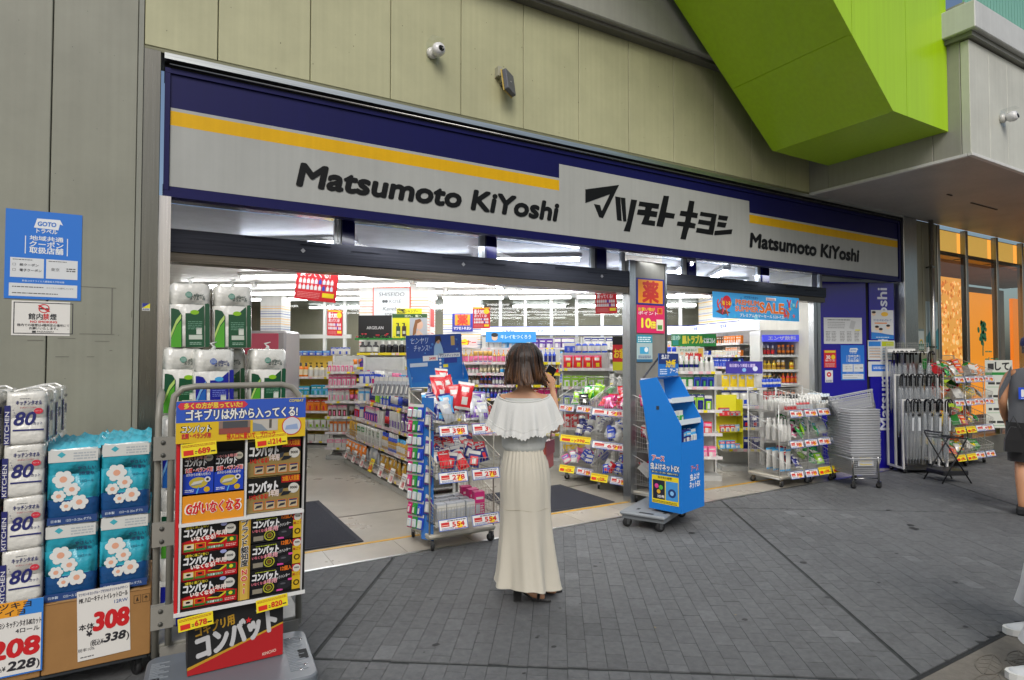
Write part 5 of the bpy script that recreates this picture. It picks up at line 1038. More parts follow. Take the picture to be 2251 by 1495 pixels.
# folding black stool stand
fs=thing('folding_stand','small black folding bag stand with crossed legs in front of the snack carts','folding stand',(8.78,-.78,0),R(-25))
b=MB('paint')
for y in(-.15,.15):
    b.tube([(-.20,y,0),(.16,y*.9,.56)],.009,'#17181a',n=6); b.tube([(.20,y,0),(-.18,y*.9,.60)],.009,'#17181a',n=6)
b.build('leg',fs)
b=MB('paint'); b.tube([(.16,-.14,.56),(.16,.14,.56)],.009,'#17181a',n=6); b.tube([(-.18,-.14,.60),(-.18,-.14,.64),(-.18,.14,.64),(-.18,.14,.60)],.009,'#17181a',n=6)
for q in range(5): b.tube([(.16-.02*q*4,-.13,.565),(.16-.02*q*4,.13,.565)],.005,'#202124',n=4)
b.tube([(-.18,-.135,.6),(.16,-.135,.565)],.007,'#17181a',n=5); b.tube([(-.18,.135,.6),(.16,.135,.565)],.007,'#17181a',n=5); b.build('top_rail',fs)
b=MB('plastic'); b.bbox(-.17,-.15,.10,.17,.15,.16,.01,'#1b1c1f'); b.build('tray',fs)

for z,t_ in ((.366,'lowest'),(.586,'middle'),(.806,'top')): row(T(6.62,.92,z,R(-20))@T(0,.0,0),-.08,.24,['hanging_packet','carton'],'in the %s tray of the yellow cardboard rack'%t_,['white','red','grey','sky blue'],1,.05,.10,.035)
# ================= notices and posters
def dgoto(p,w,h):
    W_='#dfe3e6'; p.flat([(w*.36,h*.81),(w*.68,h*.80),(w*.70,h*.87),(w*.74,h*.86),(w*.70,h*.92),(w*.40,h*.915)],W_,1); p.text('GOTO',w*.53,h*.835,h*.05,'#2272c9',2,'c',.05,.1,w*.24); p.text('トラベル',w*.53,h*.755,h*.042,W_,1,'c',.04,0,w*.27)
    for q,(s,hh) in enumerate((('地域共通',.042),('クーポン',.052),('取扱店舗',.056))): p.text(s,w*.53,h*(.67-.072*q),h*hh,W_,1,'c',.035,0,w*.44)
    p.rect(w*.25,h*.51,w*.262,h*.71,W_,1); p.rect(w*.80,h*.51,w*.812,h*.71,W_,1)
    for x0,x1 in ((.07,.50),(.53,.95)): p.rect(w*x0,h*.24,w*x1,h*.46,'#d2d5d6',1); p.lines(w*(x0+.03),h*.435,w*(x1-.15),h*.45,1,'#555',2)
    p.text('紙クーポン',w*.31,h*.37,h*.024,'#3a3c42',2,'c',.02,0,w*.24); p.text('電子クーポン',w*.33,h*.31,h*.024,'#3a3c42',2,'c',.02,0,w*.28); p.frame(w*.10,h*.37,w*.14,h*.395,.0015,'#666',2); p.frame(w*.10,h*.31,w*.14,h*.335,.0015,'#666',2)
    p.text('東京',w*.65,h*.33,h*.03,'#666',2,'c',0); p.lines(w*.8,h*.33,w*.92,h*.38,2,'#444',2); p.text('新型コロナウイルス感染拡大予防対策',w*.5,h*.195,h*.017,'#cfe0f0',1,'c',.02,0,w*.55); p.rect(w*.06,h*.03,w*.95,h*.175,'#d2d5d6',1); p.lines(w*.1,h*.13,w*.5,h*.15,1,'#555',2); p.text('ガイドラインを遵守しています',w*.72,h*.125,h*.014,'#555',2,'c',.01,0,w*.36); p.lines(w*.1,h*.06,w*.7,h*.08,1,'#555',2)
sheet_thing('coupon_notice','large blue travel coupon notice taped on the left wall','notice',(-.815,-.034,1.955),0,.378,.545,dgoto,'#1c70cc')
def dsmoke(p,w,h):
    p.frame(w*.03,h*.05,w*.97,h*.96,w*.015,'#1d1f2a',1); p.ring(w*.5,h*.79,h*.13,h*.025,'#c8242c',2); p.rect(w*.42,h*.76,w*.58,h*.80,'#222',1); p.flat([(w*.40,h*.87),(w*.43,h*.89),(w*.60,h*.71),(w*.57,h*.69)],'#c8242c',3)
    p.text('館内',w*.37,h*.48,h*.14,'#23242a',1,'c',.03,0,w*.22); p.text('禁',w*.535,h*.48,h*.14,'#c8242c',1,'c',.03,0,w*.10); p.text('煙',w*.65,h*.48,h*.14,'#23242a',1,'c',.03,0,w*.10)
    p.text('NO SMOKING',w*.5,h*.37,h*.065,'#c8242c',1,'c',.05,0,w*.42); p.text('館内での喫煙は4階所定の場所にて',w*.5,h*.27,h*.062,'#23242a',1,'c',.02,0,w*.82); p.text('お願いいたします。',w*.5,h*.18,h*.062,'#23242a',1,'c',.02,0,w*.45); p.text('PASSAGGIO',w*.53,h*.09,h*.05,'#333',1,'c',.02,0,w*.26); p.rect(w*.32,h*.08,w*.38,h*.14,'#333',1)
sheet_thing('no_smoking_sign','white no smoking sign with black border under the blue coupon notice','sign',(-.777,-.034,1.732),R(.8),.312,.212,dsmoke)
t=thing('security_sticker','small blue and yellow security sticker on the steel door jamb','sticker',(-.105,-.051,1.905))
p=MB('print'); p.rect(0,0,.045,.05,'#c9c9bd',1); p.flat([(.001,.05),(.045,.05),(.001,.018)],'#23308a',2); p.flat([(.045,.05),(.045,.018),(.001,.018)],'#d9cf2a',2); p.text('ALSOK',.022,.004,.011,'#23308a',2,'c',.04,0,.038); p.build('sticker',t)
def dkusuri(p,w,h): p.rect(w*.06,h*.06,w*.94,h*.94,'#e08a12',1); p.text('薬',w*.5,h*.17,h*.62,'#c0281a',2,'c',.05)
sheet_thing('medicine_sign','square orange and blue sign with a red medicine character on the post','sign',(4.585,.398,2.19),0,.425,.30,dkusuri,'#1d2080')
def d10(p,w,h):
    p.text('お買い物が',w*.35,h*.80,h*.10,'#e8d21c',1,'c',.03,0,w*.6); p.text('ポイント',w*.4,h*.66,h*.10,'#f0e0e0',1,'c',.03,0,w*.7); p.text('10',w*.33,h*.2,h*.34,'#e9e03a',1,'c',.06,0,w*.32); p.text('倍',w*.58,h*.2,h*.2,'#e9e03a',1,'c',.05); p.rect(w*.70,h*.1,w*.95,h*.5,'#e0d9c0',1); p.rect(w*.74,h*.14,w*.91,h*.3,'#4a8a3a',2); p.rect(w*.74,h*.7,w*.92,h*.92,'#e08a12',1); p.text('薬',w*.83,h*.74,h*.13,'#c0281a',2,'c',.04)
sheet_thing('points_poster','pink and yellow ten times points poster under the medicine sign','poster',(4.59,.398,1.87),0,.42,.315,d10,'#cc1f5a')
def dteal(p,w,h): p.rect(0,h*.7,w,h,'#2b8aa0',1); p.lines(w*.08,h*.74,w*.9,h*.96,3,'#d9e8e8',2); p.rect(w*.2,h*.3,w*.75,h*.55,'#3a9ac0',1); p.disk(w*.6,h*.45,w*.12,'#d9e4e8',2); p.rect(0,0,w,h*.1,'#2b5f80',1); p.lines(w*.1,h*.14,w*.9,h*.26,2,'#557',1)
sheet_thing('hygiene_notice','small teal and grey hygiene notice low on the post','notice',(4.585,.398,1.545),0,.235,.305,dteal,'#9fb4b4')
def dsale(p,w,h):
    rr=random.Random(4)
    for k in range(16): p.disk(w*rr.random(),h*rr.random(),h*rr.uniform(.04,.12),('#3fb0e0','#2a8fd0','#7fd0ea','#1f7fc8')[k%4],1+k*.05,n=12)
    for k in range(14): x=w*(.05+rr.random()*.12 if k<7 else .8+rr.random()*.18); z=h*rr.uniform(.05,.6); p.tube([(x,-.003,z),(x+rr.uniform(-.03,.03),-.003,z+.06),(x+rr.uniform(-.04,.04),-.003,z+.10)],.008,('#d84a3a','#e0703a','#c83f6a')[k%3],n=4)
    p.disk(w*.15,h*.62,h*.26,'#cc2233',2); p.text('当たる!',w*.15,h*.52,h*.13,'#ecd42a',3,'c',.04,0,w*.1)
    for s,x,z,hh,ww in (('PREMIUM',.375,.56,.2,.26),('SUMMER',.37,.30,.2,.26),('SALE',.66,.30,.42,.29)): p.text(s,w*x,h*z,h*hh,'#f0e8d8',3,'c',.09,0,w*ww); p.text(s,w*x,h*z,h*hh,'#e06a1c',5,'c',.05,0,w*ww)
    p.text('マツモトキヨシ',w*.42,h*.82,h*.09,'#2a2f6a',3,'c',.03,.1,w*.16); p.rect(w*.59,h*.80,w*.71,h*.92,'#e0e0e0',3); p.lines(w*.6,h*.82,w*.7,h*.9,2,'#c02a3a',4); p.text('プレミアムサマーセール 5.26~7.25',w*.55,h*.09,h*.11,'#f0f0f0',3,'c',.03,0,w*.52)
    for k in range(3): p.flat([(w*(.83+.05*k)+h*.11*(1 if i%2==0 else .45)*math.sin(i*PI/5),h*(.22+.3*(k%2))+h*.11*(1 if i%2==0 else .45)*math.cos(i*PI/5)) for i in range(10)],('#d8352a','#e8a03a','#e06a6a')[k],4)
    p.disk(w*.93,h*.66,h*.12,'#3f9fc0',3); p.disk(w*.93,h*.68,h*.07,'#8fd0d8',4); p.flat([(w*.03,h*.25),(w*.10,h*.36),(w*.19,h*.22),(w*.10,h*.12)],'#6a3a3a',4)
sheet_thing('sale_banner','long blue summer sale banner with orange lettering hanging across the right doorway','banner',(5.78,.375,2.08),R(.4),1.70,.318,dsale,'#3c9fdc')
# sheets on the blue slanting panel: placed in its frame
MBL=T(BP0.x,BP0.y,0,ba)
def on_blue(name,label,cat,x,z,w,h,draw,bgc='#d2d4d4'):
    P=MBL@Vector((x,-.004,z)); return sheet_thing(name,label,cat,P,ba,w,h,draw,bgc)
def dhours(p,w,h):
    p.lines(w*.1,h*.9,w*.7,h*.96,1,'#555',1)
    for q in range(4): p.lines(w*.1,h*(.6+.07*q),w*.55,h*(.64+.07*q),1,'#777',1)
    for x in(.05,.2,.42,.6,.8): p.lines(w*x,h*.1,w*(x+.12),h*.5,7,'#8a8a8a',1)
    p.flat([(w*.66,h*.6),(w*.78,h*.55),(w*.84,h*.85),(w*.72,h*.9)],'#b9bbbb',1.5); p.rect(w*.82,h*.5,w*.95,h*.55,'#d9d23a',1)
on_blue('opening_hours_notice','white crumpled opening hours notice on the blue panel','notice',.05,1.79,.60,.375,dhours)
on_blue('coupon_notice','smaller blue travel coupon notice on the blue panel','notice',.31,1.27,.37,.50,dgoto,'#1c70cc')
def dred(p,w,h): p.rect(w*.05,h*.85,w*.95,h*.97,'#e0c83a',1); p.text('30',w*.35,h*.5,h*.2,'#f0e6e0',1,'c',.05); p.text('%戻ってくる!',w*.5,h*.36,h*.1,'#f0e6e0',1,'c',.03,0,w*.8); p.disk(w*.76,h*.6,w*.17,'#e8c81c',1); p.lines(w*.1,h*.06,w*.9,h*.28,3,'#d9a8a0',1)
on_blue('campaign_poster','small red thirty percent poster beside the coupon notice on the blue panel','poster',.045,1.45,.19,.25,dred,'#c8202a')
def dstop(p,w,h): p.rect(0,h*.3,w,h,'#d9d9d9',1); p.disk(w*.5,h*.66,w*.3,'#c8242c',2); p.rect(w*.4,h*.6,w*.6,h*.72,'#eee',3); p.lines(w*.1,h*.06,w*.9,h*.24,2,'#445',1)
on_blue('entry_sticker','tiny white sticker with a red circle on the blue panel','sticker',.06,1.24,.12,.17,dstop,'#d5d7d8')
def dpart(p,w,h): 
    p.rect(0,0,w,h*.14,'#2a7fd0',1); p.flat([(0,h*.14),(w,h*.14),(w,h*.10),(w*.5,h*.2),(0,h*.24)],'#2a7fd0',1); p.text('マツモトキヨシグループ',w*.5,h*.62,h*.06,'#2a5f9f',1,'c',.03,0,w*.8); p.rect(w*.15,h*.53,w*.7,h*.57,'#e08a3a',1)
    for x,z,c_ in ((.25,.38,'#e8c8a8'),(.42,.30,'#e8c8a8'),(.75,.42,'#e8c8a8'),(.12,.88,'#e8c8a8')): p.disk(w*x,h*z,w*.09,c_,1,n=12); p.disk(w*x,h*(z+.045),w*.09,'#2a1c18',2,n=12,rz=w*.05)
    p.disk(w*.6,h*.86,w*.16,'#e8b83a',1,rz=w*.09); p.lines(w*.2,h*.05,w*.8,h*.1,1,'#d9e8f0',2)
on_blue('staff_poster','white and blue staff recruiting poster high on the narrow blue panel','poster',.80,1.86,.36,.42,dpart)
def dtab(p,w,h):
    p.rect(w*.03,h*.7,w*.48,h*.95,'#2a7fd0',1); p.rect(w*.52,h*.7,w*.97,h*.95,'#b9c41a',1)
    for q in range(4): p.rect(w*.04,h*(.12+.14*q),w*.47,h*(.15+.14*q),'#c89a6a',1); p.rect(w*.53,h*(.12+.14*q),w*.96,h*(.15+.14*q),'#8ab0c8',1); p.lines(w*.06,h*(.17+.14*q),w*.45,h*(.22+.14*q),1,'#667',1); p.lines(w*.55,h*(.17+.14*q),w*.95,h*(.22+.14*q),1,'#667',1)
on_blue('payment_table','white payment table notice with blue and lime headings on the narrow blue panel','notice',.74,1.56,.43,.28,dtab)
def dpay(p,w,h): p.rect(w*.15,h*.35,w*.88,h*.8,'#2a6fd0',1); p.lines(w*.22,h*.5,w*.8,h*.7,2,'#e0e8f0',2)
for_=[on_blue('card_notice','white notice with a blue box lowest on the narrow blue panel','notice',.74,1.32,.37,.215,dpay)]
def djov(p,w,h): p.flat([(0,0),(w,0),(w,h*.45),(w*.6,h*.3),(w*.4,h*.42),(0,h*.25)],'#3f7f86',1); p.text('NOV',w*.6,h*.78,h*.10,'#5a666a',2,'c',0,0,w*.5); p.lines(w*.4,h*.7,w*.8,h*.73,1,'#777',1)
sheet_thing('cosmetic_poster','tall pale teal cosmetics poster behind the drain pipe','poster',(9.93,-.024,1.72),0,.36,.72,djov,'#a3b2b2')
def drain(p,w,h): p.rect(0,h*.9,w,h,'#6a7a7a',1); p.ring(w*.5,h*.35,w*.32,w*.1,'#d0a84a',1); p.ring(w*.5,h*.35,w*.22,w*.1,'#3a7a5a',1); p.rect(0,0,w,h*.3,'#2f5f4a',2); p.lines(w*.1,h*.08,w*.9,h*.2,2,'#c9d4cc',3)
sheet_thing('rainbow_notice','small grey notice with a rainbow arch beside the drain pipe','notice',(9.70,-.024,1.70),0,.17,.32,drain,'#a9b2ae')
def dmove(p,w,h): p.text('して',w*.62,h*.86,h*.10,'#222',1,'c',.06,0,w*.5); p.rect(w*.1,h*.86,w*.32,h*.95,'#333',1); p.rect(0,h*.78,w,h*.82,'#1f8a3a',1); [ (p.lines(w*.1,h*(.64-.19*q),w*.8,h*(.71-.19*q),1,'#333',1),p.rect(w*.05,h*(.6-.19*q),w*.95,h*(.605-.19*q),'#2a9a4a',1)) for q,s in enumerate(('こんな方に','お届けします','ご相談ください','TEL'))]
sheet_thing('delivery_banner','white and green vertical banner beyond the snack carts','banner',(11.6,-.10,.45),R(-30),.45,1.10,dmove,'#cfd2c8')
# ================= shelving and goods inside the shop
def shelf_unit(label,loc,rz,Wd,zs,D=.36,H=1.6,steps=None,rail='#c9c4c4',back='#b9b9b4',group='shelving inside the shop',side='#c4c4c0'):
    t=thing('shelf_unit',label,'shelf',loc,rz,group)
    b=MB('paint'); b.box(0,D,.06,Wd,D+.02,H,back); b.build('back_panel',t)
    for x in(0,Wd-.02): b=MB('paint'); b.box(x,D-.04,.0,x+.02,D+.022,H+.01,side); b.build('upright',t)
    b=MB('paint'); b.box(0.005,.02,.0,Wd-.005,D,.06,'#a9a9a5'); b.build('kick_plate',t)
    for i,z in enumerate(zs):
        y0=(steps[i] if steps else 0)
        b=MB('paint'); b.box(.003,y0,z-.018,Wd-.003,D-.001,z,'#c4c4c1'); so=b.build('shelf',t)
        b=MB('gloss'); b.box(.0,y0-.008,z-.022,Wd,y0-.001,z+.018,rail); 
        x=.03
        while x<Wd-.08:
            if gr_.random()<.75: b.box(x,y0-.011,z-.02,x+.05,y0-.0085,z+.014,gr_.choice(('#d9d7d2','#d9d7d2','#e0cb2a','#d9a9b0','#d9d7d2')))
            x+=gr_.uniform(.06,.11)
        b.build('price_rail',so)
    return t,T(*loc,rz)
def fill(M,Wd,z,kinds,place,pal,y0=0,depth=1,h=None,r=None,run=(2,5),x0=.02,x1=None,tilt=0,dy=.075):
    row(M@T(0,y0+.06,z),x0,(x1 or Wd)-.02,kinds,place,pal,depth,dy,h,r,run=run,tilt=tilt)
NMS=('base','second','third','fourth','fifth','top')
# long aisle gondola facing left
gl,MG=shelf_unit('long white aisle gondola of toiletries on casters behind the front wire cart',(2.42,4.55,0),R(-90),2.95,(.13,.42,.68,.945,1.18),.52,1.42,(.0,.06,.12,.18,.24),rail='#d0b4b8')
for k in range(5):
    for x in (.3,): caster(gl,x+.6*k,.10,.4,.04)
PALS=((['gold','silver','white','orange','brown'],['snack_bag','pouch']),(['sky blue','green','white','blue','gold'],['bottle','jar','soft_pack']),(['red','black','white','pink','purple'],['tube','carton','hanging_packet']),(['white','blue','red','lime','navy'],['hanging_packet','tube','carton']),(['sky blue','pink','blue','white','magenta'],['spray_can','bottle','pump_bottle']))
for i,(z,y0) in enumerate(zip((.13,.42,.68,.945,1.18),(.0,.06,.12,.18,.24))):
    pal,kd=PALS[i]
    fill(MG,2.95,z,kd,'on the %s shelf of the long aisle gondola'%NMS[i],pal,y0,1,(.24 if i<1 else .21),(.075 if i==0 else None),(3,6))
    b=MB('wire'); wires(b,(.0,y0-.012,z+.01),(2.95,y0-.012,z+.01),(2.95,y0-.012,z+.10),(.0,y0-.012,z+.10),70,2) if i<2 else None
    if i<2: b.build('wire_fence',gl)
for q in range(7): price(gl,.25+.4*q,-.03 if q%3 else -.03,.10,'%d'%gr_.choice((298,398,178,228)),.15,.17,'yellow' if q==3 else 'plain')
for q in range(5): price(gl,.4+.55*q,.145,.91,'%d'%gr_.choice((598,398,798,228)),.12,.06,'yellow' if q%2 else 'plain')
# end unit with black board, facing the camera
en_,ME=shelf_unit('tall narrow end shelf of black shampoo bottles topped by the black display board',tuple(G(-3.10,9.15)),-GY,1.08,(.9,1.06,1.25,1.43,1.65),.34,1.88,rail='#d9c21f')
fill(ME,1.08,1.65,['pouch','bottle'],'on the top shelf under the black display board',['black','black','black'],0,1,.18,.05); fill(ME,.5,1.43,['pump_bottle'],'on the purple shelf under the black display board',['purple','navy'],0,1,.17,.04); fill(ME,1.08,1.43,['hanging_packet'],'at the right of the shelf under the black display board',['white','pink','purple'],0,1,.2,.04,x0=.54)
fill(ME,1.08,1.25,['spray_can','pump_bottle'],'on the low shelf under the black display board',['pink','sky blue','purple'],0,2,.18,.028)
def dargel(p,w,h): p.text('ARGELAN',w*.5,h*.40,h*.13,'#c9c9c9',1,'c',.02,0,w*.50)
def gsheet(name,label,cat,a,b_,z,w,h,draw,bgc,rx=0,rz=0,ry=0): return sheet_thing(name,label,cat,G(a,b_,z),-GY+rz,w,h,draw,bgc,rx,ry=ry)
gsheet('display_board','black display board with white brand lettering above the end shelf','display board',-3.10,9.2,1.89,.53,.36,dargel,'#0d0d0e')
def dsham(p,w,h):
    p.rect(0,h*.84,w,h,'#2f5a2a',1); p.text('巡れ、髪へ',w*.6,h*.87,h*.08,'#d9e0c0',2,'c',.03,0,w*.5); p.rect(w*.5,0,w,h*.84,'#b4b9c0',1)
    for x,c_ in ((.17,'#2c4a34'),(.34,'#3a2a26')): p.rect(w*(x-.06),h*.08,w*(x+.06),h*.5,c_,2); p.rect(w*(x-.02),h*.5,w*(x+.02),h*.6,'#1a1a1a',2); p.rect(w*(x-.06),h*.6,w*(x+.02),h*.63,'#1a1a1a',2); p.rect(w*(x-.04),h*.18,w*(x+.04),h*.3,'#b9b9a9',3)
    p.disk(w*.78,h*.55,w*.10,'#e0b8a0',3,rz=h*.2); p.flat([(w*.66,h*.75),(w*.80,h*.80),(w*.84,h*.70),(w*.72,h*.6),(w*.68,h*.2),(w*.58,h*.05),(w*.60,h*.4)],'#8a5a34',4); p.flat([(w*.68,0),(w*.95,0),(w*.86,h*.2),(w*.76,h*.35),(w*.70,h*.3)],'#dab49c',2)
gsheet('shampoo_poster','yellow shampoo advertisement with two bottles and a woman in profile','poster',-2.56,9.2,1.89,.55,.38,dsham,'#e3dc1c')
def dyel(p,w,h): p.text('シャンプー',w*.6,h*.25,h*.5,'#6a5a10',1,'c',.03,0,w*.5); p.rect(w*.02,h*.1,w*.34,h*.9,'#2a2a1a',1); p.text('No.1',w*.18,h*.25,h*.5,'#e3dc1c',2,'c',.04)
gsheet('header_card','small yellow header card above the shampoo advertisement','card',-2.50,9.22,2.27,.40,.085,dyel,'#e0d81a')
fg=thing('flower_garland','garland of red flowers and leaves along the end shelf top','garland',G(-3.10,9.10,1.885),-GY)
b=MB('print'); 
for k in range(70): x=gr_.uniform(0,1.06); a=gr_.uniform(0,6.28); z=gr_.uniform(-.01,.04); b.poly([(x,gr_.uniform(-.02,.03),z),(x+.022*math.cos(a),-.01,z+.022*math.sin(a)),(x+.04*math.cos(a+.3),0,z+.03*math.sin(a+.3)),(x+.02*math.cos(a+.7),.01,z+.02*math.sin(a+.7))],('#2f7a3a','#3f8f45','#1f5a2a')[k%3])
stuff(b.build('leaves',fg)); b=MB('print')
for k in range(9): x=gr_.uniform(.02,1.05); b.lathe([(.0,-.012),(.016,0),(.02,.012),(.0,.016)],'#c0283a',c=(x,-.02,.025+.02*(k%3)),n=7)
stuff(b.build('blossoms',fg)); b=MB('gloss'); b.box(-.01,-.03,-.02,1.08,-.015,.005,'#2f8a3a'); b.build('green_rail',fg)
# blue sunscreen board at the gondola end
def dsun(p,w,h):
    p.rect(0,h*.56,w,h,'#1d4391',1)
    rr=random.Random(2)
    for k in range(26): p.disk(w*rr.random(),h*rr.uniform(.6,.98),.012*rr.random()+.003,('#2f5fb0','#4a7fc4','#173a7f')[k%3],1.4,n=8)
    p.text('ヒンヤリ',w*.24,h*.84,h*.10,'#c9d6ea',2,'c',.0,.3,w*.3); p.text('チャンス!',w*.27,h*.70,h*.10,'#c9d6ea',2,'c',.0,.3,w*.28)
    p.flat([(w*.48,h*.60),(w*.66,h*.60),(w*.64,h*.74),(w*.60,h*.86),(w*.53,h*.86),(w*.49,h*.76)],'#8fb0cf',2); p.disk(w*.565,h*.88,w*.035,'#b98a6a',3,rz=h*.06); p.flat([(w*.52,h*.97),(w*.61,h*.97),(w*.63,h*.84),(w*.58,h*.9),(w*.53,h*.86),(w*.50,h*.80)],'#2a1712',4); p.rect(w*.80,h*.78,w*.87,h*.96,'#b89a5a',2)
    p.rect(0,0,w,h*.56,'#1560a8',1); p.rect(w*.05,h*.40,w*.36,h*.47,'#b9c4cf',2); p.rect(w*.28,h*.50,w*.55,h*.60,'#dadada',2.5); p.text('2490',w*.45,h*.52,h*.05,'#c8242c',3.5,'c',.05); p.rect(w*.56,h*.55,w*.96,h*.63,'#d2d5d8',2); p.text('サンメディックUV',w*.76,h*.565,h*.045,'#1a3a7a',3,'c',.03,0,w*.36); p.rect(w*.66,h*.44,w*.9,h*.54,'#1c2f86',2); p.rect(w*.64,h*.36,w*.73,h*.42,'#d9c81f',2)
    for q in range(3): p.disk(w*.59,h*(.37+.07*q),.013,'#d9dde2',2)
sb=sheet_thing('sunscreen_board','blue sunscreen advertising board with a woman at the gondola end','display board',(2.30,1.44,1.26),R(-3),.64,.57,dsun,'#1d4fa0',th=.012,ry=R(-3))
b=MB('print'); b.add([(0,-.01,.0),(.0,-.14,.0),(.0,-.14,.12),(.0,-.01,.27)],[(0,1,2,3)],'#1878c8'); b.add([(.64,-.01,.0),(.64,-.14,.0),(.64,-.14,.12),(.64,-.01,.27)],[(3,2,1,0)],'#1878c8'); b.box(0,-.14,0,.64,-.01,.004,'#1878c8'); b.box(0,-.142,0,.64,-.138,.07,'#1464a8'); b.build('tray',sb)
tb,MT=shelf_unit('short end shelf of the aisle gondola under the blue sunscreen board',(2.46,1.46,0),0,.55,(.3,.6,.9,1.24),.30,1.26)
for z,t_ in ((.3,'lowest'),(.6,'second'),(.9,'third')): fill(MT,.55,z,['hanging_packet','carton'],'on the %s end shelf under the sunscreen board'%t_,['silver','white','blue'],0,1,.18,.04)
row(T(2.33,1.38,1.268),.2,.5,['tube','hanging_packet'],'in the tray of the blue sunscreen board',['silver','white','sky blue'],1,.05,.13,.04)
# bag display left of the board: grey brush packs
for q in range(8):
    me,rr=prod('hanging_packet','silver','white','grey',.21,.03); Mx=T(2.02+.035*q,1.75-.05*q,1.18,R(-60),R(-10),.1); put(me,'hanging_packet',Mx.to_translation(),Mx.to_euler(),'grey long hanging packet bundled beside the blue sunscreen board','hanging packet','grey packets beside the sunscreen board')
# left cosmetics shelves
def bay(label,a,b_,Wd,zs,H,specs,rail='#c9c4c4',D=.34,back='#b9b9b4'):
    t,M=shelf_unit(label,tuple(G(a,b_)),-GY,Wd,zs,D,H,rail=rail,back=back)
    for i,(z,sp) in enumerate(zip(zs,specs)):
        kd,pal,h,r=sp; fill(M,Wd,z,kd,'on the %s shelf of the '%(NMS[i] if i<6 else 'upper')+label.split(' of ')[0].replace('white ','').replace('wide ',''),pal,0,1,h,r,(3,6))
    return t,M
bay('golden cosmetics shelf of gift packs beyond the bait display',-5.58,10.3,.85,(.12,.34,.64,.92,1.24),1.62,((['soft_pack'],['black','white','pink'],.12,.06),(['pouch'],['yellow','purple','lime'],.17,.06),(['pouch','hanging_packet'],['red','yellow','magenta','black'],.2,.055),(['carton'],['sky blue','white','teal'],.18,.05),(['carton','bottle'],['gold','black','orange','brown'],.24,.045)))
bay('bright cosmetics shelf of golden bottles behind the stacked toilet rolls',-4.68,10.3,1.02,(.12,.34,.64,.92,1.24),1.62,((['soft_pack'],['black','white','pink'],.12,.06),(['pouch'],['yellow','purple','lime','white'],.17,.06),(['pouch','hanging_packet'],['yellow','red','orange','magenta'],.22,.055),(['carton'],['sky blue','white','teal'],.18,.05),(['carton','pump_bottle','bottle'],['gold','black','orange','cream'],.26,.045)),back='#c9a63a')
row(T(*G(-4.66,10.5,1.632),-GY),0,1.0,['carton','hanging_packet'],'along the very top of the golden cosmetics shelf',['white','blue','sky blue','pink'],1,.1,.13,.06)
bay('peg shelf of pale hanging beauty packets left of the aisle gondola',-3.62,9.2,.72,(.18,.42,.66,.90,1.14,1.36),1.62,((['soft_pack','pouch'],['pink','white'],.14,.06),)+((['hanging_packet','tube'],['white','pink','orange','brown','white'],.2,.035),)*5)
bay('peg shelf of white hair tool packets next to the end shelf',-2.92,8.6,.62,(.2,.45,.70,.95,1.20),1.6,((['hanging_packet'],['brown','white','blue'],.2,.04),)*3+((['hanging_packet','carton'],['white','white','sky blue','blue'],.2,.04),)*2)
# centre shelves behind the woman
bay('wide cosmetics shelf of bottles behind the head of the woman',-1.50,9.0,.86,(.45,.72,.97,1.17,1.345,1.51),1.72,((['carton'],['white','pink'],.16,.04),(['bottle'],['red','brown','orange'],.18,.028),(['bottle'],['blue','purple','navy','sky blue'],.17,.027),(['bottle','tube'],['blue','purple','red','brown'],.15,.026),(['bottle','tube','pump_bottle'],['white','sky blue','cream','pink'],.15,.026),(['pump_bottle','carton','tube'],['white','pink','orange','gold','purple'],.20,.03)),rail='#d9c6c9')
bay('shelf of dark red and navy bottles right of the head of the woman',-.62,9.0,.66,(.45,.72,.97,1.17,1.345,1.51),1.72,((['carton'],['white','pink'],.16,.04),(['hanging_packet'],['red','pink'],.18,.04),(['hanging_packet'],['magenta','red','white'],.17,.04),(['bottle'],['red','brown','black','gold'],.15,.026),(['bottle'],['brown','gold','red','white'],.15,.026),(['pump_bottle','bottle'],['blue','navy','blue'],.20,.028)),rail='#d9c81f')
bay('peg shelf of pink baby goods right of the raised hand',.06,8.5,.70,(.3,.6,.92,1.17,1.43),1.66,((['carton'],['pink','yellow','orange'],.2,.05),(['carton','pouch'],['red','blue','pink'],.22,.05),(['hanging_packet'],['blue','lime','white'],.18,.05),(['hanging_packet'],['blue','pink','white','lime'],.19,.055),(['hanging_packet','pouch'],['pink','red','pink','orange','yellow'],.21,.06)))
row(T(*G(.10,8.7,1.665),-GY),0,.62,['carton','pump_bottle'],'on the very top of the baby goods shelf',['black','white','blue'],1,.1,.17,.04)
bay('shelf of teal and white packs close behind the door post',.80,8.3,.66,(.3,.6,.92,1.22,1.40),1.8,((['carton'],['white','blue'],.2,.05),(['carton'],['orange','white'],.2,.05),(['bottle'],['white','sky blue'],.18,.03),(['bottle','soft_pack'],['white','sky blue','teal'],.15,.035),(['carton'],['teal','sky blue'],.11,.05)))
def dleaf(p,w,h): p.rect(0,h*.6,w,h,'#d9e04a',1); p.flat([(0,h*.6),(w,h*.75),(w,h),(0,h)],'#3aa0c8',1.5); p.disk(w*.6,h*.35,w*.2,'#d84a2a',2); p.disk(w*.35,h*.4,w*.15,'#4fae3a',2); p.lines(w*.1,h*.05,w*.9,h*.2,3,'#557',2)
gsheet('leaflet_board','pale green leaflet board beside the door post','leaflet',1.02,8.15,1.60,.34,.27,dleaf,'#b9d8a8',ry=R(-5))
def dhome(p,w,h): p.rect(0,h*.25,w,h*.75,'#c01f28',1); p.text('お家で',w*.5,h*.38,h*.22,'#e8c81c',2,'c',.04,0,w*.85); p.rect(0,0,w,h*.25,'#c9c81f',1)
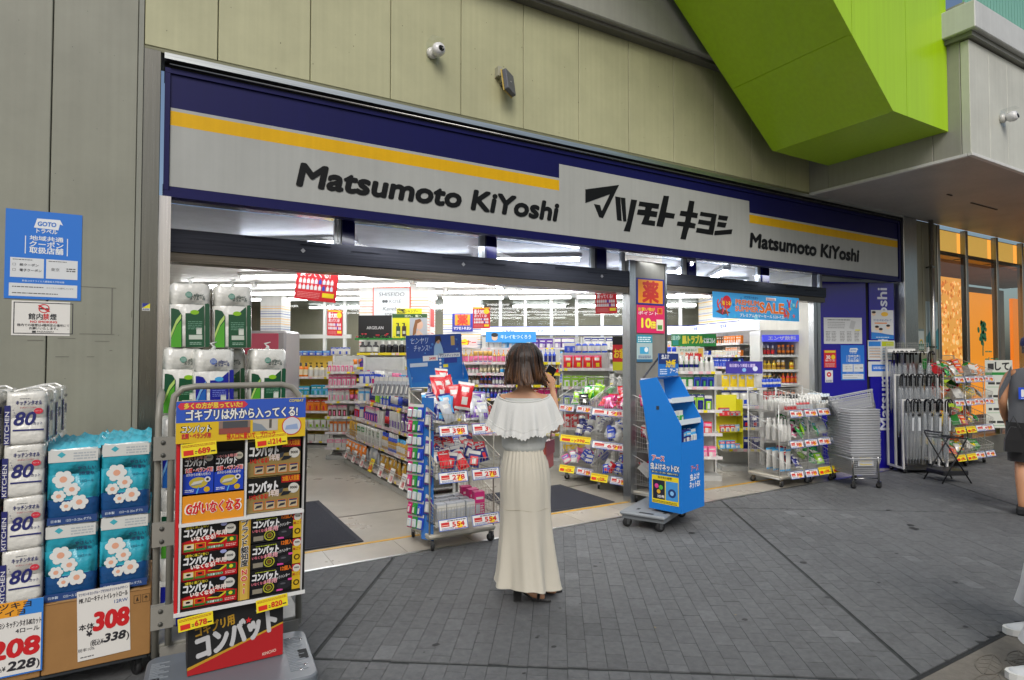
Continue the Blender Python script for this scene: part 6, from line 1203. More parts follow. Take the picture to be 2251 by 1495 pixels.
gsheet('promotion_board','black promotion board with a red band and yellow letters above the teal packs','display board',.74,8.2,1.42,.26,.46,dhome,'#161616')
# rows under the back fascia
for k,(a,w_) in enumerate(((-1.45,.92),(-.5,.92),(.45,.92))):
    bay('back wall shelf of %s packs below the white fascia'%('sky blue','navy','purple')[k],a,11.45,w_,(1.1,1.36,1.58,1.76),1.98,((['medicine_box'],['white','blue'],.18,.05),(['medicine_box','bottle'],['white','purple','blue'],.18,.04),(['pump_bottle','bottle'],['white','blue','sky blue'],.16,.03),(['medicine_box'],['purple','white','navy'] if k else ['sky blue','blue','white'],.2,.06)))
def dface(p,w,h): p.disk(w*.18,h*.45,w*.06,'#e0b89a',1,rz=h*.3); p.disk(w*.18,h*.68,w*.07,'#1c1512',2,rz=h*.2); p.text('キレイをつくろう',w*.6,h*.35,h*.3,'#d9eaf5',1,'c',.03,0,w*.6)
gsheet('hand_cream_banner','sky blue banner with a face on the back wall shelves','banner',-1.35,11.3,1.88,.95,.20,dface,'#2f8fd8')
# posters hanging from the ceiling
def d30(p,w,h):
    p.rect(w*.03,h*.93,w*.97,h*.98,'#e8c01c',1); p.text('最大30%',w*.38,h*.70,h*.17,'#eee',1,'c',.04,0,w*.62); p.text('戻ってくる!',w*.45,h*.54,h*.115,'#eee',1,'c',.03,0,w*.72); p.disk(w*.79,h*.80,w*.17,'#e8d21c',2,rz=h*.12)
    rr=random.Random(6)
    for q in range(2):
        for k in range(9): x=w*(.07+.095*k); c_=('#e0e0e0','#2a4ab0','#d9d9d9','#cfd8e8','#e0e0e0')[rr.randrange(5)]; z=h*(.24+.14*q); p.rect(x,z,x+w*.07,z+h*.085,c_,2); p.rect(x+w*.02,z+h*.085,x+w*.05,z+h*.115,c_,2)
    p.lines(w*.06,h*.06,w*.6,h*.2,4,'#d98a88',1,.4); p.rect(w*.66,h*.09,w*.94,h*.19,'#e8d21c',2)
def hang(label,a,b_,z,w,h,rz=0,ry=0):
    t=gsheet('hanging_poster',label,'poster',a,b_,z,w,h,d30,'#cc1f2a',rz=rz,ry=ry)
    b=MB('clear')
    for x in(.05,w-.05): b.tube([(x,0,h),(x+.02,0,2.77-z)],.0015,'#ffffff',n=3)
    b.build('string',t); t['group']='red cashback posters hanging in the shop'
hang('large tilted red cashback poster hanging above the stacked toilet rolls',-2.70,6.0,2.20,.43,.46,R(4),R(6))
hang('red cashback poster hanging in front of the small medicine sign',-1.27,9.0,2.03,.26,.32)
hang('narrow red cashback poster turned sideways by the glass doors',-3.52,9.0,1.93,.25,.40,R(48))
hang('red cashback poster hanging close to the door post',.44,7.0,2.10,.245,.33,0,R(-1))
def dmk(p,w,h): p.rect(w*.13,h*.34,w*.87,h*.94,'#e08a12',1); p.text('薬',w*.5,h*.41,h*.44,'#c0281a',2,'c',.05); p.text('マツモトキヨシ',w*.5,h*.10,h*.15,'#d9d9d9',1,'c',.04,.15,w*.84)
gsheet('medicine_sign','small orange and blue medicine sign on the blue striped column inside','sign',-2.02,11.48,2.09,.40,.35,dmk,'#23308f')
def dcor(p,w,h): p.flat([(w*.1,h*.55),(w*.25,h*.75),(w*.4,h*.6),(w*.6,h*.85),(w*.75,h*.6),(w*.7,h*.25),(w*.4,h*.3),(w*.2,h*.2)],'#e8d21c',1); p.text('グコーナー',w*.55,h*.28,h*.4,'#cc2222',2,'c',.04,0,w*.8)
gsheet('corner_sign','white corner sign with red and yellow lettering under the medicine sign','sign',-2.12,11.40,1.78,.60,.20,dcor,'#d9c9c9')
# pink dispenser by the left column
t=thing('pink_cabinet','pink fronted grey cabinet behind the stacked toilet rolls','cabinet',G(-4.52,8.4),-GY)
b=MB('gloss'); b.bbox(0,0,0,.62,.5,1.98,.03,'#8f8c8c'); b.build('body',t); b=MB('gloss'); b.bbox(.02,-.02,.05,.52,.0,1.62,.008,'#8f8c8c'); b.bbox(.02,-.02,1.64,.52,.0,1.94,.008,'#b0455a'); b.build('front_panel',t)
# ---- right doorway: wall shelves, cooler, boards
wdir=(Vector((8.1,.6,0))-cor); wl=wdir.length; wa=math.atan2(wdir.y,wdir.x)
MWL=T(cor.x,cor.y,0,wa)
def on_wall(x,y,z=0): return MWL@Vector((x,y,z))
b=MB('print'); b.M=MWL@T(0,-.003,0)
for k in range(12):
    z=2.26+.042*k; b.rect(0,z,wl-.4,z+.008+.006*(k%3==0),('#d9a93a','#3a5aa8','#d9c99a')[k%3],1)
b.build('wall_stripe',swr)
for k,(x0,pal) in enumerate(((.05,(['white','orange','blue'],['yellow','white','red'],['white','blue','lime'])),(1.0,(['white','orange','cream'],['brown','orange','white'],['white','teal','blue'])))):
    t,M=shelf_unit('medicine wall shelf of small boxes %s'%('in the far right corner of the shop','left of the drinks cooler'),tuple(on_wall(x0,-.36)),wa,.93,(.3,.6,.9,1.2,1.42,1.62,1.82),.33,2.02) if 0 else shelf_unit('wall shelf of small medicine boxes '+('in the far right corner of the shop','left of the drinks cooler')[k],tuple(on_wall(x0,-.36)),wa,.93,(.3,.6,.9,1.2,1.42,1.62,1.82),.33,2.02)
    for i,z in enumerate((.9,1.2,1.42,1.62,1.82)): fill(M,.93,z,['medicine_box'] if i!=1 else ['bottle','medicine_box'],'on the %s tier of the wall shelf %s'%(NMS[i+1],('in the far corner','left of the cooler')[k]),list(pal[i%3]),0,1,.15,.035,(3,7))
    f=MB('lit'); f.M=MWL; f.box(x0,-.36,2.05,x0+.93,-.005,2.19,'#d9dde6'); fo=f.build('fascia',t); fo.parent=None; fo.name='fascia'; fo.parent=swr
    f=MB('gloss',MWL@T(x0,-.362,0)); f.rect(0,2.18,.93,2.195,'#27378f',1); f.text(('胃腸薬','風邪薬')[k],.45,2.10,.05,'#3a4fae',1); f.build('fascia_lettering',swr)
dc=thing('drinks_cooler','open lit drinks cooler with purple header inside the right doorway','cooler',G(3.02,9.25),-GY)
b=MB('gloss'); b.box(0,.02,0,.04,.5,1.93,'#d0d0cc'); b.box(.58,.0,0,.62,.5,1.93,'#2c2d31'); b.box(.04,.46,0,.58,.5,1.93,'#c9c9c9'); b.box(0,.0,1.93,.62,.5,2.0,'#c9c9c9'); b.build('cabinet',dc)
b=MB('lit'); b.box(.03,-.01,1.83,.59,.03,1.93,'#3a3fb0'); ho=b.build('header',dc); p=MB('print',T(.03,-.011,1.83)); p.text('エンザ飲料',.28,.03,.045,'#d9d9e6',1,'c',.03,0,.4); p.build('lettering',ho)
MDC=T(*G(3.02,9.25),-GY)
for i,z in enumerate((.35,.65,.95,1.2,1.40,1.62)):
    b=MB('paint'); b.box(.04,.02,z-.012,.58,.45,z,'#c9c9c9'); so=b.build('shelf',dc); b=MB('gloss'); b.box(.04,.01,z-.02,.58,.019,z+.015,'#d2d2ce'); b.build('price_rail',so)
    if i>1: row(MDC@T(0,.08,z),.05,.57,['bottle','spray_can'],'on the %s tier of the drinks cooler'%NMS[i-1],['gold','orange','brown','red','yellow','white'],1,.1,.17,.030,run=(2,4))
bay('table shelf of sprays under the green board inside the right doorway',1.50,8.0,.62,(.3,.6,.9,1.2,1.40),1.46,((['carton'],['pink','white'],.18,.05),(['carton'],['pink','white','red'],.18,.05),(['hanging_packet'],['navy','black','lime'],.2,.05),(['carton','hanging_packet'],['blue','navy','green'],.18,.045),(['spray_can','bottle'],['white','blue','navy'],.2,.03)))
def dskin(p,w,h): p.rect(w*.03,h*.1,w*.16,h*.9,'#2a9a8a',1); p.text('湿疹',w*.10,h*.55,h*.28,'#dfe',2,'c',.02); p.text('肌トラブル',w*.48,h*.28,h*.5,'#e6dc4a',1,'c',.06,0,w*.46); p.text('にはコレ!',w*.85,h*.28,h*.36,'#e6e6e6',1,'c',.05,0,w*.24)
gsheet('skin_care_board','green skin care header board with yellow lettering inside the right doorway','display board',1.50,8.1,1.74,.58,.165,dskin,'#1f8a3a')
def dsho(p,w,h): p.text('消毒',w*.62,h*.35,h*.30,'#c8242c',1,'c',.07,0,w*.6); p.rect(w*.78,h*.4,w*.96,h*.95,'#d9b04a',1); p.text('すり込まない!',w*.42,h*.8,h*.1,'#2a7a2a',1,'c',.03,0,w*.6); p.rect(0,0,w,h*.3,'#3a9a3a',1); [p.disk(w*(.2+.17*k),h*.68,w*.06,'#e0b89a',1,n=12) for k in range(4)]
gsheet('disinfection_board','white and green disinfection board with red lettering below the green header','display board',1.56,8.08,1.47,.36,.26,dsho,'#d5d8cc')
bay('low shelf of yellow and blue pouches under the purple banner',2.30,8.7,.62,(.3,.6,.9,1.16),1.36,((['pouch'],['navy','blue'],.2,.06),(['carton','pouch'],['navy','red'],.2,.06),(['pouch'],['blue','sky blue','white'],.2,.06),(['pouch'],['orange','yellow','white'],.19,.06)))
def dpur(p,w,h): p.text('毎日飲もう美容と健康',w*.45,h*.55,h*.22,'#d9c9f0',1,'c',.03,0,w*.7); p.disk(w*.5,h*.3,h*.16,'#7fb8e8',1); p.disk(w*.8,h*.4,h*.2,'#d9dff0',1)
gsheet('wellness_banner','purple banner with white lettering over the yellow and blue pouches','banner',2.34,8.62,1.37,.50,.17,dpur,'#3a2f9a')
def dpink(p,w,h): p.lines(w*.1,h*.1,w*.9,h*.9,5,'#e6c9d6',1)
t,M=shelf_unit('far back shelf of coloured boxes seen through the right doorway',tuple(G(1.45,11.2)),-GY,1.2,(.6,.9,1.2,1.45,1.68),.33,1.9)
for i,z in enumerate((.9,1.2,1.45,1.68)): fill(M,1.2,z,['medicine_box','bottle'],'on the %s tier of the far back shelf'%NMS[i+1],['green','white','blue','yellow','orange','white'],0,1,.16,.04,(3,6))
# ================= people
def skin_body(name,parent,verts,edges,radii,col,root=0,mt='skin',sub=2):
    me=bpy.data.meshes.new(name); me.from_pydata(verts,edges,[]); o=bpy.data.objects.new(name,me); C.objects.link(o); o.parent=parent
    m=bpy.data.materials.get('skin_'+col.strip('#'))
    if not m:
        m=mat('skin_'+col.strip('#'),col,.5,sss=.12,vary=.05,vscale=9)
    me.materials.append(m)
    md=o.modifiers.new('skin','SKIN'); md.use_smooth_shade=True; md.branch_smoothing=.3
    sv_=me.skin_vertices[0].data
    for i,r in enumerate(radii): sv_[i].radius=(r,r) if not isinstance(r,tuple) else r; sv_[i].use_root=(i==root)
    s=o.modifiers.new('sub','SUBSURF'); s.levels=sub; s.render_levels=sub
    return o
class Sk:
    def __init__(s): s.v=[];s.e=[];s.r=[]
    def a(s,p,r,par=None):
        s.v.append(p); s.r.append(r); i=len(s.v)-1
        if par is not None: s.e.append((par,i))
        return i
    def chain(s,par,pts):
        for p,r in pts: par=s.a(p,r,par)
        return par
def hand(k,w,d,up,side,curl=.5,L=.165,r=.0085):
    """five fingers from the palm: w wrist index, d direction of the fingers, up normal of the back of the hand, side towards the thumb"""
    d,up,side=[Vector(q).normalized() for q in (d,up,side)]; W_=Vector(k.v[w])
    pm=k.a(tuple(W_+d*.045),(.022,.015),w)
    for i,(s_,l_) in enumerate(((.026,.90),(.009,1.0),(-.009,.94),(-.026,.74))):
        base=W_+d*.085+side*s_; b=k.a(tuple(base),r*1.15,pm); p=base
        par=b; dirn=d.copy()
        for j in range(3):
            dirn=(dirn*math.cos(curl*.8)-up*math.sin(curl*.8)).normalized(); p=p+dirn*(.032*l_*(1.05-.16*j)); par=k.a(tuple(p),r*(1-.12*j),par); 
    th=W_+d*.03+side*.03; a_=k.a(tuple(th),.011,pm); b=k.a(tuple(th+side*.022+d*.026-up*.008),.0098,a_); k.a(tuple(th+side*.026+d*.055-up*.02),.0085,b)
def head(parent,c,col,R_=.078,face=1,mask=False):
    b=MB('skin'); secs=[]
    for j in range(15):
        t=j/14; z=-.118+.236*t; w=math.sin(PI*min(1,(t*.94+.05)))**.62; ring=[]
        for q in range(24):
            a=2*PI*q/24; x,y=math.cos(a),math.sin(a); jaw=1-.24*max(0,.42-t)*2
            px=R_*w*x*jaw; py=R_*1.18*w*y+(.008 if t<.4 and y>0 else 0)
            if y>.93 and .33<t<.56: py+=.020*(1-abs(t-.40)/.17)*1 if .33<t<.57 else 0
            if y>.5 and abs(t-.56)<.05 and .2<abs(x)<.62: py-=.006
            ring.append((c[0]+px,c[1]+py,c[2]+z))
        secs.append(ring)
    b.loft(secs,col); 
    for s in(-1,1): b.lathe([(.0,-.008),(.014,-.006),(.018,0),(.012,.006),(.0,.004)],col,c=(c[0]+s*R_*.98,c[1]-.008,c[2]-.005),n=10,axis='x',sx=.8,sy=1.5)
    h=b.build('head',parent)
    e=MB('gloss')
    for s in(-1,1): e.lathe([(0,.0),(.010,-.002),(.011,-.006)],'#e0dcd6',c=(c[0]+s*.032,c[1]+R_*1.12,c[2]+.016),n=12,axis='y',sx=1,sy=.55); e.lathe([(0,.0015),(.0055,.0)],'#2a1a12',c=(c[0]+s*.032,c[1]+R_*1.125,c[2]+.016),n=10,axis='y')
    e.build('eye',h)
    if not mask: m=MB('skin'); m.lathe([(0,.002),(.02,.0),(.022,-.006)],'#a35a52',c=(c[0],c[1]+R_*1.10,c[2]-.058),n=12,axis='y',sx=1,sy=.33); m.build('mouth',h)
    else: m=MB('cloth'); secs=[[(c[0]+.06*math.cos(PI*q/10),c[1]+R_*1.02+.035*math.sin(PI*q/10)*sc_,c[2]+z) for q in range(11)] for z,sc_ in ((-.105,.5),(-.06,1.2),(-.03,1.5),(.0,1.0))]; m.loft(secs,'#d5d8da',close=False,caps=False); m.build('face_mask',h)
    return h
def ringf(cx,cy,z,rx,ry,n,f=lambda a:0,zf=lambda a:0): return [(cx+(rx+f(2*PI*k/n))*math.cos(2*PI*k/n),cy+(ry+f(2*PI*k/n))*math.sin(2*PI*k/n),z+zf(2*PI*k/n)) for k in range(n)]
# ---- woman in white, seen from behind; local +y is the way she faces
wo=thing('person','woman with shoulder length brown hair in white ruffled blouse and long ivory skirt','person',G(-.222,4.05),-GY-R(6))
SK='#b98a6a'
k=Sk(); pel=k.a((0,0,.90),(.125,.095)); 
sp=k.chain(pel,[((0,-.005,1.02),(.105,.08)),((0,-.01,1.18),(.115,.085)),((0,-.012,1.31),(.11,.07)),((0,-.006,1.375),(.06,.05)),((0,.0,1.43),.044),((0,.012,1.49),.048)])
for s in(-1,1):
    sh=k.a((s*.135,-.012,1.325),.048,3)
    if s>0: w=k.chain(sh,[((.180,-.02,1.21),.037),((.208,-.005,1.105),.035),((.205,.07,1.19),.034),((.185,.15,1.30),.027),((.172,.185,1.355),.022)]); hand(k,w,(-.15,.22,1),(.55,-.8,.2),(-.7,.25,.35),.55)
    else: w=k.chain(sh,[((-.18,.0,1.21),.041),((-.195,.03,1.10),.036),((-.15,.12,1.15),.034),((-.07,.20,1.22),.026),((-.03,.23,1.25),.022)]); hand(k,w,(.8,.5,.4),(-.2,-.7,.6),(.1,.4,.9),.6)
    hp=k.chain(pel,[((s*.085,.0,.80),(.088,.09)),((s*.08,.015,.47),.058),((s*.078,-.01,.34),.056),((-.03 if s<0 else .04,-.05 if s<0 else .07,.16),.031),((-.03 if s<0 else .04,-.05 if s<0 else .07,.105),.030)])
    fx_,fy_=(-.035,-.05) if s<0 else (.03,.07); k.chain(hp,[((fx_+.05,fy_+.01,.062),.026),((fx_+.12,fy_+.025,.032),.027),((fx_+.175,fy_+.035,.022),.022)])
skin_body('body',wo,k.v,k.e,k.r,SK)
hd_=head(wo,(0,.02,1.565),SK)
# hair: a shell and many wavy strands
b=MB('hair'); n=40
def hr(a,t):   # t 0 crown .. 1 tips
    z=1.690-.285*t**1.15 if t>.28 else 1.690-.07*(t/.28)**2
    z=1.693-.02*t-.27*max(0,t-.12)/.88*1.0 if t>.12 else 1.693-.02*t
    r=.105*math.sin(min(1,t*2.3)*PI/2)**.8+.022*max(0,t-.5)*2+.03*max(0,t-.86)
    return (r*1.03*math.cos(a),.008+r*1.08*math.sin(a),z)
secs=[[ (x+.003*math.sin(7*a+5*t),y,z+(.01*math.sin(5*a) if t>.95 else 0)) for a in [2*PI*q/n for q in range(n)] for (x,y,z) in [hr(a,t)] if True] for t in (.02,.08,.16,.26,.38,.5,.62,.74,.86,.95)]
keep=[q for q in range(n)]
b.loft(secs,'#20140d',caps=False); b.build('hair',wo)
b=MB('hair'); rr=random.Random(9); LK=[(rr.uniform(-PI-.55,.55),rr.uniform(0,6.28),rr.uniform(.004,.013),rr.uniform(.86,1.0),rr.uniform(5,9)) for _ in range(64)]
for q in range(560):
    la,ph,am,t1,fr_=LK[q%64]; a=la+rr.gauss(0,.06); t0=rr.uniform(.02,.30); t1*=rr.uniform(.94,1.03); off=rr.uniform(.0,.014); P=[];Rr=[]
    for i in range(11):
        t=t0+(t1-t0)*i/10; x,y,z=hr(a+am*11*math.sin(ph+t*fr_)*t*t,min(t,1.1)); m_=1+(off+am*1.3*math.sin(ph*2+t*fr_)*t*t+.018*max(0,t-.8)*math.sin(ph*3))/.1; P.append((x*m_,.008+(y-.008)*m_,z+.004*math.sin(ph+t*6)*t)); Rr.append((.0035,.004,.004,.0042,.0042,.0042,.004,.0036,.003,.002,.0006)[i])
    tone=rr.choice(('#1c110b','#2a1a10','#3b2413','#523218','#170e09','#120b07'))
    o0=len(b.c); b.tube(P,Rr,tone,n=3,cap=False); tip=hx(rr.choice(('#4a2e19','#5c3c22','#38210f','#6b4828')))
    for i in range(o0,len(b.c)):
        j=(i-o0)//3
        if j>=5: w_=(j-4)/4; b.c[i]=tuple(b.c[i][m_]*(1-w_)+tip[m_]*w_ for m_ in range(3))
stuff(b.build('hair_strands',wo))
# bodice with ribbing, blouson over the waist
n=96; rib=lambda a: .0022*math.cos(a*44)
b=MB('cloth'); b.loft([ringf(0,-.012,z,rx,ry,n,rib) for z,rx,ry in ((1.33,.135,.09),(1.24,.145,.105),(1.12,.148,.112),(1.05,.15,.118),(1.01,.148,.118),(.985,.135,.108),(.98,.128,.10))],'#c4c7c3',caps=False); b.build('bodice',wo)
# off shoulder ruffle
n=128; BK=-PI/2
def fold(t): return lambda a: t*(.014*math.cos(a*11+.6)+.008*math.cos(a*23+1.9)+.004*math.cos(a*5))
def hem(a):
    bk=max(0,math.cos(a-BK)); return -.085*bk**1.2+.012*math.cos(a*11+.6)
b=MB('cloth'); secs=[]
for t in (0,.04,.12,.25,.4,.55,.7,.80,.86,.90,.95,1.0):
    rx=.174+.068*t**.65; ry=.114+.060*t**.7; z0=1.352-.005*1
    lace=.004 if t>.8 and (t!=.86) else 0
    secs.append(ringf(0,-.014,0,rx+lace,ry+lace,n,fold(t*1.0),lambda a,t=t: (1.350-.045*max(0,math.cos(a-BK))-.012*max(0,-math.cos(a-BK)))*(1-t)+t*(1.165+hem(a))+(.006*math.cos(a*64) if t==1.0 else 0)))
cols=['#d2d3cf']*11
b.loft(secs,'#cfd0cc',caps=False); ro=b.build('ruffle',wo)
b=MB('cloth'); b.tube([secs[0][q] for q in range(n)],.0065,'#c9cac6',n=6,closed=True); b.tube([secs[7][q] for q in range(n)],.0035,'#d9dad6',n=4,closed=True); b.tube([(x*1.0,y,z) for x,y,z in secs[11]],.0032,'#dcdcd8',n=4,closed=True); b.build('lace_edge',ro)
# skirt
n=120; secs=[]
for z,rx,ry,g,w_ in ((.998,.128,.102,.0035,0),(.985,.134,.108,.005,0),(.95,.142,.118,.005,.0),(.90,.152,.130,.0042,.001),(.84,.163,.142,.002,.002),(.76,.169,.148,.001,.003),(.66,.167,.142,.0,.004),(.54,.168,.142,.0,.007),(.40,.176,.150,0,.011),(.26,.190,.164,0,.016),(.17,.203,.176,0,.02),(.128,.212,.184,0,.022)):
    zf=(lambda a,z=z: (.0 if z>.3 else (.30-z)/.17*(-.030*math.cos(a-BK-.9)-.012*math.cos(3*a+.6))))
    secs.append(ringf(.004+.02*(1-z)*.6,-.012,z,rx,ry,n,(lambda a,g=g,w_=w_: g*math.cos(a*31+math.sin(a*7))+w_*(math.cos(a*5+.4+.8*math.sin(a))*.8+.55*math.cos(a*9+2.0)+.3*math.cos(a*14+z*6))),zf))
b=MB('satin'); b.loft(secs,'#bfbaab',caps=False); so=b.build('skirt',wo)
b=MB('satin'); b.tube(secs[-1],.003,'#b5b1a4',n=4,closed=True); b.build('hem',so); b=MB('satin'); b.tube([(x*1.004,-.012+(y+.012)*1.006,z-.05+.004*math.sin(i*.3)) for i,(x,y,z) in enumerate(secs[6])][62:118],.0014,'#a39b85',n=3); b.build('seam',so)
# sandals
for s in(-1,1):
    b=MB('cloth'); ax=s*.072
    b.M=T(-.035 if s<0 else .03,-.05 if s<0 else .07,0,R(10 if s<0 else 26)); b.bbox(-.03,-.032,0,.022,.03,.082,.006,'#121213'); b.loft([[(x,y,z) for y,z in ((-.034,h0),(.034,h0),(.034,h0+.012),(-.034,h0+.012))] for x,h0 in ((-.03,.075),(.03,.062),(.10,.012),(.19,.0),(.215,.004))],'#161617',smooth=False)
    b.tube([(.13,-.038,.014),(.135,-.02,.05),(.14,.0,.056),(.135,.02,.05),(.13,.038,.014)],.010,'#121213',n=6); b.bbox(-.034,-.036,.08,-.008,.036,.165,.008,'#121213'); b.tube([(-.0,-.035,.15),(.03,-.03,.155),(.05,0,.15),(.03,.03,.155),(0,.035,.15)],.007,'#121213',n=6)
    b.build('sandal',wo)
bg_=thing('shoulder_bag','small salmon pink bag at the right hip of the woman','bag',G(-.222,4.05)+E1*.150+E2*.03+Vector((0,0,.85)),-GY+R(72))
b=MB('plastic'); b.bbox(-.085,-.022,0,.085,.022,.19,.012,'#a5544c'); b.build('body',bg_); b=MB('plastic'); b.box(-.087,-.026,.10,.087,-.021,.192,'#8f443e'); b.build('flap',bg_)
b=MB('plastic'); b.tube([(-.075,0,.185),(-.06,-.02,.30),(-.03,-.05,.42),(.02,-.03,.30),(.075,0,.185)],.005,'#8f443e',n=5); b.build('strap',bg_)
ph=thing('phone','dark phone with yellow sticker held up by the woman','phone',G(-.222,4.05)+E1*.118+E2*.235+Vector((0,0,1.40)),-GY-R(25),None,R(-8),R(28))
b=MB('gloss'); b.bbox(-.036,-.004,0,.036,.005,.15,.003,'#1b1b20'); b.build('case',ph); b=MB('gloss'); b.box(-.012,-.0055,.06,.022,-.0045,.10,'#d9c21a'); b.build('sticker',ph)
# ---- man in grey shirt at the picture edge
ma=thing('person','man in grey T-shirt with blue K logo, black shorts and navy cap walking away','person',tuple(Vector((7.74,-2.02,0))+E1*.03),-GY-R(38))
SM='#b5825f'; k=Sk(); pel=k.a((0,0,.93),(.15,.11))
k.chain(pel,[((0,0,1.08),(.15,.11)),((0,0,1.26),(.165,.115)),((0,-.01,1.42),(.15,.09)),((0,0,1.50),(.065,.06)),((0,.01,1.56),.056),((0,.03,1.62),.058)])
for s in(-1,1):
    sh=k.a((s*.185,-.01,1.42),.06,3)
    w=k.chain(sh,[((s*.235,-.03,1.25),.05),((s*.245,-.05,1.13),.042),((s*.24,.06 if s<0 else .02,1.0),.038),((s*.22,.13 if s<0 else .06,.90),.028)]); hand(k,w,(0,.3,-1),(s,0,0),(0,1,.2),.4)
    fw_=.10 if s>0 else -.14
    hp=k.chain(pel,[((s*.10,.0,.82),(.10,.10)),((s*.10,.5*fw_+.04,.50),.064),((s*.10,.7*fw_-.02,.36),.062),((s*.10,fw_-.03,.12),.037)]); k.chain(hp,[((s*.10,fw_-.02,.07),.036),((s*.10,fw_+.10,.035),.035)])
skin_body('body',ma,k.v,k.e,k.r,SM); head(ma,(0,.035,1.68),SM,.080,mask=True)
n=60; fo=lambda a: .006*math.cos(a*5)+.004*math.cos(a*11)
b=MB('cloth'); b.loft([ringf(0,-.005,z,rx,ry,n,fo) for z,rx,ry in ((1.49,.085,.075),(1.47,.15,.095),(1.40,.20,.125),(1.25,.205,.14),(1.05,.205,.15),(.90,.212,.155),(.875,.21,.154))],'#56585c',caps=False)
for s in(-1,1): b.loft([[(s*(.17+.10*t)+.0,-.01-.03*t+.085*math.cos(q*PI/8)*(1-.1*t),1.40-.20*t+.085*math.sin(q*PI/8)*(1-.3*t)+.03*(1-t)) for q in range(16)] for t in (0,.35,.7,1.0)],'#56585c',caps=False)
sh_=b.build('shirt',ma)
p=MB('print',T(-.11,-.152,1.17)@Matrix.Rotation(R(3),4,'X')); p.box(0,-.006,0,.24,-.002,.12,'#1f4fd0'); p.text('K',.055,.03,.07,'#e6e6e6',10,'c',.09); p.lines(.02,.008,.2,.02,1,'#c9d4f0',10); p.build('logo_print',sh_)
b=MB('cloth')
for s in(-1,1): b.loft([ringf(s*.10,(.3*(.10 if s>0 else -.14))*(1-t),z,rx,ry,32,lambda a: .004*math.cos(5*a)) for t,z,rx,ry in ((1,.93,.13,.15),(.8,.82,.135,.15),(.4,.66,.125,.135),(.1,.53,.12,.125))],'#141416',caps=False)
b.build('shorts',ma)
b=MB('cloth'); b.lathe([(.096,0),(.098,.03),(.09,.075),(.06,.105),(.0,.115)],'#16205a',c=(0,.03,1.715),n=20,sy=1.12); b.add([(-.07,.10,1.72),(.07,.10,1.72),(.08,.19,1.705),(0,.225,1.70),(-.08,.19,1.705)],[(0,1,2,3,4),(4,3,2,1,0)],'#16205a'); b.build('cap',ma)
b=MB('hair'); b.loft([ringf(0,.018,z,.085,.092,24) for z in (1.64,1.68,1.72)],'#4a4644',caps=False); b.build('hair',ma)
for s in(-1,1):
    fw_=.10 if s>0 else -.14; b=MB('rubber'); b.bbox(s*.10-.05,fw_-.10,0,s*.10+.05,fw_+.19,.085,.02,'#17181a'); b.build('shoe',ma)
hb_=thing('handbag','dark mesh handbag carried by the man in grey','bag',tuple(Vector((7.56,-2.0,.64))-E1*.07),R(-60))
b=MB('cloth'); b.loft([[(x*w_,y*w2,z) for x,y in ((-.08,-.035),(.08,-.035),(.08,.035),(-.08,.035))] for z,w_,w2 in ((0,1,1),(.12,.92,.9),(.22,.5,.5),(.25,.3,.4))],'#0e0e10',smooth=False); b.build('pouch',hb_); b=MB('cloth'); b.tube([(-.05,0,.24),(0,0,.36),(.05,0,.24)],.006,'#222',n=5); b.build('handle',hb_)
# ---- passer-by in white trousers and white shoes, mostly outside the picture
pa=thing('person','passer-by in white trousers and white shoes at the stone path edge','person',tuple(Vector((4.22,-3.40,0))+E1*.025),-GY+R(90))
k=Sk(); pel=k.a((0,0,.90),(.14,.10)); k.chain(pel,[((0,0,1.05),(.13,.10)),((0,0,1.22),(.145,.10)),((0,-.01,1.36),(.13,.08)),((0,0,1.43),(.06,.055)),((0,.01,1.49),.05),((0,.03,1.55),.052)])
FT=((-1,.31,-.24),(1,-.04,.28))
for s,fy,fx in FT:
    sh=k.a((s*.165,-.01,1.36),.055,3); w=k.chain(sh,[((s*.21,-.06,1.2),.045),((s*.22,-.10,1.09),.04),((s*.20,-.14,.97),.036),((s*.17,-.17,.88),.027)]); hand(k,w,(0,.3,-1),(s,0,0),(0,1,.2),.4)
    k.chain(pel,[((s*.09,.0,.80),(.09,.095)),((s*.05+fx*.5,.5*fy+.03,.48),.06),((fx*.8,fy*.8-.01,.34),.058),((fx,fy-.02,.12),.036)])
skin_body('body',pa,k.v,k.e,k.r,SK); head(pa,(0,.03,1.61),SK)
b=MB('cloth')
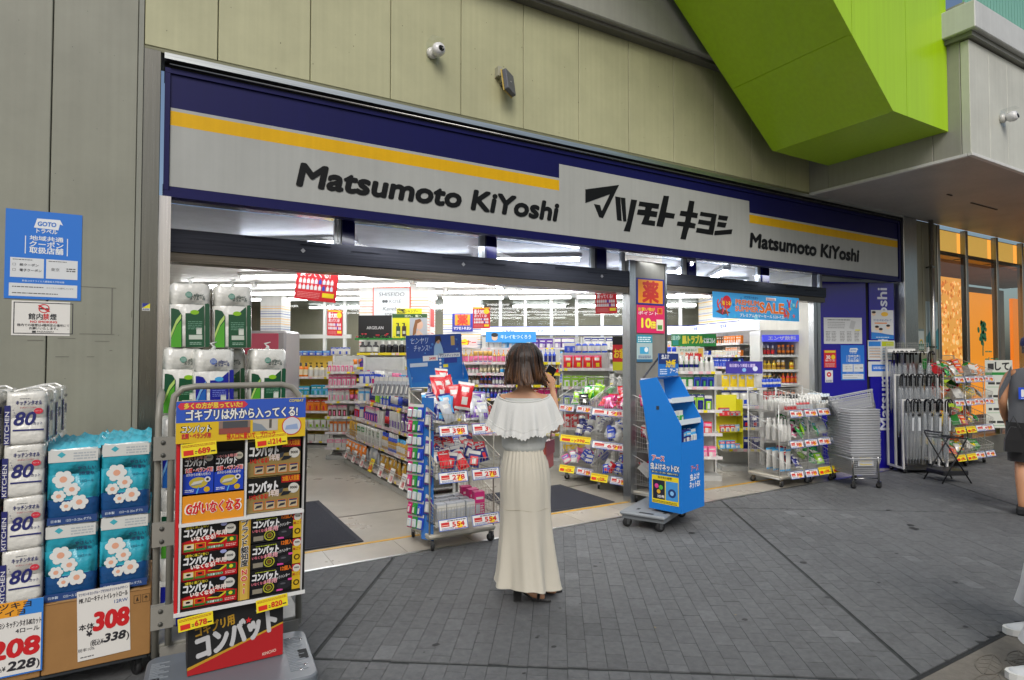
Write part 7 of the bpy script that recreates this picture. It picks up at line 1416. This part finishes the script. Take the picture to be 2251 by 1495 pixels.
for s,fy,fx in FT: b.loft([ringf(s*.09*t+fx*(1-t),fy*(1-t),z,rx,ry,40,lambda a: .004*math.cos(5*a+1)+.003*math.cos(8*a)) for t,z,rx,ry in ((1,.93,.12,.14),(.9,.80,.115,.13),(.5,.50,.095,.11),(.2,.28,.115,.12),(.0,.165,.135,.13))],'#c4c5c6',caps=False)
b.build('trousers',pa)
b=MB('cloth'); b.loft([ringf(0,0,z,rx,ry,40,fo) for z,rx,ry in ((1.43,.08,.07),(1.41,.14,.09),(1.33,.185,.12),(1.15,.18,.125),(.98,.18,.135),(.86,.185,.14))],'#39424f',caps=False); b.build('shirt',pa)
b=MB('hair'); b.loft([ringf(0,.018-.01*t,z,rx,rx*1.1,24) for t,z,rx in ((0,1.56,.088),(.3,1.62,.095),(.7,1.68,.09),(1,1.72,.05),(1,1.735,.01))],'#1b1512',caps=False); b.build('hair',pa)
for s,fy,fx in FT:
    b=MB('cloth',T(fx,fy,0)); sec=[]
    for y,w_,h_ in ((-.09,.036,.085),(-.06,.043,.10),(.0,.045,.095),(.07,.049,.072),(.13,.050,.056),(.18,.042,.046),(.205,.02,.036)): sec.append([(w_*math.cos(q*PI/8),y,.034+ (h_-.034)*max(0,math.sin(q*PI/8))) if q<=8 else (w_*math.cos(q*PI/8),y,.034+.004*math.sin(q*PI/8)) for q in range(16)])
    b.loft(sec,'#c6c9cb'); so=b.build('shoe',pa)
    b=MB('rubber',T(fx,fy,0)); sec=[]
    for y,w_ in ((-.102,.034),(-.07,.046),(.0,.048),(.09,.053),(.16,.05),(.20,.036),(.222,.015)): sec.append([(-w_,y,.0),(w_,y,.0),(w_*1.02,y,.036),(-w_*1.02,y,.036)])
    b.loft(sec,'#cfd0cc',smooth=False); b.build('sole',so)
    b=MB('cloth',T(fx,fy,0))
    for q in range(4): y=.02+.026*q; z=.098-.012*q; b.tube([(-.028,y,z-.012),(0,y+.004,z),(.028,y,z-.012)],.0035,'#dcdedd',n=4)
    b.build('lace',so)
